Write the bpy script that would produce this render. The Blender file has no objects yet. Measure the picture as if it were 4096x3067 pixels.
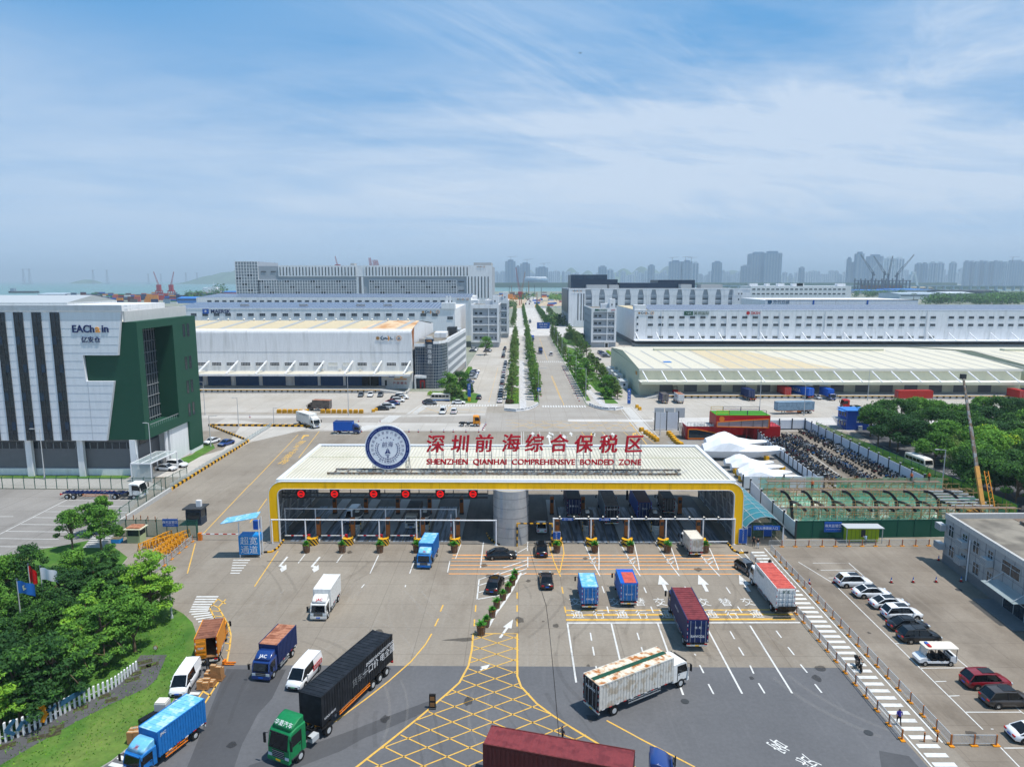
import bpy,bmesh,math,random
from mathutils import Vector,Matrix,Euler
random.seed(7)
C=bpy.context.scene.collection
R=math.radians
PI=math.pi
SC=bpy.context.scene
# ---------------- camera ----------------
F=2731.;CX=2048.;CY=1533.5;HC=42.
PITCH=math.atan((CY-1120)/F);YAW=R(.566)
cd=bpy.data.cameras.new('camera');cam=bpy.data.objects.new('camera',cd);C.objects.link(cam)
cd.sensor_width=36;cd.lens=36*F/4096;cd.clip_start=.5;cd.clip_end=60000
cam.location=(0,0,HC);cam.rotation_euler=(PI/2-PITCH,0,YAW)
SC.camera=cam
# ---------------- world ----------------
EL=70.;AZ=20.
sunv=Vector((math.cos(R(EL))*math.cos(R(AZ)),-math.cos(R(EL))*math.sin(R(AZ)),math.sin(R(EL))))
W=bpy.data.worlds.new('World');SC.world=W;W.use_nodes=True
nt=W.node_tree;nt.nodes.clear()
def wn(t,**k):
 n=nt.nodes.new(t)
 for a,b in k.items():setattr(n,a,b)
 return n
def wl(a,b):nt.links.new(a,b)
sky=wn('ShaderNodeTexSky');sky.sky_type='NISHITA';sky.sun_disc=False
sky.sun_elevation=R(EL);sky.sun_rotation=R(90+AZ);sky.air_density=1.3;sky.dust_density=1.2;sky.ozone_density=2.5;sky.altitude=0
tc=wn('ShaderNodeTexCoord');sep=wn('ShaderNodeSeparateXYZ');wl(tc.outputs['Generated'],sep.inputs[0])
def mth(op,a,b=None,clamp=False):
 n=wn('ShaderNodeMath',operation=op);n.use_clamp=clamp
 for i,q in enumerate((a,b)):
  if q is None:continue
  if isinstance(q,(int,float)):n.inputs[i].default_value=q
  else:wl(q,n.inputs[i])
 return n.outputs[0]
zc=mth('ADD',mth('MAXIMUM',sep.outputs[2],0.0),.06)
px_=mth('DIVIDE',sep.outputs[0],zc);py_=mth('DIVIDE',sep.outputs[1],zc)
cmb=wn('ShaderNodeCombineXYZ');wl(px_,cmb.inputs[0]);wl(py_,cmb.inputs[1])
def cloud(rot,sc,nscale,det,lo,hi,dist=0.,loc=(0,0,0),rough=.55):
 mp=wn('ShaderNodeMapping');mp.vector_type='TEXTURE';mp.inputs['Rotation'].default_value=(0,0,R(rot));mp.inputs['Scale'].default_value=sc;mp.inputs['Location'].default_value=loc
 wl(cmb.outputs[0],mp.inputs[0])
 n=wn('ShaderNodeTexNoise');n.inputs['Scale'].default_value=nscale;n.inputs['Detail'].default_value=det;n.inputs['Roughness'].default_value=rough;n.inputs['Distortion'].default_value=dist
 wl(mp.outputs[0],n.inputs['Vector'])
 r=wn('ShaderNodeMapRange');r.inputs[1].default_value=lo;r.inputs[2].default_value=hi;r.interpolation_type='SMOOTHSTEP'
 wl(n.outputs['Fac'],r.inputs[0]);return r.outputs[0]
wisp=cloud(52,(3.2,.8,1),1.5,12,.46,.74,.9,(3.1,.4,0),.68)
veil=cloud(15,(2.2,1.2,1),.55,9,.33,.6,.5,(1.3,2.2,0),.62)
side=wn('ShaderNodeMapRange');side.inputs[1].default_value=-.45;side.inputs[2].default_value=.55;side.inputs[3].default_value=.12;side.inputs[4].default_value=1.
wl(sep.outputs[0],side.inputs[0])
cf=mth('ADD',mth('MULTIPLY',wisp,.55),mth('MULTIPLY',veil,.6))
cf=mth('MULTIPLY',cf,side.outputs[0])
bd=wn('ShaderNodeMapRange');bd.inputs[1].default_value=.33;bd.inputs[2].default_value=.2;bd.inputs[3].default_value=0;bd.inputs[4].default_value=.5;bd.interpolation_type='SMOOTHSTEP';wl(sep.outputs[2],bd.inputs[0]);cf=mth('ADD',cf,mth('MULTIPLY',bd.outputs[0],mth('ADD',mth('MULTIPLY',veil,.6),.4)))
low=wn('ShaderNodeMapRange');low.inputs[1].default_value=.0;low.inputs[2].default_value=.12;low.inputs[3].default_value=.0;low.inputs[4].default_value=1.;low.interpolation_type='SMOOTHSTEP'
wl(sep.outputs[2],low.inputs[0]);cf=mth('MULTIPLY',cf,low.outputs[0],True)
cf=mth('MINIMUM',cf,.8)
hsv=wn('ShaderNodeHueSaturation');hsv.inputs['Saturation'].default_value=1.6;hsv.inputs['Value'].default_value=.62;hsv.inputs['Hue'].default_value=.497
wl(sky.outputs[0],hsv.inputs['Color'])
cap=wn('ShaderNodeMix',data_type='RGBA');cap.inputs[7].default_value=(3.3,4.35,5.7,1)
hz=wn('ShaderNodeMapRange');hz.inputs[1].default_value=-.02;hz.inputs[2].default_value=.25;hz.inputs[3].default_value=.95;hz.inputs[4].default_value=0.;hz.interpolation_type='SMOOTHSTEP'
wl(sep.outputs[2],hz.inputs[0]);wl(hz.outputs[0],cap.inputs[0]);blu=wn('ShaderNodeMix',data_type='RGBA');blu.inputs[0].default_value=.9;blu.inputs[7].default_value=(.5,2.15,4.5,1);wl(hsv.outputs[0],blu.inputs[6]);wl(blu.outputs[2],cap.inputs[6])
mx=wn('ShaderNodeMix',data_type='RGBA');mx.inputs[7].default_value=(4.4,4.95,5.7,1)
wl(cf,mx.inputs[0]);wl(cap.outputs[2],mx.inputs[6])
bg=wn('ShaderNodeBackground');bg.inputs[1].default_value=.15;dk_=wn('ShaderNodeMix',data_type='RGBA',blend_type='MULTIPLY');dk_.inputs[0].default_value=1;zr_=wn('ShaderNodeMapRange');zr_.inputs[1].default_value=.38;zr_.inputs[2].default_value=.85;zr_.inputs[3].default_value=1;zr_.inputs[4].default_value=.7
wl(sep.outputs[2],zr_.inputs[0]);wl(mx.outputs[2],dk_.inputs[6]);wl(zr_.outputs[0],dk_.inputs[7]);wl(dk_.outputs[2],bg.inputs[0])
wo=wn('ShaderNodeOutputWorld');wl(bg.outputs[0],wo.inputs[0])
# ---------------- sun ----------------
sd=bpy.data.lights.new('sun','SUN');sd.energy=4.5;sd.angle=R(.53);sd.color=(1,.955,.89)
so=bpy.data.objects.new('sun',sd);C.objects.link(so);so.rotation_euler=(-sunv).to_track_quat('-Z','Y').to_euler();so.location=(0,0,300)
SC.view_settings.view_transform='Standard';SC.view_settings.look='None';SC.view_settings.exposure=.17;SC.view_settings.gamma=1
SC.cycles.use_denoising=True
SC.cycles.max_bounces=5;SC.cycles.transparent_max_bounces=12;SC.cycles.volume_bounces=0;SC.cycles.diffuse_bounces=3;SC.cycles.glossy_bounces=3;SC.cycles.sample_clamp_indirect=6
# ---------------- survey helpers: a sighting taken from the camera's spot -> a point of the place ----------------
VW={'ZA':(0,1000,2.208),'ZB':(1000,1000,2.208),'ZC':(2000,1000,2.208),'ZD':(3000,1000,2.018),'YA':(0,1600,2.208),'YB':(1000,1600,2.208),'YC':(2000,1600,2.208),'YD':(3000,1600,2.018),'XA':(0,2200,1.91),'XB':(1000,2200,1.91),'XC':(2000,2200,1.91),'XD':(3000,2200,1.91),'S':(0,0,1),'I':(1050,1650,2.212),'P':(2540,1620,3.687),'M':(850,1000,1.923),'V':(1950,1000,4.022)}
cp,sp,cy_,sy_=math.cos(PITCH),math.sin(PITCH),math.cos(YAW),math.sin(YAW)
def ray(v,x,y):
 a,b,k=VW[v];u=(a+x/k-CX)/F;w=(CY-b-y/k)/F
 return(cy_*u-sy_*cp-w*sy_*sp,sy_*u+cy_*cp+w*cy_*sp,-sp+w*cp)
def g(v,x,y,z=0.):
 d=ray(v,x,y);t=(z-HC)/d[2];return Vector((d[0]*t,d[1]*t))
def w(v,x,y,Y):
 d=ray(v,x,y);t=Y/d[1];return d[0]*t,HC+d[2]*t
def G3(v,x,y,z=0.):p=g(v,x,y,z);return Vector((p.x,p.y,z))
# ---------------- materials ----------------
def lin(c):return c/12.92 if c<=.04045 else((c+.055)/1.055)**2.4
def col(h):
 if isinstance(h,str):return tuple(lin(int(h[i:i+2],16)/255)for i in(0,2,4))+(1,)
 return tuple(h)+(1,)
MT={}
def mat(name,c,rough=.6,metal=0.,var=0.,vs=1.,stretch=(1,1,1),c2=None,lo=.45,hi=.6,bump=0.,emit=0.,alpha=1.,trans=0.,det=4,coat=0.):
 """Principled material; var = brightness mottling, c2 = second colour in noise patches"""
 m=bpy.data.materials.new(name);m.use_nodes=True;n=m.node_tree;b=n.nodes['Principled BSDF']
 b.inputs['Base Color'].default_value=col(c);b.inputs['Roughness'].default_value=rough;b.inputs['Metallic'].default_value=metal;b.inputs['Specular IOR Level'].default_value=.5 if rough<.3 else.28
 if coat:b.inputs['Coat Weight'].default_value=coat;b.inputs['Coat Roughness'].default_value=.08
 if alpha<1:b.inputs['Alpha'].default_value=alpha
 if emit:b.inputs['Emission Color'].default_value=col(c);b.inputs['Emission Strength'].default_value=emit
 if var or c2:
  t=n.nodes.new('ShaderNodeNewGeometry');mp=n.nodes.new('ShaderNodeMapping');mp.inputs['Scale'].default_value=stretch
  n.links.new(t.outputs['Position'],mp.inputs[0])
  nz=n.nodes.new('ShaderNodeTexNoise');nz.inputs['Scale'].default_value=vs;nz.inputs['Detail'].default_value=det;n.links.new(mp.outputs[0],nz.inputs['Vector'])
  src=None
  if c2:
   mr=n.nodes.new('ShaderNodeMapRange');mr.inputs[1].default_value=lo;mr.inputs[2].default_value=hi;n.links.new(nz.outputs['Fac'],mr.inputs[0])
   mi=n.nodes.new('ShaderNodeMix');mi.data_type='RGBA';mi.inputs[6].default_value=col(c);mi.inputs[7].default_value=col(c2);n.links.new(mr.outputs[0],mi.inputs[0]);src=mi.outputs[2]
  if var:
   n2=n.nodes.new('ShaderNodeTexNoise');n2.inputs['Scale'].default_value=vs*2.7;n2.inputs['Detail'].default_value=6;n.links.new(mp.outputs[0],n2.inputs['Vector'])
   mr=n.nodes.new('ShaderNodeMapRange');mr.inputs[1].default_value=.25;mr.inputs[2].default_value=.75;mr.inputs[3].default_value=1-var;mr.inputs[4].default_value=1+var;n.links.new(n2.outputs['Fac'],mr.inputs[0])
   vm=n.nodes.new('ShaderNodeMix');vm.data_type='RGBA';vm.blend_type='MULTIPLY';vm.inputs[0].default_value=1
   if src:n.links.new(src,vm.inputs[6])
   else:vm.inputs[6].default_value=col(c)
   n.links.new(mr.outputs[0],vm.inputs[7]);src=vm.outputs[2]
  n.links.new(src,b.inputs['Base Color'])
  if bump:
   bp=n.nodes.new('ShaderNodeBump');bp.inputs['Strength'].default_value=bump;bp.inputs['Distance'].default_value=.05;n.links.new(nz.outputs['Fac'],bp.inputs['Height']);n.links.new(bp.outputs[0],b.inputs['Normal'])
 MT[name]=m;return m
def M(n):return MT[n]if isinstance(n,str)else n
# ---------------- mesh helper ----------------
class MB:
 def __init__(s):s.v=[];s.f=[];s.m=[];s.ms=[];s.sm=[]
 def add(s,vs,fs,m,smooth=False):
  b=len(s.v);s.v+=[tuple(q)for q in vs]
  if m not in s.ms:s.ms.append(m)
  k=s.ms.index(m)
  for q in fs:s.f.append(tuple(i+b for i in q));s.m.append(k);s.sm.append(smooth)
  return s
 def bx(s,x0,x1,y0,y1,z0,z1,m,rz=0,c=None,mt=None):
  vs=[Vector((x,y,z))for z in(z0,z1)for y in(y0,y1)for x in(x0,x1)]
  if rz:
   c=c or((x0+x1)/2,(y0+y1)/2);ca,sa=math.cos(rz),math.sin(rz)
   vs=[Vector((c[0]+(q.x-c[0])*ca-(q.y-c[1])*sa,c[1]+(q.x-c[0])*sa+(q.y-c[1])*ca,q.z))for q in vs]
  if mt:vs=[mt@q for q in vs]
  return s.add(vs,[(0,2,3,1),(4,5,7,6),(0,1,5,4),(1,3,7,5),(3,2,6,7),(2,0,4,6)],m)
 def box(s,c,d,m,rz=0):return s.bx(c[0]-d[0]/2,c[0]+d[0]/2,c[1]-d[1]/2,c[1]+d[1]/2,c[2]-d[2]/2,c[2]+d[2]/2,m,rz)
 def bar(s,a,b,t,m,t2=None):
  a=Vector(a);b=Vector(b);d=(b-a).normalized();u=Vector((0,0,1))if abs(d.z)<.9 else Vector((0,1,0))
  p=d.cross(u).normalized();q=p.cross(d);h=t/2;h2=(t2 or t)/2
  vs=[e+p*i*h+q*j*h2 for e in(a,b)for i,j in((-1,-1),(1,-1),(1,1),(-1,1))]
  return s.add(vs,[(0,1,2,3),(7,6,5,4),(0,4,5,1),(1,5,6,2),(2,6,7,3),(3,7,4,0)],m)
 def cyl(s,a,b,r,m,n=8,r2=None,caps=True):
  a=Vector(a);b=Vector(b);d=(b-a).normalized();u=Vector((0,0,1))if abs(d.z)<.9 else Vector((1,0,0))
  p=d.cross(u).normalized();q=p.cross(d);r2=r if r2 is None else r2
  vs=[e+(p*math.cos(2*PI*i/n)+q*math.sin(2*PI*i/n))*rr for e,rr in((a,r),(b,r2))for i in range(n)]
  s.add(vs,[(i,i+n,(i+1)%n+n,(i+1)%n)for i in range(n)],m,True)
  if caps:s.add(vs,[tuple(range(n)),tuple(range(2*n-1,n-1,-1))],m)
  return s
 def tube(s,pts,r,m,n=6,r2=None):
  k=len(pts)
  for i in range(k-1):
   ra=r if r2 is None else r+(r2-r)*i/(k-1);rb=r if r2 is None else r+(r2-r)*(i+1)/(k-1)
   s.cyl(pts[i],pts[i+1],ra,m,n,rb,False)
  return s
 def sheet(s,pts,z,m):return s.add([(q[0],q[1],z)for q in pts],[tuple(range(len(pts)))],m)
 def prism(s,pts,z0,z1,m,mtop=None):
  k=len(pts);a=sum(pts[i][0]*pts[(i+1)%k][1]-pts[(i+1)%k][0]*pts[i][1]for i in range(k))
  if a<0:pts=pts[::-1]
  vs=[(q[0],q[1],z0)for q in pts]+[(q[0],q[1],z1)for q in pts]
  s.add(vs,[(i,(i+1)%k,(i+1)%k+k,i+k)for i in range(k)]+[tuple(range(k-1,-1,-1))],m)
  return s.add(vs,[tuple(range(k,2*k))],mtop or m)
 def ext(s,pts,off,m):
  """polygon of 3D points extruded by vector off"""
  k=len(pts);off=Vector(off);vs=[Vector(q)for q in pts]+[Vector(q)+off for q in pts]
  return s.add(vs,[tuple(range(k)),tuple(range(2*k-1,k-1,-1))]+[(i,i+k,(i+1)%k+k,(i+1)%k)for i in range(k)],m)
 def loft(s,secs,m,closed=True,caps=True,smooth=True,mf=None):
  n=len(secs[0]);vs=[q for sc in secs for q in sc];K=n if closed else n-1
  for i in range(len(secs)-1):
   for j in range(K):
    mm=mf(i,j)if mf else m
    s.add([],[],mm)
  b=len(s.v);s.v+=[tuple(q)for q in vs]
  for i in range(len(secs)-1):
   for j in range(K):
    mm=mf(i,j)if mf else m
    s.f.append((b+i*n+j,b+i*n+(j+1)%n,b+(i+1)*n+(j+1)%n,b+(i+1)*n+j));s.m.append(s.ms.index(mm));s.sm.append(smooth)
  if caps and closed:
   s.add([],[],m);k=s.ms.index(m)
   s.f.append(tuple(b+j for j in range(n))[::-1]);s.m.append(k);s.sm.append(False)
   s.f.append(tuple(b+(len(secs)-1)*n+j for j in range(n)));s.m.append(k);s.sm.append(False)
  return s
 def line(s,pts,wd,z,m,closed=False):
  """painted line of width wd along 2D points"""
  pts=[Vector((q[0],q[1]))for q in pts];k=len(pts)
  if closed:pts.append(pts[0]);k+=1
  L=[];Rr=[]
  for i in range(k):
   a=pts[i-1]if i else(pts[-2]if closed else pts[0]);c=pts[i+1]if i<k-1 else(pts[1]if closed else pts[-1])
   d=(c-a).normalized();nn=Vector((-d.y,d.x))*wd/2;L.append(pts[i]+nn);Rr.append(pts[i]-nn)
  vs=[(q.x,q.y,z)for q in L]+[(q.x,q.y,z)for q in Rr]
  return s.add(vs,[(i,i+k,i+k+1,i+1)for i in range(k-1)],m)
 def dash(s,a,b,wd,on,off,z,m):
  a=Vector((a[0],a[1]));b=Vector((b[0],b[1]));L=(b-a).length;d=(b-a)/L;t=0
  while t<L:
   s.line([a+d*t,a+d*min(L,t+on)],wd,z,m);t+=on+off
  return s
 def text(s,body,size,mt,m,ext=0.):
  """lettering; mt maps text plane (x right, y up, z out) to world; body centred"""
  me=txt(body);vs=[mt@Vector((q[0]*size,q[1]*size,q[2]*ext*25))for q in me[0]]
  if not ext:return s.add([v_ for v_ in vs],[f for f in me[1]if all(me[0][i][2]>0 for i in f)],m)
  return s.add(vs,me[1],m)
 def mesh(s,name):
  me=bpy.data.meshes.new(name);me.from_pydata(s.v,[],s.f)
  for q in s.ms:me.materials.append(M(q))
  me.polygons.foreach_set('material_index',s.m);me.polygons.foreach_set('use_smooth',s.sm)
  me.update();return me
 def obj(s,name,parent=None,loc=None,rz=0):
  o=bpy.data.objects.new(name,s.mesh(name));C.objects.link(o)
  if parent:o.parent=parent
  if loc:o.location=loc
  if rz:o.rotation_euler=(0,0,rz)
  return o
TX={}
def txt(body):
 if body in TX:return TX[body]
 bold=body.startswith('*');c=bpy.data.curves.new('t','FONT');c.body=body.lstrip('*');c.align_x='CENTER';c.align_y='CENTER';c.extrude=.02;c.resolution_u=3
 if bold:c.offset=0 if ord(body[1])>255 else.018
 o=bpy.data.objects.new('t',c);sc2=TXS.collection;sc2.objects.link(o)
 dg=TXS.view_layers[0].depsgraph;dg.update();me=bpy.data.meshes.new_from_object(o.evaluated_get(dg))
 vs=[tuple(q.co)for q in me.vertices];xs=[q[0]for q in vs];ys=[q[1]for q in vs]
 if xs:
  mxx,myy=(min(xs)+max(xs))/2,(min(ys)+max(ys))/2;vs=[(q[0]-mxx,q[1]-myy,q[2])for q in vs]
 TX[body]=(vs,[tuple(p.vertices)for p in me.polygons])
 bpy.data.objects.remove(o);bpy.data.curves.remove(c);bpy.data.meshes.remove(me)
 return TX[body]
TXS=bpy.data.scenes.new('lettering');TXS.view_layers[0].update()
def front(x,y,z,yaw=0,pitch=0,sx=1,sy=1,shear=0):
 """frame of an upright sign facing the viewer's side (-y) when yaw = 0"""
 a=Matrix(((1,shear,0,0),(0,1,0,0),(0,0,1,0),(0,0,0,1)))@Matrix.Diagonal((sx,sy,1,1))
 return Matrix.Translation((x,y,z))@Matrix.Rotation(yaw,4,'Z')@Matrix.Rotation(PI/2-pitch,4,'X')@a
def flat(x,y,z,rz=0,sx=1,sy=1):return Matrix.Translation((x,y,z))@Matrix.Rotation(rz,4,'Z')@Matrix.Diagonal((sx,sy,1,1))
def thing(name,label,cat,loc=(0,0,0),rz=0,group=None):
 o=bpy.data.objects.new(name,None);C.objects.link(o);o.empty_display_size=.3
 o.location=loc if len(loc)==3 else(loc[0],loc[1],0);o.rotation_euler=(0,0,rz);o['label']=label;o['category']=cat
 if group:o['group']=group
 return o
def tag(o,label,cat,group=None,kind=None):
 if label:o['label']=label;o['category']=cat
 if group:o['group']=group
 if kind:o['kind']=kind
 return o
def struct(o):o['kind']='structure';return o
KIDS={}
def dup(root,loc,rz=0,label=None,group=None,s=None,swap=None):
 def cp_(o,par):
  c=o.copy();C.objects.link(c)
  if par:c.parent=par
  if swap and o.data:c.data=swap(o.data)
  for ch in(KIDS.get(o.name)or o.children):cp_(ch,c)
  return c
 if root.name not in KIDS:
  def reg(o):
   KIDS[o.name]=list(o.children)
   for q in o.children:reg(q)
  reg(root)
 r=cp_(root,None);r.location=loc if len(loc)==3 else(loc[0],loc[1],0);r.rotation_euler=(0,0,rz)
 if s:r.scale=(s,s,s)if not isinstance(s,tuple)else s
 if label:r['label']=label
 if group:r['group']=group
 return r
def ordn(i):
 return['first','second','third','fourth','fifth','sixth','seventh','eighth','ninth','tenth','eleventh','twelfth','thirteenth','fourteenth','fifteenth','sixteenth','seventeenth','eighteenth','nineteenth','twentieth'][i]if i<20 else str(i+1)+('st' if(i+1)%10==1 else 'nd' if(i+1)%10==2 else 'rd' if(i+1)%10==3 else 'th')
for a in[('white','ECEDEE',.5),('offwhite','DCD9CF',.6),('black','17181A',.5),('steel','8D9296',.35),('galv','B4B8BA',.4),('darkgrey','3A3D40',.6),('midgrey','7D8184',.6),('yellow','F0B000',.45),('orange','D9791E',.5),('red','B5161C',.45),('signblue','1D55A8',.45),('rubber','1B1B1C',.8),('amber','D98A12',.5),('darkgreen','14503A',.6),('cardboard','A97B4D',.85),('wood','8A6540',.8)]:
 mat(a[0],a[1],a[2])
mat('glass','242F38',.08,var=.25,vs=.7);mat('carglass','0C1014',.05);mat('blueglass','16324A',.08,var=.3,vs=.25)
mat('chrome','A8ABAE',.2,.9);mat('lamp_red','C01818',.3);mat('lamp_clear','C9D2D6',.15);mat('plate_blue','1B5FC4',.4);mat('plate_yellow','E6B31E',.4);mat('plate_green','8FD0A0',.4)
mat('led_red','E81010',.4,emit=.7)
mat('hazblack','1E1C1A',.6);mat('hazyellow','D9A21B',.5)
mat('whitepaint','CDCECC',.7,var=.12,vs=.8,c2='B9B9B6',lo=.6,hi=.72);mat('yellowpaint','D6AA4E',.7,var=.12,vs=.8,c2='C6A667',lo=.55,hi=.7);mat('orangepaint','EFA55C',.7,var=.1,vs=.6,c2='C9AE92',lo=.55,hi=.68)
# ---------------- ground ----------------
def groundmat(name,a,b,stain=None,slab=None,streak=None,joint='77726B',jw=.012,mott=.12,rough=.85,ns=.06,amt=.8):
 m=bpy.data.materials.new(name);m.use_nodes=True;n=m.node_tree;B=n.nodes['Principled BSDF'];B.inputs['Roughness'].default_value=rough;B.inputs['Specular IOR Level'].default_value=.3
 N=n.nodes.new;L=n.links.new
 geo=N('ShaderNodeNewGeometry')
 def noise(sc,st=(1,1,1),det=6,rgh=.6,rot=0,dist=0):
  mp=N('ShaderNodeMapping');mp.inputs['Scale'].default_value=st;mp.inputs['Rotation'].default_value=(0,0,rot);L(geo.outputs['Position'],mp.inputs[0])
  q=N('ShaderNodeTexNoise');q.inputs['Scale'].default_value=sc;q.inputs['Detail'].default_value=det;q.inputs['Roughness'].default_value=rgh;q.inputs['Distortion'].default_value=dist;L(mp.outputs[0],q.inputs['Vector']);return q.outputs['Fac']
 def rng(src,lo,hi,a0=0.,a1=1.):
  r=N('ShaderNodeMapRange');r.inputs[1].default_value=lo;r.inputs[2].default_value=hi;r.inputs[3].default_value=a0;r.inputs[4].default_value=a1;L(src,r.inputs[0]);return r.outputs[0]
 def mix(f,x,y,bt='MIX'):
  q=N('ShaderNodeMix');q.data_type='RGBA';q.blend_type=bt
  for i,s in((0,f),(6,x),(7,y)):
   if isinstance(s,(int,float)):q.inputs[i].default_value=s
   elif isinstance(s,(str,tuple)):q.inputs[i].default_value=col(s)
   else:L(s,q.inputs[i])
  return q.outputs[2]
 c=mix(rng(noise(ns),.38,.64),a,b)
 if stain:c=mix(rng(noise(.11,(1,.55,1),8,.68),.5,.72,0,amt),c,stain)
 if streak:c=mix(rng(noise(1.2,(1,.045,1),4,.6,streak[1],.4),.5,.8,0,.35),c,streak[0]);c=mix(rng(noise(.9,(1,.05,1),5,.65,streak[1]+.5,1.2),.58,.8,0,.3),c,streak[2])
 c=mix(1.,c,rng(noise(2.5,det=8,rgh=.75),.25,.75,1-mott,1+mott),'MULTIPLY')
 if slab:
  mp=N('ShaderNodeMapping');L(geo.outputs['Position'],mp.inputs[0]);mp.inputs['Scale'].default_value=(1/slab[0],1/slab[1],1)
  br=N('ShaderNodeTexBrick');br.offset=0;br.squash=1;br.inputs['Scale'].default_value=1;br.inputs['Brick Width'].default_value=1;br.inputs['Row Height'].default_value=1;br.inputs['Mortar Size'].default_value=jw;br.inputs['Mortar Smooth'].default_value=.3
  br.inputs['Color1'].default_value=(1,1,1,1);br.inputs['Color2'].default_value=(.93,.93,.93,1);br.inputs['Mortar'].default_value=(.74,.73,.72,1);L(mp.outputs[0],br.inputs['Vector']);c=mix(1.,c,br.outputs['Color'],'MULTIPLY')
 L(c,B.inputs['Base Color'])
 bp=N('ShaderNodeBump');bp.inputs['Strength'].default_value=.25;bp.inputs['Distance'].default_value=.02;L(noise(6,det=4),bp.inputs['Height']);L(bp.outputs[0],B.inputs['Normal'])
 MT[name]=m
groundmat('land','8F9086','757E6C','5F6E52',ns=.004)
groundmat('concrete','928A7E','857D72','6E6355',(6,6),('7A7166',0,'9B9790'),ns=.05,amt=.75,mott=.15,jw=.008)
groundmat('concretefar','9E978C','918A7F','80766A',(8,8),('8B8378',.2,'AFABA5'),ns=.05,amt=.6,jw=.008)
groundmat('concrete2','B3AEA6','A8A298','9B9082',(8,6),('9E958A',1.45,'BDB9B3'),ns=.05,amt=.5)
groundmat('palecon','BAB6B0','AEAAA3','A19B91',(7,5),ns=.08,amt=.5)
groundmat('whitecon','C6C3BF','BBB8B3',None,(5,5),ns=.1)
groundmat('asphalt','626366','5A5B5E','6C6C6F',None,('5E5F61',.4,'7B7B7D'),ns=.07,amt=.5,mott=.16)
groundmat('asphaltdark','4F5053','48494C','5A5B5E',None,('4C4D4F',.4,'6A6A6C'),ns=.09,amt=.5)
groundmat('avenue','A29D96','98928A','8D857A',(5,8),('8E867B',0,'B2ADA6'),ns=.05,amt=.5)
groundmat('brownlot','8C8377','776D61','5E554B',(5,5),('7A6E60',1.57,'AEA598'),ns=.09,amt=.85,jw=.008)
groundmat('greylot','8F8C88','84817D','74716D',(8,8),('7A7672',1.4,'9A9792'),ns=.06,amt=.7)
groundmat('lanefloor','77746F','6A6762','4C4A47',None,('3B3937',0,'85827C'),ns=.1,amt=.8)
groundmat('grass','3A6220','4F7629','7C8446',None,None,ns=.35,mott=.3,rough=.95,amt=.7)
groundmat('soil','7A6A52','6A5B45','57623A',ns=.3,mott=.2)
groundmat('tile','59595B','4F4F51','454546',(1.6,1.6),ns=.2,jw=.03,amt=.7)
groundmat('rubble','C2AE93','A8957C','8F8672',ns=.05,mott=.2)
mat('kerb','C8C5BF',.8,var=.1,vs=1.);mat('kerbgrey','9A9894',.8,var=.1)
m=mat('sea','58837F',.32);nn=m.node_tree;wv=nn.nodes.new('ShaderNodeTexNoise');wv.inputs['Scale'].default_value=.08;wv.inputs['Detail'].default_value=8
gp=nn.nodes.new('ShaderNodeNewGeometry');nn.links.new(gp.outputs['Position'],wv.inputs['Vector']);bb=nn.nodes.new('ShaderNodeBump');bb.inputs['Strength'].default_value=.5;bb.inputs['Distance'].default_value=.6;nn.links.new(wv.outputs['Fac'],bb.inputs['Height']);nn.links.new(bb.outputs[0],nn.nodes['Principled BSDF'].inputs['Normal'])
land=MB();land.sheet([(-9000,-400),(-9000,1740),(-900,1750),(-430,1800),(-330,2000),(-190,2560),(420,2600),(800,2560),(2200,2700),(2200,3950),(-600,4000),(-1500,6500),(-1500,26000),(26000,26000),(26000,-400)],0,'land')
struct(land.obj('ground'))
sea=MB();sea.sheet([(-30000,-400),(-30000,30000),(3000,30000),(3000,1000),(-300,1000),(-300,-400)],-1.2,'sea');struct(sea.obj('sea'))
def surf(name,pts,z,m,kerb=None,t=.12):
 b=MB();b.sheet(pts,z,m)if not kerb else b.prism(pts,z,z+t,kerb,m);return struct(b.obj(name))
surf('apron',[(-190,262),(37,226),(260,262),(260,188),(-190,188)],.004,'concretefar')
surf('apron',[(-190,68),(-190,188),(260,188),(260,30),(-45,30),(-60,69)],.004,'concrete')
surf('dock_yard',[(-122,214.5),(-122,256),(-10.5,256),(-10.5,214.5)],.008,'concrete2')
surf('dock_yard',[(34.6,206),(34.6,250),(250,250),(250,206)],.008,'concrete2')
surf('crossing_road',[(-210,196.5),(-210,210),(-120,214),(-60,210.5),(-10.5,214.4),(-3,214.5),(6.4,226),(24,226),(30,214),(37,206),(260,206),(260,190),(-10,187.5),(-84,187)],.012,'avenue')
surf('pale_strip',[(-160,204.6),(-160,210.2),(-84,209.4),(-40,210.3),(-10.6,214.),(-10.6,210.4),(-36,207.4),(-84,205)],.018,'palecon')
surf('pale_strip',[(-84,196.3),(-50,199.2),(-9.8,198.2),(-9.4,188.1),(-52,188.3),(-80,192)],.018,'palecon')
surf('pale_strip',[(15.,204.4),(40.9,204.7),(40.5,201.2),(14.8,201)],.018,'whitecon')
surf('pale_strip',[(41,201.5),(41,206.5),(64,208),(250,206),(250,197),(64,196.8)],.018,'whitecon')
kerbL=[(-45.5,83.1),(-42.6,81.0),(-40.3,78.7),(-38.5,75.9),(-37.0,72.7),(-36.0,68.9),(-35.1,65.1),(-34.7,62.2),(-34.8,58.6),(-35.3,56.2),(-35.9,54.2),(-38,50.5),(-42,45),(-52,36),(-66,26)]
surf('asphalt_road',[(-36.,69.6),(-29,69.6),(35.2,69.7),(36.2,44),(37,20),(-50,20),(-66,26),(-52,36),(-42,45),(-38,50.5),(-35.9,54.2),(-34.8,58.6),(-34.7,62.2),(-35.1,65.1)],.010,'asphalt')
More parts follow.
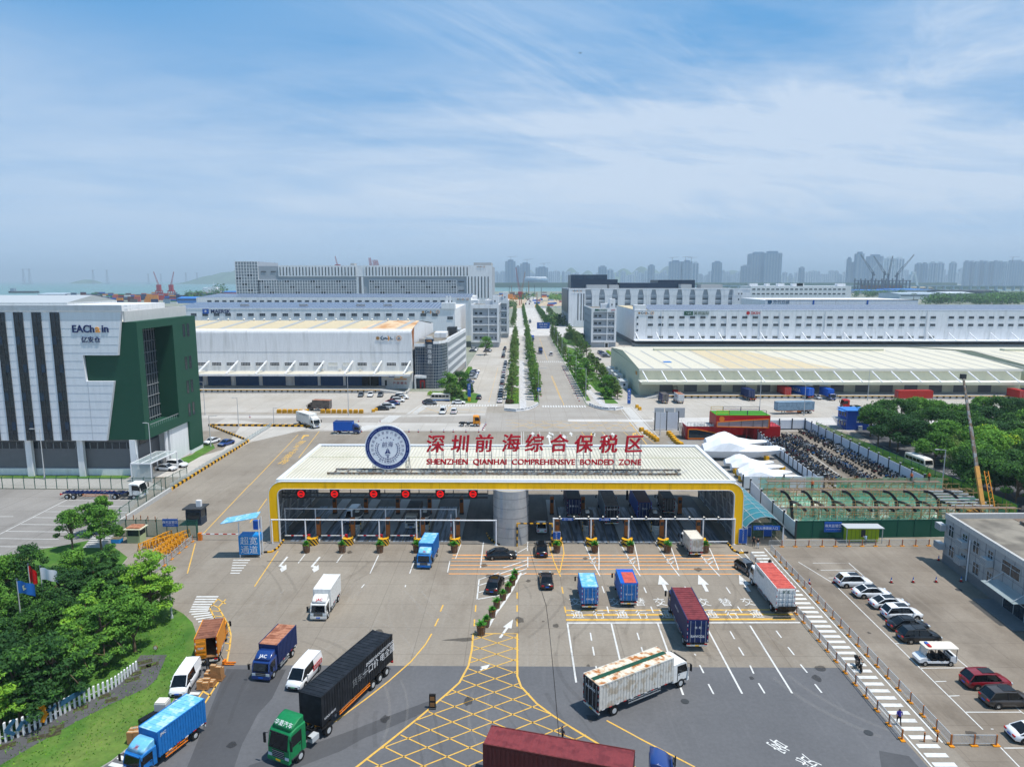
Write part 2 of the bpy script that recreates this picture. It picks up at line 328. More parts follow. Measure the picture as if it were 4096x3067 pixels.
surf('dark_asphalt',[g('XB',*q)for q in[(0,910),(275,910),(170,1130),(60,1250),(-60,1480),(-120,1656),(-480,1656),(-180,905)]],.015,'asphaltdark')
surf('dark_asphalt',[g('XB',*q)for q in[(1405,1160),(1370,1150),(1060,1265),(790,1370),(480,1480),(0,1640),(-60,1700),(260,1700),(700,1530),(860,1440),(1100,1340),(1385,1215)]],.017,'asphaltdark')  # long tapering band laid over the road in a darker tone
surf('dark_asphalt',[g('XD',*q)for q in[(985,1530),(1215,1572),(1290,1656),(1300,1700),(1010,1700)]],.017,'asphaltdark')
surf('avenue_road',[(7.2,226),(22.9,226),(23.2,520),(7.4,520)],.016,'avenue')
surf('avenue_road',[(7.4,520),(23.2,520),(25,1040),(8,1040)],.020,'whitecon')
surf('avenue_road',[(8,1040),(25,1040),(45,1700),(25,1700)],.016,'palecon')
surf('side_street',[(-45,520),(-45,610),(60,610),(60,520)],.014,'whitecon')
surf('side_street',[(-26,226),(-5.2,226),(-5.2,520),(-24,520)],.011,'concrete2')
surf('side_street',[(35,228),(42.5,228),(42.5,300),(52,365),(74,365),(74,470),(36,470)],.011,'concrete2')
surf('pavement',[(-4.2,218.),(-.5,216.2),(3,218.5),(5,222.5),(6.6,228.5),(7.1,520),(-5.0,520),(-5.0,226)],.0,'palecon','kerb',.13)
surf('pavement',[(23.3,231),(24.,227.5),(25.5,223),(28.5,219),(31.5,218.6),(34.2,220.5),(34.8,240),(34.9,345),(34.6,520),(23.5,520)],.0,'palecon','kerb',.13)
surf('pavement',[(-5,612),(7,612),(7.5,1030),(-5,1030)],.0,'whitecon','kerb',.13)
surf('pavement',[(24.5,612),(45,612),(40,1030),(26.5,1030)],.0,'whitecon','kerb',.13)
m=mat('paving','C9C8C8',.8);nn=m.node_tree;bt=nn.nodes.new('ShaderNodeTexBrick');bt.offset=.5;bt.inputs['Color1'].default_value=col('D4D3D2');bt.inputs['Color2'].default_value=col('BDBCBC');bt.inputs['Mortar'].default_value=col('8F8F92');bt.inputs['Scale'].default_value=1;bt.inputs['Brick Width'].default_value=.8;bt.inputs['Row Height'].default_value=1.1;bt.inputs['Mortar Size'].default_value=.09
gp=nn.nodes.new('ShaderNodeNewGeometry');nn.links.new(gp.outputs['Position'],bt.inputs['Vector']);nn.links.new(bt.outputs['Color'],nn.nodes['Principled BSDF'].inputs['Base Color'])
surf('pavement_paving',[(.5,220),(2.6,220),(2.6,356),(.5,356)],.136,'paving')
surf('pavement_paving',[(25.6,262),(27.6,262),(29.4,232),(34,223.5),(31.5,221),(28.6,222),(27.6,230)],.136,'paving')
def bed(pts,m='grass',z=.14):return surf('lawn',pts,z,m)
bed([(5.4,234),(7.0,234),(7.0,518),(5.4,518)]);bed([(5.4,615),(7.2,615),(7.3,1025),(5.4,1025)])
bed([(23.7,236),(25.3,236),(25.3,345),(23.7,345)]);bed([(23.7,352),(25.3,352),(25.3,516),(23.7,516)]);bed([(25,615),(27,615),(28,1025),(27,1025)])
for y0,y1 in((230,268),(272,300),(304,338),(362,400),(412,500)):bed([(-4.4,y0),(.1,y0),(.1,y1-4),(-2,y1),(-4.4,y1)])
for a in([(29.8,231),(34.3,231),(33.5,246),(31,250)],[(29.6,258),(33,250),(34.3,262),(34.2,300),(30.5,300),(29,275)],[(28.5,310),(34.3,306),(34.3,345),(27,343)],[(27,356),(34.3,356),(34.3,420),(28.5,440)],[(28,450),(35,440),(41,440),(41,505),(29,505)]):bed(a)
bed([(-14.5,232),(-23,232),(-27,248),(-20,258),(-14,250)],z=.02);bed([(-30,440),(-20,440),(-18,500),(-30,500)],z=.02)
isl=kerbL[:-1]+[(-90,36),(-130,60),(-130,88),(-88,93),(-73,103),(-68.5,106.5),(-64.6,103),(-59.7,98.6),(-58.8,94.8),(-57.5,90),(-50,86)]
surf('lawn',isl,.0,'grass','kerb',.14)
surf('slab_path',[g('XA',*q,.15)for q in[(1075,800),(1275,798),(1195,985),(1120,1050),(850,1170),(560,1320),(300,1465),(0,1640),(-200,1745),(-200,1560),(0,1455),(250,1330),(520,1210),(760,1105),(910,1010)]],.150,'tile')
bb=MB()
for q in[(1110,850,1.1),(1165,870,1),(1110,890,.9),(1040,938,.8),(1010,985,1.1),(800,1112,.9),(850,1142,.9),(618,1203,1),(432,1355,1),(408,1400,1),(275,1435,1.1),(52,1492,1.1)]:
 p=g('XA',q[0],q[1],.16);bb.bx(p.x-q[2]*.62,p.x+q[2]*.62,p.y-.4,p.y+.4,.13,.158,'soilhole',.55)
mat('soilhole','3C372A',.9,var=.3,vs=3,c2='4F5A2E',lo=.5,hi=.6)
struct(bb.obj('open_pits'))
surf('car_park',[(39.6,103.5),(66,104.3),(66,20),(39.4,20)],.010,'brownlot')
surf('car_park',[(66,20),(66,104.3),(130,104),(130,20)],.009,'brownlot')
surf('side_yard',[(39,134),(39,176),(61,183),(71,187),(71,134)],.012,'greylot')
surf('bike_yard',[(62,130.6),(66.3,182),(69.8,188),(84.5,188.5),(86.5,130.6)],.014,'brownlot')
surf('building_site',[(45.6,108.5),(47.5,131),(88,131),(88,108.5)],.014,'palecon')
surf('asphalt_road',[(84.5,135),(96,195),(160,198),(200,150),(200,95),(96,95),(96,110)],.016,'asphaltdark')
surf('lorry_park',[(-75,132.4),(-160,134.5),(-160,80),(-84,86),(-68,107.4),(-70,113.4)],.012,'greylot')
surf('drive',[(-160,135.6),(-160,141),(-81,141),(-70.2,132.4),(-71.5,142),(-84,142),(-74,166),(-81,194.3),(-90,194.3),(-90,205),(-60,190),(-70.3,174),(-71.2,150),(-70.3,132.6)],.016,'palecon')
surf('lawn',[(-84,140.3),(-160,140.6),(-160,143),(-84,143)],.03,'grass');surf('lawn',[g('YA',*q)for q in[(1510,545),(1560,575),(1640,570),(1900,425),(1880,385),(1800,390),(1700,480)]],.03,'grass')
surf('lane_floor',[(-38.5,104.9),(33.8,104.9),(33.8,131),(-38.5,131)],.018,'lanefloor')
surf('rubble_ground',[(27.5,1040),(170,1040),(300,1700),(50,1700),(36,1400)],.02,'rubble')
surf('rubble_ground',[(-40,1040),(7,1040),(24,1700),(-80,1700)],.02,'rubble')
# ---------------- painted markings ----------------
def mark(b,n='road_marking'):return struct(b.obj(n))
Z1=.024
b=MB();zb=MB()
for P in([(326,1380),(270,1500)],):
 pass
for a,c in(((487,1360),(425,1440)),((815,1365),(765,1435)),((1135,1370),(1060,1530)),((1470,1370),(1410,1530)),((1765,1420),(1745,1520))):b.line([g('YB',*a),g('YB',*c)],.15,Z1,'whitepaint')
for a,c in(((1010,1625),(985,1656)),((1375,1632),(1370,1650))):b.line([g('YB',*a),g('YB',*c)],.15,Z1,'whitepaint')
for(x,y)in((325,1380),(610,1383)):
 pts=[(0,0),(-75,88),(-45,95),(-62,110),(-45,138),(-2,112),(-5,70),(-22,84),(-48,78),(14,4)]
 b.sheet([g('YB',x+q[0],y+q[1])for q in pts][::-1],Z1,'whitepaint')
for i,yy in enumerate((1368,1396,1425,1458,1490,1533)):
 x0,x1=(1790-i*7,2208);A=g('YB',x0,yy);Bq=g('YC',2110+i*3,yy+2)
 b.line([A,Bq],.22 if i else.3,Z1-.003,'orangepaint')
def poly(v,*pp,wd=.16,m='whitepaint',z=Z1,closed=False):b.line([g(v,*q)for q in pp],wd,z,m,closed)
poly('YC',(430,1260),(475,1420),(535,1558),m='yellowpaint');poly('YC',(550,1250),(565,1350),(525,1530),m='yellowpaint')
for x0,x1,dx in((740,865,0),(1055,1180,0),(1370,1490,0),(1680,1820,0)):
 k={740:882,1055:1240,1370:1585,1680:1940}[x0]
 poly('YC',(x0,1255),((x0*.55+k*.45),1400),(k,1553));poly('YC',(x1,1245),((x1*.4+k*.6),1400),(k-8,1500))
 for yy in(1395,1430):poly('YC',(x0*.45+k*.55-30+(yy-1395)*.3,yy),(x0*.3+k*.7-28+(yy-1395)*.3,yy+16),(x0*.2+k*.8-8,yy-6),wd=.25)
poly('YC',(2055,1320),(2160,1410));poly('YC',(245,1250),(242,1330));poly('YC',(245,1300),(160,1345));poly('YC',(245,1385),(245,1475))
poly('YB',(2062,1250),(2035,1480));poly('YB',(1865,1270),(1815,1400),wd=.12)
for k in range(4):poly('YC',(245-k*4,1410+k*38),(30-k*35,1480+k*55),wd=.2)
poly('YB',(250,1330),(40,1645),m='yellowpaint');poly('YB',(150,870),(0,1080),m='yellowpaint')
b.line([g('YA',*q)for q in((2208,745),(1790,1185))],.16,Z1,'yellowpaint');b.line([g('YA',*q)for q in((1725,1265),(1690,1400),(1655,1530))],.16,Z1,'yellowpaint')
poly('YB',(425,305),(0,750),m='yellowpaint');poly('YB',(612,275),(430,510),m='yellowpaint');poly('YB',(430,625-60),(430,566),m='yellowpaint')
b.sheet([g('YB',*q)for q in((450,345),(462,345),(485,318),(520,318),(522,308),(470,310))][::-1],Z1,'yellowpaint')
for ch,x,y,s in(('用',447,375,3.6),('车',415,408,3),('卡',395,440,3),('货',360,472,3.4),('限',330,505,3.4),('跨',300,545,3.6)):
 p=g('YB',x,y);b.text('*'+ch,s*.55,flat(p.x,p.y,Z1,0,1,2.3),'yellowpaint')
for a,c in(((1475,418),(1455,468)),((1440,522),(1412,580)),((1725,420),(1722,470)),((1716,528),(1713,580))):poly('XB',a,c,wd=.18,m='yellowpaint')
for y in((322,370),(420,470),(525,582)):poly('XC',(131,y[0]),(131,y[1]),wd=.18,m='yellowpaint')
poly('XB',(1388,638),(1340,720),(1230,850),(1060,1000),(880,1140),(640,1315),wd=.17,m='yellowpaint')
OUT=[('XB',1705,637),('XC',132,637),('XC',132,960),('XC',160,1040),('XC',280,1170),('XC',400,1260),('XC',540,1350),('XC',745,1475),('XC',1000,1640),('XC',1100,1700)]
OUTL=[('XB',1705,637),('XB',1695,760),('XB',1670,880),('XB',1600,1010),('XB',1500,1100),('XB',1300,1270),('XB',1100,1430),('XB',820,1650),('XB',700,1745)]
po=[g(*q)for q in OUT];pl=[g(*q)for q in OUTL]
b.line(po,.22,Z1,'yellowpaint');b.line(pl,.22,Z1,'yellowpaint')
ring=po+pl[::-1][:-1]
def inside(p):
 r=False;n=len(ring)
 for i in range(n):
  a,c=ring[i],ring[(i+1)%n]
  if(a.y>p.y)!=(c.y>p.y)and p.x<(c.x-a.x)*(p.y-a.y)/(c.y-a.y)+a.x:r=not r
 return r
for sg in(1,-1):
 d=Vector((math.cos(R(32)),sg*math.sin(R(32))));nrm=Vector((-d.y,d.x));k0=Vector((1.4,60))
 for k in range(-34,34):
  o=k0+nrm*k*2.05;t=-60;st=None
  while t<60:
   p=o+d*t;i_=inside(p)
   if i_ and st is None:st=t
   if(not i_ or t>59.5)and st is not None:b.line([o+d*st,p],.13,Z1+.002,'yellowpaint');st=None
   t+=.25
poly('XC',(815,1300),(1100,1455),(1490,1656),wd=.17,m='yellowpaint')
b.line([g('XC',512,556),g('XD',385,552)],.3,Z1,'whitepaint')
for i,yy in enumerate((460,495,532)):b.line([g('XC',505,yy),g('XD',330 if i<2 else 345,yy-6)],.42 if i else.28,Z1-.002,'yellowpaint')
poly('XC',(515,558),(582,1010),wd=.2);poly('XC',(850,558),(925,875),wd=.2);poly('XC',(1205,560),(1400,1105),wd=.2);poly('XC',(1580,590),(1850,1095),wd=.2);poly('XD',(0,575),(322,1092),wd=.2)
for L in([(690,630),(700,690)],[(708,737),(720,803)],[(733,885),(745,945)],[(1048,630),(1064,684)],[(1080,740),(1098,800)],[(1525,877),(1556,938)],[(1592,1022),(1632,1098)],[(1758,618),(1792,678)],[(1823,740),(1862,803)],[(472,280),(482,330)],[(493,430),(503,480)],[(780,275),(797,326)],[(818,430),(830,478)],[(1100,283),(1118,326)],[(1152,430),(1172,478)],[(1412,277),(1442,328)],[(1728,283),(1760,330)],[(1815,430),(1850,478)],[(1485,790),(1495,803)]):
 poly('XC',*L,wd=.17,m='yellowpaint' if L[0][0]<500 else 'whitepaint')
for L in([(200,615),(240,668)],[(290,740),(338,800)],[(385,872),(437,935)],[(65,1015),(112,1092)],[(495,1022),(548,1088)],[(0,880),(28,942)]):poly('XD',*L,wd=.17)
def arrow(v,x0,y0,x1,y1,wd=.35,hw=1.3,hl=2.2):
 a,c=g(v,x0,y0),g(v,x1,y1);d=(c-a).normalized();n_=Vector((-d.y,d.x));e=c-d*hl
 b.sheet([a-n_*wd/2,e-n_*wd/2,e-n_*hw/2,c,e+n_*hw/2,e+n_*wd/2,a+n_*wd/2],Z1,'whitepaint')
for q in((1272,315,1218,187),(1583,315,1515,187),(1905,315,1825,187),(632,250,606,186)):arrow('XC',*q,wd=.45,hw=1.5,hl=3.2)
arrow('XC',0,670,100,528,wd=.3,hw=1.1);arrow('XB',1760,915,1835,870,.25,.9,1.1)
arrow('YC',0,0,0,1)if False else None
for(x,y,ch)in((575,392,'交'),(880,392,'交'),(1065,395,'替'),(1222,394,'交'),(1555,396,'交'),(1722,396,'替'),(1890,392,'交'),(590,488,'通'),(755,488,'行'),(928,488,'通'),(1085,488,'行'),(1268,486,'通'),(1610,486,'通'),(1772,488,'行')):
 p=g('XC',x,y);b.text('*'+ch,1.55,flat(p.x,p.y,Z1,.06,1.05,1.55),'whitepaint')
p=g('XD',45,485);b.text('*通',1.5,flat(p.x,p.y,Z1,.06,1.05,1.55),'whitepaint')
for(x,y,ch)in((215,1495,'客'),(445,1620,'货')):
 p=g('XD',x,y);b.text('*'+ch,1.9,flat(p.x,p.y,Z1,R(128),1.15,.75),'whitepaint')
mark(b)
b=MB();y=102
b.line([(35.1,103),(36.1,56),(36.3,40)],.16,Z1,'whitepaint');b.line([(39.0,103.5),(39.0,57.5)],.18,Z1,'whitepaint')
y=101.5
while y>38:b.bx(36.4,38.4,y,y+.55,Z1-.01,Z1+.003,'whitepaint');y-=1.21
mark(b,'zebra_crossing')
b=MB()
for i in range(13):
 t=i/12;a,c=g('XA',1500-i*9+(0 if i<6 else(i-6)*26),355+i*19.2),g('XA',1668-i*13+(0 if i<6 else(i-6)*27),355+i*19.5-(0 if i<4 else(i-4)*5))
 b.line([a,c],.35,Z1,'whitepaint')
for a,c in(((1345,1130),(1500,1138)),((1318,1170),(1470,1178)),((1015,1490),(1150,1520)),((960,1530),(1080,1560)),((905,1580),(1040,1612)),((840,1630),(960,1660)),((1420,1090),(1525,1095))):b.line([g('XA',*a),g('XA',*c)],.45,Z1,'whitepaint')
lp=[(1725,375),(1668,437),(1695,482),(1745,570),(1765,650),(1755,740),(1735,850)];lq=[(1665,372),(1602,440),(1635,510),(1665,600),(1690,680)]
for L in(lp,lq):b.line([g('XA',*q)for q in L],.18,Z1,'yellowpaint')
for a,c in(((1618,415),(1668,437)),((1605,462),(1690,466)),((1625,500),(1715,508)),((1648,535),(1730,540)),((1665,572),(1748,582)),((1675,612),(1757,620)),((1690,660),(1762,664)),((1695,705),(1760,714)),((1725,765),(1752,768)),((1665,372),(1725,410))):b.line([g('XA',*a),g('XA',*c)],.16,Z1,'yellowpaint')
for L in([(1700,960),(1640,1050),(1525,1230)],[(1560,1065),(1470,1195)]):b.line([g('XA',*q)for q in L],.18,Z1,'yellowpaint')
for a,c in(((1620,1030),(1650,1048)),((1555,1080),(1610,1110)),((1510,1140),(1565,1172)),((1480,1215),(1530,1226))):b.line([g('XA',*a),g('XA',*c)],.2,Z1,'yellowpaint')
for i in range(6):b.line([g('YA',2060-i*5,1412+i*23),g('YA',2208-i*18,1412+i*23)],.3,Z1,'whitepaint')
mark(b,'zebra_crossing')
b=MB()
for i in range(17):x=8+i*.88;b.bx(x,x+.45,224.6,227.6,Z1-.008,Z1+.002,'whitepaint')
for i in range(26):x=-31.5+i*.95;b.bx(x,x+.5,226.3,228.5,Z1-.012,Z1,'whitepaint')
for i in range(19):y=212.3+i*.95;b.bx(-35.6+i*.12,-32.2+i*.12,y,y+.5,Z1-.01,Z1,'whitepaint')
for i in range(14):y=199.6+i*.75;b.bx(-42+i*.1,-38+i*.1,y,y+.4,Z1-.01,Z1,'whitepaint')
for i in range(17):y=183+i*.75;b.bx(-51+i*.4,-46+i*.4,y,y+.35,Z1-.01,Z1,'whitepaint')
for i in range(42):y=181+i*1.05;b.bx(34.3,37.3,y,y+.5,Z1-.01,Z1-.002,'whitepaint')
for i in range(14):x=8+i*1.05;b.bx(x,x+.5,352,355,Z1-.008,Z1+.002,'whitepaint')
for x in(33.6,37.9):b.line([(x,180),(x,227)],.15,Z1,'whitepaint')
b.line([(33.,200),(33.2,160),(31.8,135)],.2,Z1,'yellowpaint')
for x0,x1 in((-118,-96),(-94,-72),(-70,-48)):
 pass
for i in range(24):
 x=-116+i*3.0
 b.line([(x,244.5),(x+4.3,251.8)],.13,Z1,'whitepaint');b.line([(x+.5,244.5),(x+4.8,251.8)],.13,Z1,'whitepaint')
b.line([(-116,244.5),(-45.5,244.5)],.13,Z1,'whitepaint')
for i in range(42):x=53+i*3.2;b.line([(x,228),(x-3.4,239.5)],.13,Z1,'whitepaint')
b.line([(50,228),(190,228)],.13,Z1,'whitepaint')
b.line([(14.3,300),(15,240)],.16,Z1,'yellowpaint');b.line([(14.8,300),(15.4,228)],.16,Z1,'yellowpaint');b.line([(15.2,500),(15.2,360)],.16,Z1,'yellowpaint')
b.line([(-10,330),(-10.6,234)],.15,Z1,'yellowpaint')if False else b.dash((-10.4,234),(-10,330),.15,3,2,Z1,'yellowpaint')
for a,c in(((-33,229),(-34.5,212.4)),((-22.5,226),(-24,212.4)),((-33,226),(-24,212.6)),((-34.5,213),(-22.6,225.5)),((-22,222),(-10.7,215)),((-24,217),(-12,224))):b.line([a,c],.16,Z1,'yellowpaint')
for k in range(3):
 b.line([(-4+k*.2,203-k*4),(36,199.5-k*5)],.14,Z1,'yellowpaint')
for k in range(8):b.line([(-2+k*4.5,201),(4+k*4.5,191)],.12,Z1,'yellowpaint');b.line([(-2+k*4.5,191),(4+k*4.5,200)],.12,Z1,'yellowpaint')
for q in((8.2,185),(12.4,185),(23.5,185)):
 b.sheet([(q[0]-.2,170),(q[0]+.2,170),(q[0]+.2,180),(q[0]+.8,180),(q[0],184),(q[0]-.8,180),(q[0]-.2,180)],Z1,'whitepaint')
for v,x,y in(('YC',290,300),('YC',628,300),('YC',1000,305),('YC',830,300)):
 p=g(v,x,y);b.sheet([(p.x-.15,p.y-2.5),(p.x+.15,p.y-2.5),(p.x+.15,p.y),(p.x+.6,p.y),(p.x,p.y+2.6),(p.x-.6,p.y),(p.x-.15,p.y)],Z1,'whitepaint')
for x0 in(188,208,350,530):poly('YC',(x0,280),(x0+(x0-150)*.06,400),wd=.12)
for x0 in(720,900,1090,1225):poly('YC',(x0,280),(x0+(x0-150)*.13,380),wd=.14,m='yellowpaint')
for q in((440,290),):b.sheet([g('YC',*e)for e in((425,287),(442,282),(440,290),(470,295),(475,312),(464,312),(460,302),(440,298),(445,303))][::-1],Z1,'whitepaint')
for q in(800,1170):b.sheet([g('YC',*e)for e in((q,312),(q+12,312),(q+14,300),(q+24,300),(q+24,306),(q+38,296),(q+22,286),(q+22,292),(q+2,292))][::-1],Z1,'yellowpaint')
mark(b)
b=MB()
for L in([(370,90),(640,255),(1780,1370)],[(480,98),(755,98),(1500,760),(2093,1250)],[(540,153),(812,150)],[(600,211),(885,208)],[(1110,712),(1400,705)],[(1300,900),(1665,897)],[(1415,1003),(1500,1000)],[(1520,1113),(1600,1110)],[(1650,1236),(2070,1236)],[(1840,1365),(1860,1365)],[(1880,1470),(2060,1656)],[(1940,1510),(2093,1510)]):b.line([g('XD',*q)for q in L],.12,.022,'whitepaint')
for L in([(0,1028),(118,1028)],[(0,1182),(640,855)],[(610,885),(1180,885)],[(510,934),(1140,938)],[(400,984),(1120,990)],[(290,1036),(1030,1046)],[(185,1096),(800,1104)],[(55,1157),(740,1166)],[(0,1221),(520,1228)],[(0,1292),(470,1298)],[(0,1366),(350,1371)],[(0,1447),(210,1449)]):b.line([g('YA',*q)for q in L],.14,.022,'whitepaint')
for L in([(190,255),(560,560)],[(240,258),(850,700)],[(300,258),(620,440),(1120,700)],[(560,340),(1270,700)]):b.line([g('YD',*q)for q in L],.14,.022,'whitepaint')
for L in([(1050,250),(1550,560),(2212,880)],):b.dash(g('YD',1040,380),g('YD',2150,900),.14,3,3,.026,'whitepaint')
b.dash(g('YD',780,250),g('YD',1700,640),.14,2.5,2,.026,'whitepaint')
for x,y,k in((1200,370,3),(1400,460,4),(1560,545,4),(1760,630,3)):
 for i in range(k):b.line([g('YD',x+i*22,y+i*18),g('YD',x+220+i*26,y+2+i*18)],.13,.026,'whitepaint')
mark(b)
mat('tyremark','3B3835',.8,alpha=.08);mat('scuff','C9C4BB',.8,alpha=.06);mat('oil','2B2927',.5,alpha=.4)
rt=random.Random(8);b=MB()
for i in range(46):
 x,y=rt.uniform(-38,34),rt.uniform(60,99);a=rt.choice((-90,-90,-100,-75,60,120))+rt.uniform(-12,12);k_=rt.uniform(-4,4);m_=rt.choice(('tyremark','tyremark','scuff'));n=rt.randrange(6,16)
 for sd_ in(-.9,.9):
  P=[];px,py,aa=x-sd_*math.sin(R(a)),y+sd_*math.cos(R(a)),a
  for j in range(n):P.append((px,py));px+=math.cos(R(aa))*.9;py+=math.sin(R(aa))*.9;aa+=k_
  b.line(P,rt.uniform(.2,.5),Z1+.006+i*.0001,m_)
for i in range(40):
 x,y,r=rt.uniform(-30,60),rt.uniform(56,128),rt.uniform(.15,.7);n=10;b.sheet([(x+r*rt.uniform(.6,1.2)*math.cos(2*PI*j/n),y+r*rt.uniform(.6,1.6)*math.sin(2*PI*j/n))for j in range(n)],Z1+.012,'oil')
q=[g('XB',*e)for e in((1460,690),(1500,682),(1600,672),(1690,665),(1700,690),(1640,698),(1560,692))];b.sheet(q,Z1+.014,'oil')
mark(b,'road_stain')
b=MB();b.line([(-38,97.6),(33,97.9)],.12,.027,'hazblack');b.line([g('XC',320,320),g('XC',352,420),g('XC',380,640),g('XC',405,900),g('XC',425,1120),g('XC',450,1420)],.06,.0275,'hazblack');b.line([g('YC',240,1250),g('XC',320,320)],.04,.0275,'hazblack');mark(b,'drain_line')
# ---------------- buildings ----------------
mat('panel_white','DCE0E6',.45,var=.06,vs=.5,stretch=(1.5,1.5,.2));mat('panel_joint','AEB3BA',.6);mat('panel_green','1A4A39',.6,var=.05,vs=.3)
mat('wallwhite','E0E2E5',.6,var=.07,vs=.6,c2='C9CBCC',lo=.52,hi=.78,stretch=(1.2,1.2,.12));mat('wallgrey','9CA3AB',.7,var=.05,vs=.2);mat('walldark','6A6C70',.7,var=.05,vs=.3)
mat('parapet','BFC0C0',.75,var=.1,vs=.5,stretch=(3,3,.4));mat('conwall','B3B3B1',.8,var=.1,vs=.5,stretch=(2,2,.4));mat('roofdark','69645C',.9,var=.15,vs=.2,c2='8A8479',lo=.45,hi=.6)
mat('cream','CDCDB5',.55,var=.05,vs=.3,stretch=(1,1,.3));mat('roofcream','CBC5B4',.5,var=.04,vs=.2);mat('rooftan','C6B797',.6,var=.06,vs=.2);mat('roofwhite','CDC7B4',.5,var=.04,vs=.2)
mat('rust','9A5F30',.85,var=.2,vs=1.2);mat('blueshutter','1F4C80',.5,var=.06,vs=.5);mat('navy','1B2A5E',.5);mat('gold','B68A4E',.5);mat('logoblue','2B5573',.5);mat('logoorange','DE9A4C',.5);mat('skylight','A7A9A7',.5)
mat('navywall','22354A',.35,var=.1,vs=.1);mat('blueroof','2F78C4',.5,var=.08,vs=.1);mat('mesh_grey','8E959C',.6)
m=mat('solar','2B3550',.25);nn=m.node_tree;bt=nn.nodes.new('ShaderNodeTexBrick');bt.offset=0;bt.inputs['Color1'].default_value=col('3A4560');bt.inputs['Color2'].default_value=col('46536F');bt.inputs['Mortar'].default_value=col('9CA3B0');bt.inputs['Scale'].default_value=1;bt.inputs['Brick Width'].default_value=2.2;bt.inputs['Row Height'].default_value=4.2;bt.inputs['Mortar Size'].default_value=.16
gp=nn.nodes.new('ShaderNodeNewGeometry');nn.links.new(gp.outputs['Position'],bt.inputs['Vector']);nn.links.new(bt.outputs['Color'],nn.nodes['Principled BSDF'].inputs['Base Color'])
def W0(b,name,par,label=None):
 """mesh written in world coordinates, hung under a thing"""
 o=b.obj(name,par);o.location=-par.location
 if label:o['label']=label
 return o
def kids(par,src,name,pts,rz=0):
 out=[]
 for p in pts:
  o=bpy.data.objects.new(name,src);C.objects.link(o);o.parent=par;o.location=Vector(p)-par.location;o.rotation_euler=(0,0,rz);out.append(o)
 return out
def winmesh(wd,h,n=2,frame='wallwhite',bars=1,sill=True,blind=0.):
 b=MB();b.bx(-wd/2,wd/2,-.03,.02,0,h,'glass')
 t=.07
 for x in(-wd/2,wd/2):b.bx(x-t,x+t,-.1,.0,0,h,frame)
 for z in(0,h):b.bx(-wd/2-t,wd/2+t,-.1 if z else-.16,.001,z-t,z+t,frame)
 for i in range(1,n):x=-wd/2+wd*i/n;b.bx(x-.03,x+.03,-.07,-.02,t,h-t,frame)
 for i in range(1,bars+1):z=h*i/(bars+1);b.bx(-wd/2+t,wd/2-t,-.065,-.021,z-.03,z+.03,frame)
 if blind:b.bx(-wd/2+t,wd/2-t,-.05,-.03,h*(1-blind),h-t,'offwhite')
 return b.mesh('window')
def logo(par,x,y,z,s,num,rz=0,side=False):
 """gold disc, stroked blue marks with an orange wing, bar, ringed number"""
 b=MB();T=Matrix.Translation((x,y,z))@Matrix.Rotation(rz,4,'Z')@Matrix.Rotation(PI/2,4,'X')
 def disc(cx,r0,r1,m):
  n=20;vs=[(cx+r*math.cos(2*PI*i/n),r*math.sin(2*PI*i/n),zz)for zz in(0,.12)for r in(r0,r1)for i in range(n)]
  f=[]
  for i in range(n):
   j=(i+1)%n;f+=[(i+2*n,j+2*n,j+3*n,i+3*n),(i+n,i+3*n,j+3*n,j+n)]
  b.add([T@Vector((q[0]*s,q[1]*s,q[2]))for q in vs],f,m)
 def st(pts,wd,m):
  for a,c in zip(pts,pts[1:]):
   d=Vector((c[0]-a[0],c[1]-a[1])).normalized()*wd/2;n_=Vector((-d.y,d.x));q=[Vector(a)-d+n_,Vector(a)-d-n_,Vector(c)+d-n_,Vector(c)+d+n_]
   vs=[T@Vector((e.x*s,e.y*s,zz))for zz in(0,.14)for e in q];b.add(vs,[(4,5,6,7),(0,1,5,4),(1,2,6,5),(2,3,7,6),(3,0,4,7)],m)
 disc(0,0.01,.42,'gold');disc(0,.2,.3,'wallwhite')if s>1 else None
 st([(1.15,.45),(.75,0),(1.1,-.42)],.2,'logoblue');st([(1.35,-.35),(1.6,.05),(1.8,-.2),(2.05,.1),(2.25,-.25),(2.6,-.1)],.2,'logoblue')
 b.add([T@Vector((q[0]*s,q[1]*s,.13))for q in[(2.5,.65),(2.7,.6),(3.05,.0),(2.75,-.65),(2.5,-.62),(2.62,-.2),(2.5,.0),(2.62,.22)]],[tuple(range(8))],'logoorange')
 st([(3.25,.2),(3.3,-.3),(3.75,-.3)],.2,'logoblue');st([(4.35,.6),(4.35,-.6)],.08,'midgrey')
 disc(5.3,.5,.62,'logoorange');b.text('*'+num,.95*s,T@Matrix.Translation((5.3*s,0,.06)),'logoblue')
 return W0(b,'logo',par)
def sign(par,body,x,y,z,s,m,sx=1.,name='lettering',yaw=0.):
 b=MB();b.text(body,s,front(x,y,z,yaw,0,sx),m,.08);return W0(b,name,par)
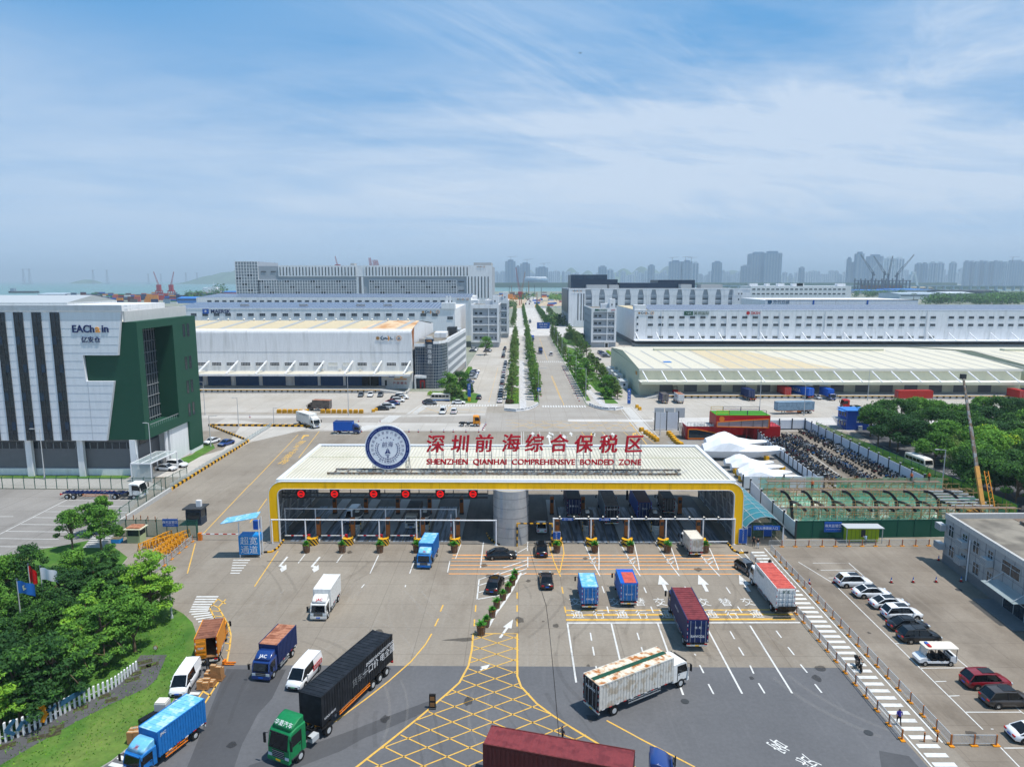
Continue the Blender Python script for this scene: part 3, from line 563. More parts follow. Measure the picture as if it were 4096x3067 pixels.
# --- office tower, left ---
T=thing('office_tower','tall office block with white panelled front, dark window strips and green side','office building',(-95,142,0))
b=MB();X0=-165
fr=[(X0,8.1),(X0,35.5),(-82.6,35.5),(-84.0,26.4),(-91.4,26.4),(-91.2,20.9),(-85.3,20.9),(-88.0,8.1)]
b.ext([(q[0],141.5,q[1])for q in fr],(0,.7,0),'panel_white')
for i in range(1,17):
 z=8.1+i*1.71
 xr=[x for x in(-88.0+(z-8.1)/12.8*2.7 if z<20.9 else-91.3 if z<26.4 else-84+(z-26.4)/9.1*1.4,)][0]
 b.bx(X0,xr-.1,141.47,141.5,z,z+.05,'panel_joint')
b.bx(-90.9,-90.84,141.46,141.5,8.2,20.8,'panel_joint')
W0(b,'front_cladding',T)
b=MB()
b.bx(X0,-82.2,141.3,142.2,35.6,36.9,'wallwhite');
for i in range(5):b.bx(X0,-82.2,141.24,141.3,35.7+i*.25,35.8+i*.25,'panel_joint')
b.ext([(-82.5,142,33.3),(-82.5,142,35.5),(-82.5,168.5,35.7),(-82.5,168.5,33.3)],(.35,0,0),'parapet');b.bx(X0,-82.5,168.2,168.6,33.3,35.6,'parapet')
b.bx(-100,-86,150,166,33.3,36.6,'wallwhite');b.bx(-140,-101,149,167,33.3,36.0,'wallwhite');b.sheet([(X0,142.2),(-82.5,142.2),(-82.5,168.2),(X0,168.2)],33.35,'roofcream')
b.bar((-86,148,36),(-83,152,36),.3,'wallwhite')
W0(b,'roof',T)
b=MB()
b.bx(X0,-88.5,142.25,168.4,8.1,33.3,'panel_green')
b.bx(-88.5,-80.02,142.25,142.3,8.1,33.3,'panel_green');b.bx(-88.5,-80,142.3,168.4,33.1,33.32,'panel_green');b.bx(-88.5,-80.0,142.3,168.4,8.1,8.3,'panel_green')
b.bx(-84.5,-80,142.3,144.4,8.3,33.1,'panel_green');b.bx(-84.5,-80,157.2,168.4,8.3,33.1,'panel_green');b.bx(-84.5,-80,144.4,157.2,8.3,10.1,'panel_green');b.bx(-84.5,-80,144.4,157.2,31.7,33.1,'panel_green')
b.bx(-82,-80.01,161.9,168.4,.9,8.1,'panel_green')
W0(b,'side_volume',T)
b=MB();b.bx(-84.6,-84.3,144.4,157.2,10.1,31.7,'glass')
for i in range(9):b.bx(-84.32,-84.1,144.5,157.1,10.8+i*2.5,10.9+i*2.5,'steel')
for i in range(12):b.bx(-84.3,-84.18,145.0+i*1.05,145.08+i*1.05,10.2,31.6,'steel')
W0(b,'glass_wall',T)
b=MB();b.bx(-80.2,-80.08,144.5,157.1,10.9,11.0,'steel');[b.bx(-80.2,-80.12,144.5+i*.9,144.56+i*.9,10.1,10.9,'steel')for i in range(14)];W0(b,'balcony_rail',T)
sw=MB();sw.bx(-.03,.02,-.5,.5,0,3.,'glass');[sw.bx(0,.06,y-.035,y+.035,0,3.,'darkgrey')for y in(-.5,.5)];[sw.bx(0,.07,-.52,.52,z-.035,z+.035,'darkgrey')for z in(0,1.5,3)];sw=sw.mesh('window')
kids(T,sw,'window',[(-79.98,162.3+dx,z)for z in(28.6,20.8,15,9.4)for dx in(0,2.1)])
st=MB()
st.bx(-.9,.9,-.06,.02,0,27.2,'glass')
for x in(-.92,0,.92):st.bx(x-.05,x+.05,-.16,-.05,0,27.2,'darkgrey')
for i in range(16):st.bx(-.9,.9,-.14,-.05,i*1.8,i*1.8+.09,'darkgrey')
for k,z in enumerate((2.3,8.6,14.6,20.5)):st.bx(-.82,-.06,-.22,-.17,z,z+1.7,'blueglass')if k%2 else st.bx(.06,.82,-.22,-.17,z,z+1.7,'blueglass')
kids(T,st.mesh('window_strip'),'window_strip',[(x,141.48,8.15)for x in(-96.45,-100.3,-104.1,-107.85,-111.6,-115.4,-119.2)])
b=MB();b.bx(X0,-83,143.4,167,0,8.1,'walldark');b.bx(X0,-83.2,143.1,143.4,0,1.5,'wallwhite');b.bx(X0,-82.8,143.3,143.4,5.9,7.3,'glass')
for i in range(36):b.bx(-83.2-i*1.6,-83.1-i*1.6,143.2,143.3,5.9,7.3,'steel')
b.bx(-83,-82.9,144,153,1.2,6.2,'walldark');b.bx(-83,-80.5,153.2,161.9,0,8.1,'wallwhite');b.bx(-82,-80.03,161.9,168.2,0,.9,'wallwhite');b.bx(-83,-82.88,145,152.5,6.4,7.6,'glass')
W0(b,'ground_floor',T)
cm=MB();cm.bx(-.65,.65,-.3,.5,0,8.1,'wallwhite');cm=cm.mesh('column');kids(T,cm,'column',[(x,142.4,0)for x in(-82.9,-94.3,-105.5,-116.8)])
b=MB();b.cyl((-81,152.2,0),(-81,152.2,8.1),.45,'wallwhite',12);W0(b,'column',T)
b=MB();b.text('*EACh',2.15,front(-90.75,141.42,31.95,0,0,.93),'navy',.15);b.text('*a',2.3,front(-87.75,141.42,31.75,0,0,1.),'logoorange',.15);b.text('*in',2.15,front(-86.15,141.42,31.95,0,0,1.),'navy',.15);b.text('*亿安仓',1.35,front(-89.35,141.42,29.7),'navy',.15);W0(b,'lettering',T)
T=thing('glass_canopy','white framed glass entrance canopy beside the grey garage front','canopy',(-79.6,143.5,0))
b=MB()
for x,y in((-81.3,138.2),(-77.2,138.3),(-76.8,148.5),(-81.3,148.5)):b.bx(x-.1,x+.1,y-.1,y+.1,0,3.9,'wallwhite')
for a,c in(((-81.3,138.2),(-77.2,138.2)),((-77.2,138.2),(-76.8,148.5)),((-81.3,138.2),(-81.3,148.5)),((-81.3,148.5),(-76.8,148.5)),((-79.2,138.2),(-79,148.5))):b.bar((a[0],a[1],3.95),(c[0],c[1],3.95),.2,'wallwhite')
W0(b,'frame',T)
mat('clearglass','B9C7C9',.1,alpha=.45);b=MB();b.bx(-81.2,-77.1,138.3,148.4,4.0,4.04,'clearglass');b.bx(-81.2,-77.2,138.18,138.22,.2,3.8,'clearglass');W0(b,'glass_pane',T)
# --- warehouse number two with docks ---
WL=-215
T=thing('warehouse','long pale warehouse with blue dock shutters, ring number 2 and rust at its roof corner','warehouse',(-80,263,0))
b=MB();b.bx(WL,-41.4,263,330,0,21.7,'wallwhite')
n=6;secs=[]
for x in(WL,-41.4):secs.append([(x,263+1.5*(1-math.cos(R(90*i/n))),21.7+1.5*math.sin(R(90*i/n)))for i in range(n+1)])
b.loft(secs,'wallwhite',closed=False,caps=False)
b.add([(-41.41,263,21.7),(-41.41,264.5,23.2),(-41.41,284,25.3),(-41.41,320,22),(-41.41,330,21.7)],[(0,1,2,3,4)],'wallwhite')
b.bx(WL,-41.5,262.93,262.99,14.4,14.5,'panel_joint')
W0(b,'wall',T)
b=MB();b.add([(WL,264.4,23.2),(-41.3,264.4,23.2),(-41.3,284,25.35),(WL,284,25.35),(-41.3,330,21.8),(WL,330,21.8)],[(0,1,2,3),(3,2,4,5)],'rooftan')
mat('rustfade','D9BE9A',.6,c2='B98450',lo=.42,hi=.7,vs=.2);b.add([(-62,264.4,23.22),(-41.28,264.4,23.22),(-41.28,284,25.37),(-56,284,25.37)],[(0,1,2,3)],'rustfade')
b.add([(-41.38,263.4,22.4),(-41.38,270,23.7),(-41.38,268,17.),(-41.38,266,15)],[(0,1,2,3)],'rust')
for i in range(13):x=-48-i*11.5;b.add([(x,265,23.3),(x+2,265,23.3),(x+5.5,283,25.33),(x+3.5,283,25.33)],[(0,1,2,3)],'skylight')
W0(b,'roof',T)
vent=MB();vent.cyl((0,0,0),(0,0,.5),.25,'steel',8);vent.cyl((0,0,.45),(0,0,.95),.5,'offwhite',10,.15)
kids(T,vent.mesh('vent'),'vent',[(-46-i*4.2-(i//3)*2.4,284,25.3)for i in range(26)])
b=MB();b.bx(WL,-41,254,263,6.5,6.9,'roofcream');b.bx(WL,-40.9,253.9,254.02,6.2,6.95,'wallwhite');
for x in[-42.2-i*11.2 for i in range(14)]:b.bar((x+.2,262.8,10.9),(x-1.3,255,6.95),.45,'wallwhite')
W0(b,'canopy',T)
b=MB();b.bx(WL,-52,252.4,263,0,1.3,'conwall');b.bx(WL,-52,252.3,252.42,1.05,1.3,'hazyellow');b.ext([(-52,252.4,0),(-52,252.4,1.3),(-42,252.4,0.02)],(0,5,0),'conwall');[b.bx(x,x+.5,252.2,252.4,.5,1.0,'rubber')for x in[-54-i*2.2 for i in range(60)]];b.bx(-42,-41.5,250.5,258,0,.9,'conwall');W0(b,'dock',T)
sh=MB();sh.bx(-4.5,4.5,-.05,.02,0,4.6,'blueshutter');[sh.bx(-4.5+i*.5,-4.46+i*.5,-.09,-.05,0,4.6,'navywall')for i in range(19)]
kids(T,sh.mesh('dock_shutter'),'dock_shutter',[(x,262.95,1.3)for x in(-83.0,-72.8,-63.3,-95.5,-106,-117,-128)])
b=MB();b.bx(-61.5,-54.5,262.9,263.02,1.3,5.6,'black');b.bx(-61.6,-61.2,262.8,262.9,1.3,5.6,'blueshutter');b.bx(-54.6,-53.5,262.8,262.9,1.3,5.6,'blueshutter');b.bx(-58,-57.8,262.7,262.9,1.3,5.6,'steel');b.bx(-52.2,-51.4,262.9,263.02,1.3,3.4,'darkgrey');W0(b,'doorway',T)
b=MB();[b.bx(x-.5,x+.5,262.6,263,1.3,6.4,'wallwhite')for x in(-77.8,-67.9,-89,-100.5,-111.5,-122.5)];W0(b,'dock_pier',T)
sign(T,'*严 禁 烟 火',-46.3,262.9,2.3,1.0,'red',1.15);b=MB();b.bx(-50.6,-48.4,262.85,262.98,4.6,5.5,'signblue');b.bx(-46.2,-45.2,262.85,262.98,4.3,4.8,'yellow');b.bx(-48.6,-43.6,262.88,262.98,3.6,4.0,'logoorange');W0(b,'notice_board',T)
wm=winmesh(3.7,1.35,6,'wallwhite',1);wb=winmesh(3.7,1.35,3,'wallwhite',1,True,.95)
for i in range(22):kids(T,wb if i in(2,4,5)else wm,'window',[(-43.8-i*5.68,262.96,9.0)])
logo(T,-54.5,262.9,19.8,1.55,'2')
b=MB();[b.box((x,262.6,z),(.9,.5,.7),'offwhite')for x,z in((-55.5,7.5),(-61.6,7.5),(-69.5,7.6),(-76.2,7.6))];W0(b,'air_conditioner',T)
# --- warehouse three behind it, and its twin ---
wm3=winmesh(3.2,1.6,3,'wallgrey',1)
T=thing('warehouse','white warehouse with dark solar roof, light blue star sign and ring number 3','warehouse',(-100,390,0))
b=MB();b.bx(-200,-36.4,390,470,0,25.7,'wallwhite');b.bx(-44,-36.3,389.5,396,25.7,29.2,'wallwhite');b.bx(-41.5,-40.3,391,392,29.2,33,'wallwhite');b.bx(-39.6,-38.6,391,392,29.2,33,'wallwhite');W0(b,'wall',T)
b=MB();b.add([(-200,391,26.0),(-45,391,26.0),(-45,425,28.4),(-200,425,28.4),(-45,470,26),(-200,470,26)],[(0,1,2,3),(3,2,4,5)],'solar');b.bx(-200,-36.4,389.8,391,25.7,26.02,'wallwhite')
for x in(-80,-96,-130,-165):b.bx(x,x+5,405,406.2,27,27.9,'skylight')
W0(b,'roof',T)
kids(T,wm3,'window',[(-47.8-i*6.57,389.97,21.6)for i in range(23)]+[(-35.7-3.4,389.97,19.8)])
b=MB();b.bx(-180.6,-177,389.8,389.95,23.,26.-.2,'signblue');b.text('*✶',2.6,front(-178.8,389.75,24.4),'wallwhite');b.text('*MAERSK',3.0,front(-170.2,389.85,24.3,0,0,1.02),'navy',.1);W0(b,'lettering',T)
logo(T,-54.5,389.9,24,1.6,'3')
T=thing('warehouse','low white warehouse with a single window row seen just behind the solar roof','warehouse',(-120,520,0))
b=MB();b.bx(-245,-36.3,520,600,0,28.9,'wallwhite');b.bx(-38.5,-31,522,540,0,27,'wallwhite');W0(b,'wall',T)
b=MB();b.add([(-245,521,29),(-36.3,521,29),(-36.3,560,31),(-245,560,31)],[(0,1,2,3)],'solar');W0(b,'roof',T)
kids(T,wm3,'window',[(-52-i*5.72,519.97,25.2)for i in range(33)]);logo(T,-46,519.9,27.6,1.35,'5')
# --- big latticed building behind ---
T=thing('logistics_building','huge pale building with white grid facade, slotted upper storeys and a square tower','building',(-155,700,0))
b=MB();b.bx(-287,-27.5,700.6,790,0,56,'wallgrey');b.bx(-288,-265,700.5,760,0,60.4,'wallgrey');W0(b,'wall',T)
def grid(x0,x1,z0,z1,nx,nz,name='facade_grid'):
 b=MB()
 for i in range(nx+1):x=x0+(x1-x0)*i/nx;b.bx(x-.22,x+.22,699.8,700.55,z0,z1,'wallwhite')
 for i in range(nz+1):z=z0+(z1-z0)*i/nz;b.bx(x0,x1,699.85,700.56,z-.2,z+.2,'wallwhite')
 W0(b,name,T)
 b=MB();r=random.Random(4)
 for i in range(nx):
  for j in range(nz):
   if(i//2%5==j%5*2%5)and(j in(1,3,5,6)):m_='glass'
   else:m_='mesh_grey'
   b.bx(x0+(x1-x0)*(i+.14)/nx,x0+(x1-x0)*(i+.86)/nx,700.4,700.58,z0+(z1-z0)*(j+.14)/nz,z0+(z1-z0)*(j+.86)/nz,m_)
 W0(b,'grid_panel',T)
grid(-288,-265,27,60.4,8,11);grid(-265,-165,25,42,38,6);grid(-152,-63.5,25,42,34,6)
b=MB();b.bx(-244,-165,699.4,700.4,45.4,56.6,'wallwhite');b.bx(-157,-27.2,699.4,700.4,45.4,56.6,'wallwhite');b.bx(-165,-157,699.9,700.5,45.4,56.4,'wallwhite');b.bx(-52.9,-27.2,699.4,700.4,0,45.4,'wallwhite');b.bx(-164.9,-158,699.8,700.3,20,45,'wallwhite');b.bx(-162.5,-160,699.5,699.82,20,45.3,'walldark')
W0(b,'upper_facade',T)
b=MB();b.bx(0,.9,0,.22,0,8.6,'glass');s1=b.mesh('window_slot');b=MB();b.bx(0,.9,0,.22,0,21.5,'glass');s2=b.mesh('window_slot')
kids(T,s1,'window_slot',[(-242.5+i*3.3,699.2,46.4)for i in range(24)]+[(-155+i*3.3,699.2,46.4)for i in range(32)]);kids(T,s2,'window_slot',[(-51.3+i*3.3,699.2,24)for i in range(7)])
b=MB()
for x in(-262,-252):b.bx(x,x+5,700.2,700.58,50,50.8,'darkgrey')
for z in(31,40):b.bx(-61.5,-55.5,700.2,700.58,z,z+.8,'darkgrey')
W0(b,'window_slot',T)
b=MB();b.bx(-46,-28,705,740,56,59.5,'conwall');b.bx(-173,-169,710,720,56,59,'conwall');W0(b,'roof_plant',T);logo(T,-42,699.2,55.2,1.3,'7')
# --- curved glass office ---
T=thing('corner_office','glass fronted corner office with curved blue curtain wall and white ribbon side','office building',(-33,266,0))
H2=20.5;arc=[(-29.6+5.4*math.cos(R(a))*-1 if 0 else 0,0)for a in()]
p0=[g('ZB',x,y)for x,y in((1680,1200),(1715,1190),(1750,1170),(1780,1140),(1800,1110))]
outl=[(-33.2,263.6),(-31.3,264.2),(-30.0,266),(-29.0,269),(-28.5,273),(-25.8,330),(-40.5,330),(-40.5,264.5),(-36.2,264.5),(-36.2,263.6)]
b=MB();b.prism(outl,0,17.6,'blueglass','roofdark');W0(b,'curtain_wall',T)
b=MB();
for i in range(15):
 z=.8+i*1.15
 for a,c in zip(outl[:4],outl[1:5]):b.bar((a[0],a[1],z),(c[0],c[1],z),.1,'galv')
 b.bx(-36.2,-33.2,263.5,263.62,z,z+.07,'galv');b.bx(-40.4,-36.2,264.4,264.52,z,z+.07,'galv')if z>5 else None
for a,c in zip(outl[:4],outl[1:5]):
 for t in(0,.33,.66):x,y=a[0]+(c[0]-a[0])*t,a[1]+(c[1]-a[1])*t;b.bx(x-.05,x+.05,y-.08,y+.02,0,17.6,'galv')
for i in range(7):b.bx(-36.2+i*.5,-36.14+i*.5,263.48,263.6,0,18.6,'galv');b.bx(-40.3+i*.7,-40.24+i*.7,264.38,264.5,5.4,16.5,'galv')if i<6 else None
W0(b,'mullion',T)
b=MB();b.bx(-36.25,-33.1,263.45,266,17.6,19.4,'navywall');W0(b,'sign_tower',T)
b=MB()
for i,ch in enumerate('招商保税'):b.text('*'+ch,1.75,front(-34.6,263.3,16.6-i*2.0),'wallwhite',.1)
b.text('*CMSL',.9,front(-34.6,263.4,18.7),'logoorange',.1);W0(b,'lettering',T)
b=MB()
for k in range(5):z=3.2+k*3.5;b.ext([(-28.45,272.9,z),(-25.7,330,z),(-25.7,330,z+1.7),(-28.45,272.9,z+1.7)],(-.5,0,0),'wallwhite')
b.ext([(-28.4,272.9,17.2),(-25.6,330,17.2),(-25.6,330,18.6),(-28.4,272.9,18.6)],(-.5,0,0),'wallwhite');b.bx(-28.8,-28.3,272.6,273.2,0,18.6,'wallwhite');b.bx(-26,-25.5,329.5,330.2,0,18.6,'wallwhite')
for a,c in zip(outl[:4],outl[1:5]):b.bar((a[0],a[1],18.0),(c[0],c[1],18.0),.5,'wallwhite',1.)
b.bx(-40.6,-36.3,263.9,264.6,16.4,17.6,'wallwhite');b.bx(-40.6,-36.0,262.6,265,4.2,5.2,'wallwhite');b.bx(-40.6,-40,262.6,263.2,0,4.2,'wallwhite')
W0(b,'white_trim',T)
b=MB();[b.ext([(-28.2+.001,274,4.95+k*3.5),(-25.75,329,4.95+k*3.5),(-25.75,329,6.6+k*3.5),(-28.2,274,6.6+k*3.5)],(-.2,0,0),'mesh_grey')for k in range(4)];W0(b,'ribbon_window',T)
b=MB();b.bx(-31.5,-27.5,300,306,17.7,21.5,'darkgrey');b.bx(-36,-31,290,300,17.7,19.8,'wallwhite');b.bx(-30,-26.8,308,318,17.7,20,'galv');b.cyl((-37,280,17.6),(-37,280,19),1.6,'galv',12);b.bx(-39.5,-34,270,272,17.6,19,'conwall');W0(b,'roof_plant',T)
b=MB();b.bx(-38.7,-36.7,264.3,264.48,0,3.2,'red');b.bx(-38.2,-37.2,264.25,264.32,0,2.6,'glass');W0(b,'entrance_door',T)
# --- five storey offices either side of the avenue ---
wo1=winmesh(1.8,1.5,2,'wallgrey',0);wo2=winmesh(.9,1.1,1,'wallgrey',0)
def office(label,x0,x1,y0,y1,H_,side,text=None):
 T=thing('office_block',label,'office building',((x0+x1)/2,y0,0))
 b=MB();b.bx(x0,x1,y0+1.2,y1,0,H_-1.2,'wallgrey');b.bx(x0,x1,y0+1.3,y1,H_-1.2,H_-.9,'roofdark');W0(b,'wall',T)
 b=MB();b.bx(x0,x1,y0,y0+1.25,H_-2.4,H_,'wallwhite');b.bx(x0,x0+1.2,y0,y0+1.25,3.6,H_-2.4,'wallwhite');b.bx(x1-1.2,x1,y0,y0+1.25,3.6,H_-2.4,'wallwhite');b.bx(x0,x1,y0+.002,y0+1.25,3.2,4.4,'wallwhite')
 for k in range(1,4):z=4+k*(H_-6.4)/4;b.bx(x0+1.2,x1-1.2,y0+.1,y0+1.2,z-.3,z+.35,'wallwhite')
 for x in(x0,x1-.35):b.bx(x,x+.35,y0+1.3,y1,H_-1.2,H_,'wallwhite')
 b.bx(x0+(x1-x0)*.62,x0+(x1-x0)*.62+.5,y0+.15,y0+1.2,4.4,H_-2.4,'wallwhite')
 W0(b,'facade_frame',T)
 P=[];Q=[]
 for k in range(4):
  z=5.3+k*(H_-6.4)/4
  for f in(.13,.3):P.append((x0+(x1-x0)*(f+.05),y0+1.17,z))
  Q.append((x0+(x1-x0)*.75,y0+1.17,z+.3));Q.append((x0+(x1-x0)*.88,y0+1.17,z+.1))
 kids(T,wo1,'window',P);kids(T,wo2,'window',Q)
 kids(T,wo2,'window',[(x0-.03 if side<0 else x1+.03,y0+6+i*6.5,5.3+k*(H_-6.4)/4)for i in range(6)for k in range(4)],-PI/2 if side<0 else PI/2)
 b=MB();b.bx(x0+(x1-x0)*.55,x0+(x1-x0)*.55+2.6,y0+1,y0+1.25,0,3.1,'wallwhite');b.bx(x0+(x1-x0)*.55+.5,x0+(x1-x0)*.55+2.1,y0+.9,y0+1.02,0,2.6,'black');W0(b,'entrance_door',T)
 b=MB();b.bx(x1-9,x1-3,y0+6,y0+12,H_-1,H_+2.6,'wallwhite');b.bx(x1-4,x1-.5,y0+3,y0+9,H_-1,H_+5.6,'wallwhite');b.bx(x1-3,x1-2.2,y0+2.9,y0+3.05,H_+1.6,H_+2.6,'darkgrey');W0(b,'roof_plant',T)
 return T
T=office('five storey grey office with two small parapet signs, right of avenue',45.5,61.2,429.6,480,24.6,-1)
b=MB();b.bx(47.6,50,429.5,429.62,22.9,24,'darkgreen');b.text('*美邦国际',1.35,front(52.6,429.55,23.4),'darkgreen',.1);b.text('*DKSH',1.0,front(59,429.55,23.4),'red',.1);W0(b,'lettering',T)
office('nearer five storey grey and white office left of the avenue, behind parked cars',-30,-12.4,428.7,470,26.8,1)
office('further grey and white office partly hidden behind the nearer one, left of avenue',-24,-7.6,500,545,27.5,1)
# --- warehouse four ---
T=thing('warehouse','long white warehouse with solar roof above the cream sheds, ring number 4','warehouse',(200,442,0))
b=MB();b.bx(74.5,400,442,524,3.2,22.7,'wallwhite');b.bx(74.5,400,450,524,0,3.2,'walldark');b.bx(74.5,82,442.5,449,22.7,26,'wallwhite');W0(b,'wall',T)
b=MB();b.add([(84,443,22.9),(400,443,22.9),(400,484,24.9),(84,484,24.9),(400,524,22.8),(84,524,22.8)],[(0,1,2,3),(3,2,4,5)],'solar');b.bx(74.5,400,441.9,443,22.7,22.92,'wallwhite');b.bx(74.6,84,449,520,22.7,23,'rooftan');W0(b,'roof',T)
b=MB();b.bx(74,400,434,442,3.5,4.0,'wallwhite');[b.bar((x+.2,441.9,8.6),(x+1.4,435,4.0),.5,'wallwhite')for x in[75.2+i*13.4 for i in range(24)]];W0(b,'canopy',T)
b=MB();b.bx(74.5,400,437,450,0,1.2,'conwall');W0(b,'dock',T)
wm4=winmesh(3.3,1.5,3,'wallgrey',1);wb4=winmesh(3.3,1.7,3,'wallgrey',0,True,.35);ws4=winmesh(1.1,1.3,1,'wallgrey',0)
xs4=[84.9+i*6.72 for i in range(14)]+[206.5-13.2*2+i*6.6 for i in range(14)]+[277.4+i*6.4 for i in range(8)]
xs4=sorted(set([round(x,1)for x in xs4 if not(176<x<179)]))
kids(T,wm4,'window',[(x,441.97,17.5)for x in xs4]+[(x,441.97,12.7)for x in xs4]);kids(T,wb4,'window',[(x,441.97,4.9)for x in xs4[:28]])
kids(T,ws4,'window',[(76.5,441.97,z)for z in(17.5,13.3,9.3,4.9)])
logo(T,77.5,441.85,21,1.6,'4')
b=MB();b.bx(106.3,112,441.8,441.95,19.6,22.1,'darkgreen');b.text('*∽ɜ<',2.2,front(109.1,441.75,20.9),'wallwhite',.1);b.text('*美邦国际',2.5,front(117.5,441.8,20.9),'darkgreen',.12);b.text('*DKSH',2.3,front(152,441.8,21),'red',.12);b.text('*●',3.0,front(147.3,441.8,21),'red',.1);W0(b,'lettering',T)
b=MB();b.cyl((0,0,0),(0,0,18.6),.18,'wallwhite',6);kids(T,b.mesh('downpipe'),'downpipe',[(x,441.7,4)for x in(92,133.8,155.5,168,197,262)])
# --- building six ---
T=thing('logistics_building','tall grey and white building with recessed bay strips and dark penthouse','building',(120,620,0))
b=MB();b.bx(45,208,620.7,722,0,34,'wallgrey');b.bx(44.6,45,630,715,12,33,'navywall');W0(b,'wall',T)
b=MB();b.bx(45,60,620,622,0,34.4,'wallwhite');xx=66
while xx<196:b.bx(xx,xx+6.2,620,622,0,34.4,'wallwhite');b.ext([(xx-.01,619.9,28),(xx+6.21,619.9,28),(xx+7.4,619.9,33.55),(xx-1.2,619.9,33.55)],(0,.7,0),'wallwhite');xx+=11.6
b.bx(192,208,620.1,622,0,34.4,'wallwhite');b.bx(45,208,619.8,622.1,33.6,34.6,'wallwhite');W0(b,'facade_pier',T)
b=MB()
for x in(53,55.8,58.2):b.bx(x,x+.8,619.85,620.02,6,30,'glass')
xx=60.5
while xx<190:
 for z in(20,25):b.bx(xx+.3,xx+5,620.6,620.69,z,z+.9,'darkgrey')
 for z in(23,28):b.bx(xx+.2,xx+5.2,620.5,620.69,z,z+.5,'wallwhite')
 xx+=11.6 if xx>65 else 11.8
for z in(24,29):[b.bx(x,x+1,619.9,620.12,z,z+1.6,'darkgrey')for x in(197,199.5)]
W0(b,'window_bay',T);logo(T,49,619.7,32.2,1.3,'6')
b=MB();b.bx(49,83,650,690,34.4,46.9,'navywall');b.bx(83,93,650.5,690,34.4,42.6,'navywall');b.bx(95,150,650,700,34.4,39.3,'navywall');b.bx(133,168,660,700,34.4,42,'navywall');[b.bx(53+i*10,61.5+i*10,649.85,650,43,46,'blueglass')for i in range(3)]
b.bx(63,82,640,650,34.4,37.5,'conwall');b.bx(84,93,642,650,34.4,37.5,'conwall');b.bx(150,160,640,652,34.4,38,'conwall');b.bx(170,190,645,660,34.4,37.8,'conwall');W0(b,'penthouse',T)
# --- cream sheds ---
def shed(label,x0,x1,brace=True):
 T=thing('warehouse',label,'warehouse',((x0+x1)/2,250,0))
 b=MB();b.bx(x0,x1,250,328,0,9.6,'cream')
 for x in(x0,x1):b.add([(x,250,9.6),(x,290,12.3),(x,328,10)],[(0,1,2)],'cream')
 W0(b,'wall',T)
 b=MB()
 e=.4
 b.add([(x0-.2,249.6,9.7),(x1+.3,249.6,9.7),(x1+.3,290,12.45),(x0-.2,290,12.45),(x1+.3,329,10.1),(x0-.2,329,10.1)],[(0,1,2,3),(3,2,4,5)],'roofwhite')
 if x0<60:
  b.add([(76,249.6,9.72),(118,249.6,9.72),(95,289,12.42),(72,289,12.42)],[(0,1,2,3)],'rooftan')
  for q in((56,262),):b.bx(q[0],q[0]+3,q[1],q[1]+3.4,10.5,10.75,'blueroof')
 b.bx(x0-.2,x1+.3,249.4,249.62,9.0,9.9,'offwhite')
 n=int((x1-x0)/6.9)
 for i in range(n+1):x=x0+5+i*6.9;b.add([(x,250,9.76),(x+.7,250,9.76),(x-4.3,289,12.43),(x-5,289,12.43)],[(0,1,2,3)],'skylight')
 W0(b,'roof',T)
 b=MB();b.bx(x0+13,x1-30,289,292,12.3,13.2,'cream');W0(b,'ridge_vent',T)
 b=MB();b.bx(x0-.4,x1+.4,243,250,5.3,5.6,'offwhite');b.bx(x0-.4,x1+.4,242.85,243.02,4.9,5.9,'cream')
 x=x0+1
 while x<x1:b.bar((x,249.8,9.0),(x+1.3,243.6,5.6),.35,'wallwhite');x+=7
 W0(b,'canopy',T)
 b=MB();b.bx(x0+6,x1,241.8,250,0,1.2,'conwall');b.bx(x0+6,x1,241.7,241.82,.95,1.2,'hazyellow');x=x0+8
 while x<x1:b.bx(x,x+.6,241.6,241.8,.4,.9,'rubber');x+=2.3
 b.ext([(x0+6,241.8,0),(x0+6,241.8,1.2),(x0+1,241.8,.02)],(0,4,0),'conwall');W0(b,'dock',T)
 dm=MB();dm.bx(-2.4,2.4,-.05,.02,0,3.6,'walldark');dm=dm.mesh('dock_shutter')
 kids(T,dm,'dock_shutter',[(x0+10+i*9,249.96,1.2)for i in range(int((x1-x0)/9)-1)])
 if x0<60:logo_(T,x0)
 return T
def logo_(T,x0):
 b=MB();b.text('*CMSL',1.8,front(x0-.08,256,7.4,-PI/2),'logoorange',.05);W0(b,'lettering',T)
shed('wide cream shed with striped metal roof and braced dock canopy, nearest right of avenue',44.5,184.3)
shed('cream shed beyond the grey gable, cut off by the right edge of the photo',192,300)
# --- shipping agency shed and white block behind ---
T=thing('warehouse','flat white shed with blue lettering and roundel behind the solar roof','warehouse',(247,540,0))
b=MB();b.bx(193,312,540,600,0,26.6,'wallwhite');b.bx(193,312,539.9,540,26.3,26.8,'darkgrey');b.bx(230,231.2,539.7,540,22,26.4,'signblue');b.bx(272,273.2,539.7,540,22,26.4,'signblue');W0(b,'wall',T)
b=MB();b.text('*外代仓储',3.2,front(205.5,539.8,25.1),'logoblue',.1);b.text('*●',4.4,front(196.5,539.8,25.1),'logoblue',.1);W0(b,'lettering',T)
T=thing('white_block','plain white storey block with two rows of small windows, far right of centre','building',(330,850,0))
b=MB();b.bx(285,408,850,890,0,34.6,'wallwhite');[b.bx(x,x+l,855,862,34.6,37.8,'wallwhite')for x,l in((285,10),(305,5),(320,8),(343,8),(393,10),(338,14))];W0(b,'wall',T)
wf=winmesh(3.6,1.5,2,'wallgrey',0);kids(T,wf,'window',[(289+i*5.8,849.97,z)for z in(24.5,30)for i in range(20)])
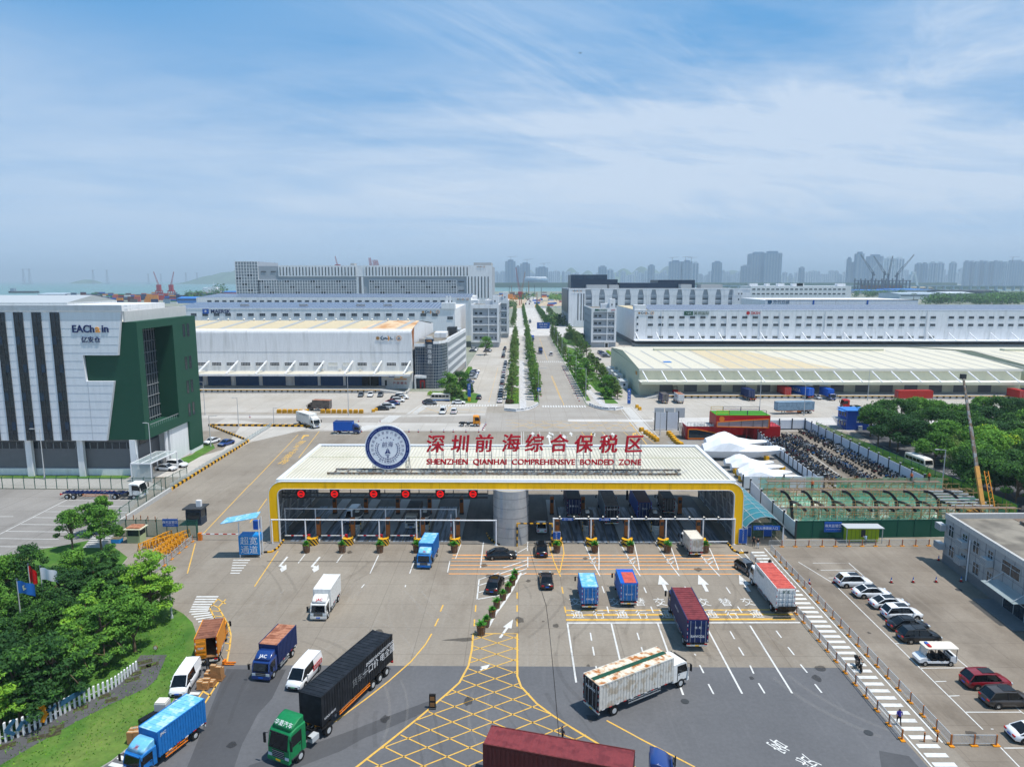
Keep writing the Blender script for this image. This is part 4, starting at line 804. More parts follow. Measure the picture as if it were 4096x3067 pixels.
# ---------------- customs gate ----------------
mat('gateyellow','FFC300',.4,var=.07,vs=.6,stretch=(1.5,1,.3),c2='DDA300',lo=.55,hi=.8);mat('gateroof','D0CCBD',.45,var=.05,vs=.15,c2='BFBAA3',lo=.5,hi=.8);mat('gaterib','BFBBAD',.5);mat('shellwhite','D9DCDE',.35,var=.04,vs=.5);mat('inner','8A8F94',.6);mat('steelpanel','B2B5B8',.3,.3,var=.08,vs=.6);mat('rustysteel','6B5B4C',.8,var=.2,vs=1.5,c2='7F8486',lo=.45,hi=.6);mat('signred','C4182B',.45);mat('emblemblue','0A2870',.45);mat('emblemwhite','E4E8F0',.45);mat('pillarorange','A8622B',.5)
GX0,GX1,GY0,GY1=-40.1,35.9,105.2,129.2
T=thing('gate_canopy','broad flat roofed checkpoint canopy with yellow front band and rounded corners','checkpoint canopy',(-2,GY0,0))
def prof(o,r,top,n=7):
 """rounded portal outline at inset o"""
 P=[(GX0+o,0)]
 for i in range(n):a=R(180-90*i/(n-1));P.append((GX0+o+r+r*math.cos(a),top-r+r*math.sin(a)))
 for i in range(n):a=R(90-90*i/(n-1));P.append((GX1-o-r+r*math.cos(a),top-r+r*math.sin(a)))
 P.append((GX1-o,0));return P
po_,pi_=prof(0,2.3,10.25),prof(1.55,1.0,8.95)
def ring2(b,a,c,y0,y1,m,inner=True):
 k=len(a);vs=[(q[0],y,q[1])for y in(y0,y1)for L in(a,c)for q in L]
 f=[]
 for i in range(k-1):
  f+=[(i,i+1,i+1+k,i+k),(i+2*k,i+3*k,i+1+3*k,i+1+2*k),(i,i+2*k,i+1+2*k,i+1),(i+k,i+k+1,i+3*k+1,i+3*k)]
 b.add(vs,f,m)
b=MB();ring2(b,prof(.1,2.2,10.15),prof(1.45,1.1,9.05),GY0-.12,GY0+.3,'gateyellow');
for x in[-37+k_*6.1 for k_ in range(12)]:b.bx(x,x+.02,GY0-.13,GY0-.11,9.1,10.1,'hazblack')
W0(b,'front_band',T)
b=MB();ring2(b,po_,prof(.1,2.2,10.15),GY0-.16,GY0+.3,'shellwhite');ring2(b,prof(1.45,1.1,9.05),pi_,GY0-.2,GY0+.3,'shellwhite');W0(b,'edge_trim',T)
b=MB();ring2(b,po_,prof(.5,1.9,9.75),GY0+.3,GY1,'shellwhite')
b.bx(GX0+2,GX1-2,GY0+.1,GY0+.75,10.2,10.5,'shellwhite');b.bx(GX0+2,GX1-2,GY1-.9,GY1,10.2,10.5,'shellwhite');b.bx(GX0+1.3,GX0+2,GY0+.1,GY1,10.2,10.5,'shellwhite');b.bx(GX1-2,GX1-1.3,GY0+.1,GY1,10.2,10.5,'shellwhite')
W0(b,'shell',T)
b=MB();b.bx(GX0+2,GX1-2,GY0+.75,GY1-.9,10.2,10.3,'gateroof');x=GX0+2.4
while x<GX1-2.2:b.bx(x,x+.16,GY0+.8,GY1-1,10.3,10.39,'gaterib');x+=.62
b.bx(GX0+2.2,GX1-2.2,119.9,120.05,10.3,10.42,'cream');b.bx(GX0+2.1,GX1-2.1,GY1-1.3,GY1-.95,10.3,10.42,'mesh_grey')
W0(b,'roof',T)
b=MB()
for x in(GX0+.9,GX1-.9):
 for i in range(6):y=GY0+1+i*4.4;b.bar((x,y,0),(x,y,9.3),.28,'inner');b.bar((x,y,.4),(x,min(y+4.4,GY1-.5),8.6),.16,'galv')if i<5 else None
 for z in(1.5,3.5,5.5,7.5):b.bar((x,GY0+.6,z),(x,GY1-.5,z),.14,'galv')
for y in(107.5,112,117,122,127):b.bar((GX0+1,y,9.35),(GX1-1,y,9.35),.35,'darkgrey');b.bar((GX0+1,y,8.7),(GX1-1,y,8.7),.16,'darkgrey')
for i in range(12):x=-36+i*6.3;b.bar((x,GY0+.5,9.2),(x,GY1-.5,9.2),.25,'darkgrey')
W0(b,'roof_truss',T)
b=MB();b.bx(GX0+.1,GX0+.3,GY0+.3,GY1-.1,0,9,'shellwhite');b.bx(GX1-.3,GX1-.1,GY0+.3,GY1-.1,0,9,'shellwhite')
for x in(GX0+.5,GX1-.5):b.bx(x-.03,x+.03,GY0+.4,GY1-.2,.2,9,'inner')
W0(b,'side_wall',T)
cm=MB();cm.cyl((0,0,0),(0,0,9.3),.22,'darkgrey',8);cm=cm.mesh('column')
kids(T,cm,'column',[(x,127.5,0)for x in(-27,-15,-3,9,21)])
T=thing('control_booth','round cornered steel clad booth under the middle of the canopy','booth',(-1,107,0))
def rrect(x0,x1,y0,y1,r,n=6):
 P=[]
 for cx,cy,a0 in((x1-r,y0+r,-90),(x1-r,y1-r,0),(x0+r,y1-r,90),(x0+r,y0+r,180)):
  for i in range(n):a=R(a0+90*i/(n-1));P.append((cx+r*math.cos(a),cy+r*math.sin(a)))
 return P
b=MB();b.prism(rrect(-4.1,1.6,103.9,113.5,2.6,9),0,8.95,'steelpanel');W0(b,'wall',T)
b=MB()
for z in(1.3,2.9,4.5,6.1,7.7):b.prism(rrect(-4.12,1.62,103.88,113.52,2.61,9),z,z+.035,'walldark')
W0(b,'panel_seam',T)
b=MB();b.bx(1.58,1.66,107.6,109.6,1.2,6.4,'glass');b.bx(-4.16,-4.08,107.6,109.2,1.6,6.8,'glass');[b.bx(1.6,1.7,107.5,109.7,z,z+.08,'galv')for z in(1.2,2.9,4.6,6.4)];W0(b,'window',T)
def chev(name='traffic_island'):
 pass
m=mat('chevron','1E1C1A',.6);nn=m.node_tree;wvv=nn.nodes.new('ShaderNodeTexWave');wvv.wave_type='BANDS';wvv.bands_direction='DIAGONAL';wvv.inputs['Scale'].default_value=.55;tcn=nn.nodes.new('ShaderNodeTexCoord');crn=nn.nodes.new('ShaderNodeValToRGB');crn.color_ramp.interpolation='CONSTANT';crn.color_ramp.elements[0].color=col('1E1C1A');crn.color_ramp.elements[1].color=col('D2A12B');crn.color_ramp.elements[1].position=.5
mp=nn.nodes.new('ShaderNodeMapping');nn.links.new(tcn.outputs['Object'],mp.inputs[0]);mp.inputs['Scale'].default_value=(1.6,1.6,1.6);nn.links.new(mp.outputs[0],wvv.inputs['Vector']);nn.links.new(wvv.outputs['Fac'],crn.inputs[0]);nn.links.new(crn.outputs[0],nn.nodes['Principled BSDF'].inputs['Base Color'])
isl_=[g('YB',x,1262).x for x in(560,870,1185,1500,1815)]+[g('YC',x,1262).x for x in(497,803,1115,1430,1755)]
ordw=['leftmost','second from left','third from left','fourth from left','fifth from left','sixth from left','seventh from left','eighth from left','ninth from left','rightmost']
b=MB();b.prism([(-.85,1),(-.75,.3),(-.4,.05),(0,0),(.4,.05),(.75,.3),(.85,1),(.85,23),(-.85,23)],0,.22,'conwall');ime=b.mesh('island_kerb')
b=MB();b.prism([(-.9,1.1),(-.78,.3),(-.4,.0),(0,-.06),(.4,.0),(.78,.3),(.9,1.1),(.7,1.3),(0,.5),(-.7,1.3)],0,1.15,'chevron','hazyellow');bme=b.mesh('crash_block')
for i,x in enumerate(isl_):
 T=thing('traffic_island','raised lane island with striped nose block, '+ordw[i],'traffic island',(x,103.7,0),0,'islands between the checkpoint lanes')
 for me,n_ in((ime,'kerb'),(bme,'crash_block')):o=bpy.data.objects.new(n_,me);C.objects.link(o);o.parent=T
mat('weighplate','7F8B99',.45,var=.15,vs=1.,stretch=(2,.2,1),c2='4A4F57',lo=.45,hi=.6)
b=MB();es_=[-38]+isl_[:5]+[None]+isl_[5:]+[33.5]
for a,c in zip(es_,es_[1:]):
 if a is not None and c is not None:m_=(a+c)/2;[b.bx(m_-1.6+q_*1.75,m_-.15+q_*1.75,105.6,123,.022,.028,'weighplate')for q_ in(0,1)]
struct(b.obj('lane_plate'))
def single(mb,name,label,cat,loc,rz=0,group=None):o=mb.obj(name);o.location=(loc[0],loc[1],loc[2]if len(loc)>2 else 0);o.rotation_euler=(0,0,rz);tag(o,label,cat,group);return o
b=MB();b.bx(-.33,.33,-.25,.25,0,3.3,'pillarorange');b.bx(-.27,.27,-.28,-.25,2.2,2.8,'darkgrey');b.bx(-.38,.38,-.3,.3,0,.25,'darkgrey');pm=b.mesh('card_pillar')
n_=0
for i,x in enumerate(isl_):
 for y,wh in((107.2,'near'),(118.5,'far')):
  o=bpy.data.objects.new('card_pillar',pm);C.objects.link(o);o.location=(x+(.25 if wh=='near' else-.1),y,.22);tag(o,'orange brown pillar, %s end of the lane island %s'%(wh,ordw[i]),'pillar','equipment pillars on lane islands')
def booth(x,lab):
 T=thing('toll_booth',lab,'booth',(x,111.5,.22),0,'booths on the lane islands')
 b=MB();b.prism(rrect(-.8,.8,-1.6,1.8,.75,5),0,1.0,'offwhite');b.prism(rrect(-.8,.8,-1.6,1.8,.75,5),2.1,2.5,'offwhite');b.obj('wall',T)
 b=MB();b.prism(rrect(-.76,.76,-1.56,1.76,.72,5),1.0,2.1,'glass');b.obj('window',T)
 b=MB();b.prism(rrect(-.95,.95,-1.8,2,.9,5),2.5,2.75,'darkgrey','darkgrey');b.bx(-.3,.3,-.3,.5,2.75,3.1,'offwhite');b.obj('roof',T)
 b=MB();b.bx(-.5,.5,-2.6,-1.65,0,.9,'offwhite');[b.bx(-.5,.5,-2.62,-2.58,.1+k*.2,.18+k*.2,'midgrey')for k in range(4)];b.obj('cabinet',T)
 b=MB();[b.bx(sx*.95-.06,sx*.95+.06,-1.9,-1.8,0,1.8,'chevron')for sx in(-1,1)];b.obj('guard_post',T)
for i,l in((1,'dark roofed toll booth on the second lane island from left'),(3,'dark roofed toll booth on the fourth lane island from left, beside the white truck'),(6,'toll booth on the seventh lane island, beside the dark blue container lorry'),(8,'toll booth on the ninth lane island, second from right')):booth(isl_[i],l)
T=thing('display_gantry','dark steel beam carrying six round red stop displays under the canopy','gantry',(-22,106.2,0))
xa,za=w('YB',285,838,106.6);xb,zb_=w('YB',2100,843,106.6)
b=MB();b.bx(xa,xb,106.5,106.8,za-.45,za-.25,'darkgrey');b.bx(xa,xb,106.5,106.8,za+.25,za+.4,'darkgrey');[b.bar((xa+k*1.2,106.65,za-.3),(xa+k*1.2+.6,106.65,za+.3),.07,'darkgrey')for k in range(int((xb-xa)/1.2))]
for k in range(7):x=xa+(xb-xa)*k/6;b.bar((x,106.65,za+.3),(x,106.65,9.0),.12,'darkgrey')
W0(b,'beam',T)
for x in(452,747,1093,1375,1680,1970):
 p=w('YB',x,826,106.3);b=MB();b.bx(p[0]-.75,p[0]+.75,106.25,106.5,p[1]-.75,p[1]+.75,'black');dsp=W0(b,'display',T)
 b=MB();n=20;q=[(p[0]+.58*math.cos(2*PI*k/n),106.2,p[1]+.58*math.sin(2*PI*k/n))for k in range(n)];b.ext(q,(0,.04,0),'led_red');b.ext([(p[0]+(e_[0]-p[0])*.68,106.18,p[1]+(e_[2]-p[1])*.68)for e_ in q],(0,.04,0),'black');b.bx(p[0]-.36,p[0]+.36,106.15,106.19,p[1]-.14,p[1]+.14,'led_red')
 o=b.obj('light',dsp);o.location=(0,0,0)
def pipe(b,a,c,m='rustysteel',t=.09):b.bar(a,c,t,m)
T=thing('roof_sign_frame','rusty steel base frame lying along the canopy roof under the letters','steel frame',(-4,109.5,10.3))
xs0,xs1=-31.5,28.6
b=MB();b.bx(xs0,xs1-2,108.5,108.75,10.45,10.75,'rustysteel');b.bx(xs0+.8,xs1-1.5,110.9,111.1,10.45,10.75,'rustysteel')
for k in range(28):x=xs0+1+k*2.1;b.bx(x,x+.12,108.7,110.95,10.5,10.7,'rustysteel');b.bar((x,108.7,10.6),(x+2,110.95,10.6),.06,'galv')
W0(b,'frame',T)
mat('ringtext','9FAED2',.5)
T=thing('emblem_sign','large round blue and white emblem sign with wreath and ship standing on the canopy roof','sign',(-21.75,110,10.4))
EX,EZ=w('YB',1216,418,110.);ER=3.78
b=MB();n=64
def dk(r,y0,y1,m):
 b.ext([(EX+r*math.cos(2*PI*k/n),y0,EZ+r*math.sin(2*PI*k/n))for k in range(n)],(0,y1-y0,0),m)
dk(ER,109.95,110.15,'emblemwhite');W0(b,'disc',T)
b=MB();n=64
def rg(r0,r1,y,m):
 vs=[(EX+r*math.cos(2*PI*k/n),y,EZ+r*math.sin(2*PI*k/n))for r in(r0,r1)for k in range(n)];b.add(vs,[(k,(k+1)%n,(k+1)%n+n,k+n)for k in range(n)],m)
rg(3.02,3.62,109.92,'emblemblue')
W0(b,'ring',T)
b=MB()
E0=Matrix.Translation((EX,109.9,EZ))@Matrix.Rotation(PI/2,4,'X')
def arc_text(s_,r,size,a0,a1,m,y=.0,flip=False,bold=True):
 k=len(s_)
 for i,ch in enumerate(s_):
  if ch==' ':continue
  a=R(a0+(a1-a0)*(i/(k-1)if k>1 else.5));rot=a-PI/2+(PI if flip else 0)
  b.text(('*' if bold else '')+ch,size,E0@Matrix.Translation((r*math.cos(a),r*math.sin(a),y))@Matrix.Rotation(rot,4,'Z'),m)
arc_text('QIANHAI SHENZHEN-HONGKONG MODERN SERVICE INDUSTRY COOPERATION ZONE OF SHENZHEN',3.32,.27,262,-82,'ringtext',bold=False)
arc_text('•',3.3,.4,270,270,'emblemwhite')
arc_text('深圳市前海深港现代服务业合作区',2.55,.5,206,-26,'emblemblue',bold=False)
arc_text('QIANHAI',2.5,.52,238,302,'emblemblue',flip=True,bold=False)
b.text('*前海',.95,E0@Matrix.Translation((0,.55,0))@Matrix.Rotation(.05,4,'Z')@Matrix(((1,.15,0,0),(0,1,0,0),(0,0,1,0),(0,0,0,1))),'emblemblue')
def star(x,y,r):
 P=[(x+(r if i%2==0 else r*.4)*math.sin(PI*i/5),y+(r if i%2==0 else r*.4)*math.cos(PI*i/5))for i in range(10)];c=(x,y)
 b.add([E0@Vector((q[0],q[1],0))for q in P]+[E0@Vector((x,y,0))],[(i,10,(i+1)%10)for i in range(10)],'emblemblue')
star(-.02,1.7,.24)
for x,y in((-.58,1.6),(.56,1.6),(-1.02,1.32),(1.02,1.32)):star(x,y,.14)
for sg in(-1,1):
 for i in range(11):
  a=R(-88+i*11.6);
  for off,ln in((1.68,.5),(2.0,.46)):
   cx,cy=sg*off*math.cos(a),-.25+off*math.sin(a);t=a+PI/2+(-.45 if off<1.8 else.45)*-1*1
   d=Vector((sg*math.cos(t),math.sin(t)))*ln/2;q=Vector((-d.y,d.x)).normalized()*.075;c_=Vector((cx,cy))
   b.add([E0@Vector((e.x,e.y,0))for e in(c_-d,c_-q,c_+d,c_+q)],[(0,1,2,3)],'emblemblue')
def tri(*P):b.add([E0@Vector((x,y,0))for x,y in P],[tuple(range(len(P)))],'emblemblue')
tri((-.03,.0),(-.12,-.25),(-.03,-.2));tri((.03,.0),(.12,-.25),(.03,-.2));tri((-.03,-.25),(-.16,-.3),(-.3,-.6),(-.03,-.5));tri((.03,-.25),(.16,-.3),(.3,-.6),(.03,-.5));tri((-.03,-.55),(-.3,-.65),(-.5,-1.05),(-.03,-.92));tri((.03,-.55),(.3,-.65),(.5,-1.05),(.03,-.92))
for k in range(3):tri((-.45+k*.12,-1.16-k*.1),(.45-k*.12,-1.16-k*.1),(.42-k*.12,-1.2-k*.1),(-.42+k*.12,-1.2-k*.1))
tri((-.16,-1.48),(.16,-1.48),(.14,-1.7),(-.14,-1.7))
W0(b,'lettering',T)
b=MB()
for x in(EX-2.6,EX+2.9):
 for xx in(x,x+.5):pipe(b,(xx,110.3,10.3),(xx,110.3,EZ+1));pipe(b,(xx,110.3,EZ-1),(xx,112,10.3),'galv')
 for z in(11.2,12.3,13.2):pipe(b,(x,110.3,z),(x+.5,110.3,z))
W0(b,'support',T)
CH=[('深','YB',1640,383,'first'),('圳','YB',1855,383,'second'),('前','YB',2068,378,'third'),('海','YC',100,375,'fourth'),('综','YC',305,378,'fifth'),('合','YC',522,378,'middle'),('保','YC',740,385,'seventh'),('税','YC',958,385,'eighth'),('区','YC',1185,385,'last')]
mat('letterside','7E0F1C',.5)
for i,(ch,v,x,y,nm)in enumerate(CH):
 X,Z=w(v,x,y,110.2)
 T=thing('sign_character','big red Chinese character %s on its own steel frame on the canopy roof'%ch,'sign letter',(X,110.2,10.4),0,'red characters on the canopy roof')
 b=MB();sh_=Matrix(((1,.1,0,0),(.03,1,0,0),(0,0,1,0),(0,0,0,1)))
 b.text(ch,3.05,Matrix.Translation((X,110.0,Z))@Matrix.Rotation(PI/2,4,'X')@Matrix.Diagonal((1.03,1.05,1,1))@sh_,'signred',.12)
 for k_,(dx,dz)in enumerate([(.085*math.cos(q_),.06*math.sin(q_))for q_ in(0,.8,1.6,2.4,3.2,4.,4.8,5.6)]):b.text(ch,3.05,Matrix.Translation((X+dx,110.02+k_*.02,Z+dz))@Matrix.Rotation(PI/2,4,'X')@Matrix.Diagonal((1.03,1.05,1,1))@sh_,'signred',.1)
 W0(b,'character',T)
 b=MB()
 for dx in(-1.15,0,1.15):
  pipe(b,(X+dx,110.35,10.35),(X+dx,110.35,Z+1.3),'steel',.08);pipe(b,(X+dx,110.35,Z+.2),(X+dx+.05,112,10.35),'steel',.05)
  if dx:pipe(b,(X+dx*.8,110.35,10.35),(X+dx*.8,110.35,Z-1),'steel',.06)
 for k in range(6):z=11.1+k*1.1;pipe(b,(X-1.15,110.35,z),(X+1.15,110.35,z),'steel',.05)
 W0(b,'frame',T)
XE0,ZE=w('YB',1560,548,110.);XE1,_=w('YC',1245,552,110.)
T=thing('sign_wording','line of dark red English capitals below the big characters on the canopy roof','sign',((XE0+XE1)/2,110,10.4))
b=MB();me=txt('SHENZHEN  QIANHAI  COMPREHENSIVE  BONDED  ZONE');wd_=max(q[0]for q in me[0])-min(q[0]for q in me[0])
for k_,dx in enumerate((0,-.06,-.03,.03,.06)):b.text('SHENZHEN  QIANHAI  COMPREHENSIVE  BONDED  ZONE',1.34,Matrix.Translation(((XE0+XE1)/2+dx,109.95+k_*.03,ZE+dx*.6))@Matrix.Rotation(PI/2,4,'X')@Matrix.Diagonal(((XE1-XE0)/wd_/1.34,1,1,1)),'signred',.08)
W0(b,'lettering',T)
b=MB();pipe(b,(XE0,110.2,ZE+.35),(XE1,110.2,ZE+.35),'steel',.05);pipe(b,(XE0,110.2,ZE-.4),(XE1,110.2,ZE-.4),'steel',.05);pipe(b,(XE0,110.2,ZE+2.2),(XE1,110.2,ZE+2.2),'steel',.05);W0(b,'frame',T)
def gantry(label,v,posts,ybeam,cams=False,tags=()):
 P=[g(v,*q)for q in posts];Y=sum(p.y for p in P)/len(P);zz=w(v,posts[0][0],ybeam,Y)[1]
 T=thing('pipe_gantry',label,'gantry',(P[0].x,Y,0))
 b=MB();b.cyl((P[0].x-.1,Y,zz),(P[-1].x+.1,Y,zz),.11,'wallwhite',8);W0(b,'beam',T)
 q=MB();q.cyl((0,0,0),(0,0,zz+.1),.12,'wallwhite',8);q.cyl((0,0,0),(0,0,.08),.3,'galv',8);q=q.mesh('post');kids(T,q,'post',[(p.x,Y,0)for p in P])
 if cams:
  c_=MB();c_.bx(-.1,.1,-.4,.15,.1,.3,'offwhite');c_.cyl((0,0,0),(0,0,.12),.05,'galv',6);c_.bx(-.12,.12,-.42,-.4,.08,.32,'black');c_=c_.mesh('camera')
  kids(T,c_,'camera',[(P[0].x+1+k*2.3,Y,zz+.1)for k in range(int((P[-1].x-P[0].x)/2.3))])
 for(x,s_)in tags:
  X,_z=w(v,x,ybeam,Y);b=MB();b.bx(X-.9,X+.9,Y-.2,Y-.14,zz-.25,zz+.15,'signblue');b.text('*'+s_,.32,front(X,Y-.22,zz-.05),'wallwhite');W0(b,'sign_plate',T)
 return T
gantry('long white pipe gantry in front of the left lanes, nearest to the planters','YB',[(172,1305),(502,1268),(825,1268),(1150,1268),(1478,1268),(1805,1268),(2172,1300)],1055)
gantry('white pipe gantry further back inside the left lanes','YB',[(315,1190),(585,1190),(905,1190),(1203,1190),(1512,1190),(1825,1190)],957)
gantry('white pipe gantry with cameras across the right lanes','YC',[(470,1268),(800,1268),(1130,1268),(1457,1268),(1782,1268),(2083,1300)],1045,True,((597,'查一通道'),(925,'查二通道')))
for x0,x1,lb in((310,520,'leftmost lane'),(628,850,'second lane from left'),(950,1160,'third lane from left'),(1240,1470,'fourth lane from left')):
 a,c=g('YB',x0,1195,.95),g('YB',x1,1195,.95);T=thing('barrier_gate','lowered red and white barrier arm across the '+lb,'barrier',(c.x,a.y,0),0,'lane barriers under the canopy')
 b=MB();L=c.x-a.x
 for k in range(8):b.bx(-L+L*k/8,-L+L*(k+1)/8,-.06,.06,.9,1.02,'wallwhite' if k%2 else 'offwhite' if k in(0,4)else 'red')
 b.obj('arm',T);b=MB();b.bx(-.2,.2,-.2,.2,0,1.15,'red');b.obj('housing',T)
T=thing('barrier_gate','raised barrier arm on the fifth island, beside the blue truck','barrier',tuple(g('YB',1778,1240))+(0,))
b=MB();[b.bx(-.05,.05,-.05,.05,1+k*.7,1.7+k*.7,'red' if k%2 else 'wallwhite')for k in range(5)];b.obj('arm',T);b=MB();b.bx(-.2,.2,-.2,.2,0,1.15,'orange');b.obj('housing',T)
p=g('YC',1835,1248,1.);T=thing('barrier_gate','white barrier arm across the rightmost lane beside the small white box truck','barrier',(p.x,p.y,0));b=MB();b.bx(0,3.2,-.06,.06,.95,1.07,'wallwhite');b.obj('arm',T);b=MB();b.bx(-.4,0,-.2,.2,0,1.15,'orange');b.obj('housing',T)
def board(v,x,ybase,ytop,text,label,w_=1.2,small=.85,m='signblue'):
 p=g(v,x,ybase);Y=p.y;top=w(v,x,ytop,Y)[1]
 T=thing('sign_board',label,'sign',(p.x,Y,0));n=len(text);b=MB();b.bx(-w_/2,w_/2,-.05,.05,.25,top,m);b.bx(-w_/2-.03,w_/2+.03,-.03,.03,.22,top+.03,'wallwhite');b.obj('panel',T)
 b=MB();st_=(top-.4)/(n+.3)
 for i,ch in enumerate(text):b.text('*'+ch,min(small,st_*.92)*1.05,front(0,-.07,top-st_*(i+.65)),'wallwhite')
 b.obj('lettering',T);b=MB();[b.bx(x_-.04,x_+.04,.06,.14,0,top,'galv')for x_ in(-w_/2+.1,w_/2-.1)];b.obj('leg',T);return T
board('YC',497,1290,1162,'转关专用通道','blue upright board with white characters left of the dark container lane',1.25)
board('YC',122,1265,1125,'行政车辆入闸↘','blue upright board with white characters in front of the steel clad booth',1.15)
board('YC',2142,1275,1137,'行人专用通道↘','blue upright board with white characters beside the right leg of the canopy',1.3)
board('YC',1128,1225,1140,'转关通道','small blue board with white characters on the eighth lane island',.9)
board('YC',800,1200,1068,'空车专用通道','tall narrow pale blue board on the seventh lane island',.8,.6,'logoblue')
board('YB',1172,1280,1232,'前方','low blue board on the nose of the third lane island',.8)
p=g('YC',118,1262);T=thing('solar_panel_post','tilted solar panel on a thin post above a blue board','solar panel',(p.x,p.y+.2,0));b=MB();b.bar((0,0,0),(0,0,7.4),.08,'galv');b.obj('post',T);b=MB();b.ext([(-.9,-.5,7.3),(.9,-.5,7.3),(.9,.3,7.9),(-.9,.3,7.9)],(0,0,.06),'solar');b.obj('panel',T)
p,p2=g('YC',152,1290),g('YC',460,1290)
T=thing('height_limit_frame','black and yellow striped height limit frame over the car lane','height barrier',(p.x,p.y,0));zt=w('YC',152,1088,p.y)[1]
def striped(b,a,c,t,step=.5):
 a,c=Vector(a),Vector(c);L=(c-a).length;n=max(1,int(L/step));
 for k in range(n):b.bar(a+(c-a)*k/n,a+(c-a)*(k+1)/n,t,'hazblack' if k%2 else 'hazyellow')
b=MB();striped(b,(0,0,0),(0,0,zt),.2);b.obj('post',T);b=MB();striped(b,(p2.x-p.x,0,0),(p2.x-p.x,0,zt),.2);b.obj('post',T);b=MB();striped(b,(0,0,zt),(p2.x-p.x,0,zt),.16);b.obj('beam',T)
b=MB()
def hk(pts,step=.5,wd=.22,h=.25,m1='hazblack',m2='hazyellow'):
 P=[Vector((q[0],q[1],h/2))for q in pts]
 for a,c in zip(P,P[1:]):
  L=(c-a).length;n=max(1,int(L/step))
  for k in range(n):b.bar(a+(c-a)*k/n,a+(c-a)*(k+1)/n,wd,m1 if k%2 else m2,h)
hk([g('YB',*q)for q in((300,1240),(245,1310),(190,1345),(120,1348),(90,1330))]);hk([g('YC',*q)for q in((2010,1265),(2060,1330),(2110,1355),(2190,1350))]);hk([g('YB',*q)for q in((2090,1180),(2110,1220),(2160,1260),(2208,1280))]);hk([g('YC',*q)for q in((0,1272),(60,1280),(120,1272))]);hk([g('YC',*q)for q in((165,1245),(225,1185))])
struct(b.obj('kerb'))
b=MB();b.prism([g('YB',*q)for q in((290,1245),(240,1308),(190,1338),(120,1340),(95,1325),(160,1250),(240,1235))],0,.16,'kerbgrey','greylot');struct(b.obj('kerb_island'))
mat('pot','6E4A2A',.5,var=.15,vs=4);mat('fern','2F7A1E',.7,var=.3,vs=3);mat('fern2','4E9A2C',.7,var=.2,vs=3)
b=MB();b.cyl((0,0,0),(0,0,1.05),.42,'pot',14,.5);b.cyl((0,0,1.05),(0,0,1.15),.54,'pot',14,.54)
for i in range(14):a=2*PI*i/14;b.bar((.43*math.cos(a),.43*math.sin(a),.05),(.5*math.cos(a),.5*math.sin(a),1.04),.04,'rustysteel')
potm=b.mesh('pot')
rr=random.Random(3);fm=[]
for k in range(3):
 b=MB()
 for i in range(190):
  a=rr.uniform(0,2*PI);el_=rr.uniform(.15,1.45);L=rr.uniform(.45,.95);d=Vector((math.cos(a)*math.cos(el_),math.sin(a)*math.cos(el_),math.sin(el_)));s0=Vector((0,0,1.1))+d*L*rr.uniform(.1,.6);e=s0+d*L*.45+Vector((0,0,-.1));q=Vector((-math.sin(a),math.cos(a),rr.uniform(-.4,.4))).normalized()*.05
  b.add([s0-q,s0+q,e+q*.6,e-q*.6],[(0,1,2,3)],rr.choice(('fern','fern','fern2')))
 fm.append(b.mesh('foliage'))
def planter(x,y,s,label,group):
 T=thing('planter',label,'planter',(x,y,0),0,group);T.scale=(s,s,s)
 for me,n_ in((potm,'pot'),(rr.choice(fm),'foliage')):o=bpy.data.objects.new(n_,me);C.objects.link(o);o.parent=T;o.rotation_euler=(0,0,rr.uniform(0,6))
for i,(v,x)in enumerate([('YB',495),('YB',812),('YB',1145),('YB',1470),('YB',1803),('YC',503),('YC',838),('YC',1153),('YC',1482),('YC',1818)]):
 p=g(v,x,1350);planter(p.x,p.y+.3,1.12,'potted fern in brown barrel before the lane island '+ordw[i],'planters in front of the lane islands')
for i,(v,x,y)in enumerate([('XC',112,225),('XC',94,272),('XC',62,325),('XC',22,385),('XB',1885,448),('XB',1850,518),('XB',1806,588),('XB',1765,650)]):
 p=g(v,x,y);planter(p.x,p.y+.2,.88 if i<7 else 1.05,'potted shrub in brown barrel, %s of eight along the central divider counting from the gate'%ordn(i),'planters along the central divider')
b=MB();P=[g('XC',160,175),g('XC',95,300),g('XC',20,415),g('XB',1880,480),g('XB',1820,590)];b.line(P,.3,.03,'whitepaint');struct(b.obj('divider_line'))
b=MB()
for L in([('XB',1905,170),('XB',1750,225),('XB',1735,375)],[('XB',1735,375),('XB',1905,345)],[('XB',1745,270),('XB',1860,235)],[('XB',1740,325),('XB',1830,300)]):b.line([g(*q)for q in L],.2,.03,'whitepaint')
struct(b.obj('road_marking'))
# ---------------- vehicles ----------------
def paint(name,h,r=.28,coat=.6):mat(name,h,r,coat=coat)
for n_,h in(('p_white','E4E6E8'),('p_black','0E0F12'),('p_grey','4A4E55'),('p_brown','3A3532'),('p_red','7A0F1C'),('p_blue','1A3A7A'),('p_silver','A9ADB1'),('p_navy','1E2A3E')):paint(n_,h)
for n_,h,c2 in(('t_navy','1C2E5E',None),('t_blue','1F6FB5',None),('t_sky','6FB6DC','A8CFE2'),('t_green','157A48',None),('t_white','DDDEDC',None),('t_rustroof','B07A5E','8E5A42'),('t_black','1A1D22','24272D'),('t_maroon','5E2724',None),('t_maroonroof','7A3538','6A2C30'),('t_redroof','C2594C','B04C42'),('t_brownroof','8A5B45','744A38'),('t_orange','D98A1E',None),('t_rustywhite','DCD3BE','AD6A2C'),('t_whiteside','CFCDC6','B9AE9C'),('t_cobalt','1A5FC0',None),('t_greyblue','7F98AC','71899C'),('t_cream','D9D2C4',None),('t_dusky','6D6660','575250'),('t_red','B02A22',None)):
 mat(n_,h,.5,var=.14,vs=1.3,c2=c2,lo=.5 if n_!='t_rustywhite' else.44,hi=.6)
wh={}
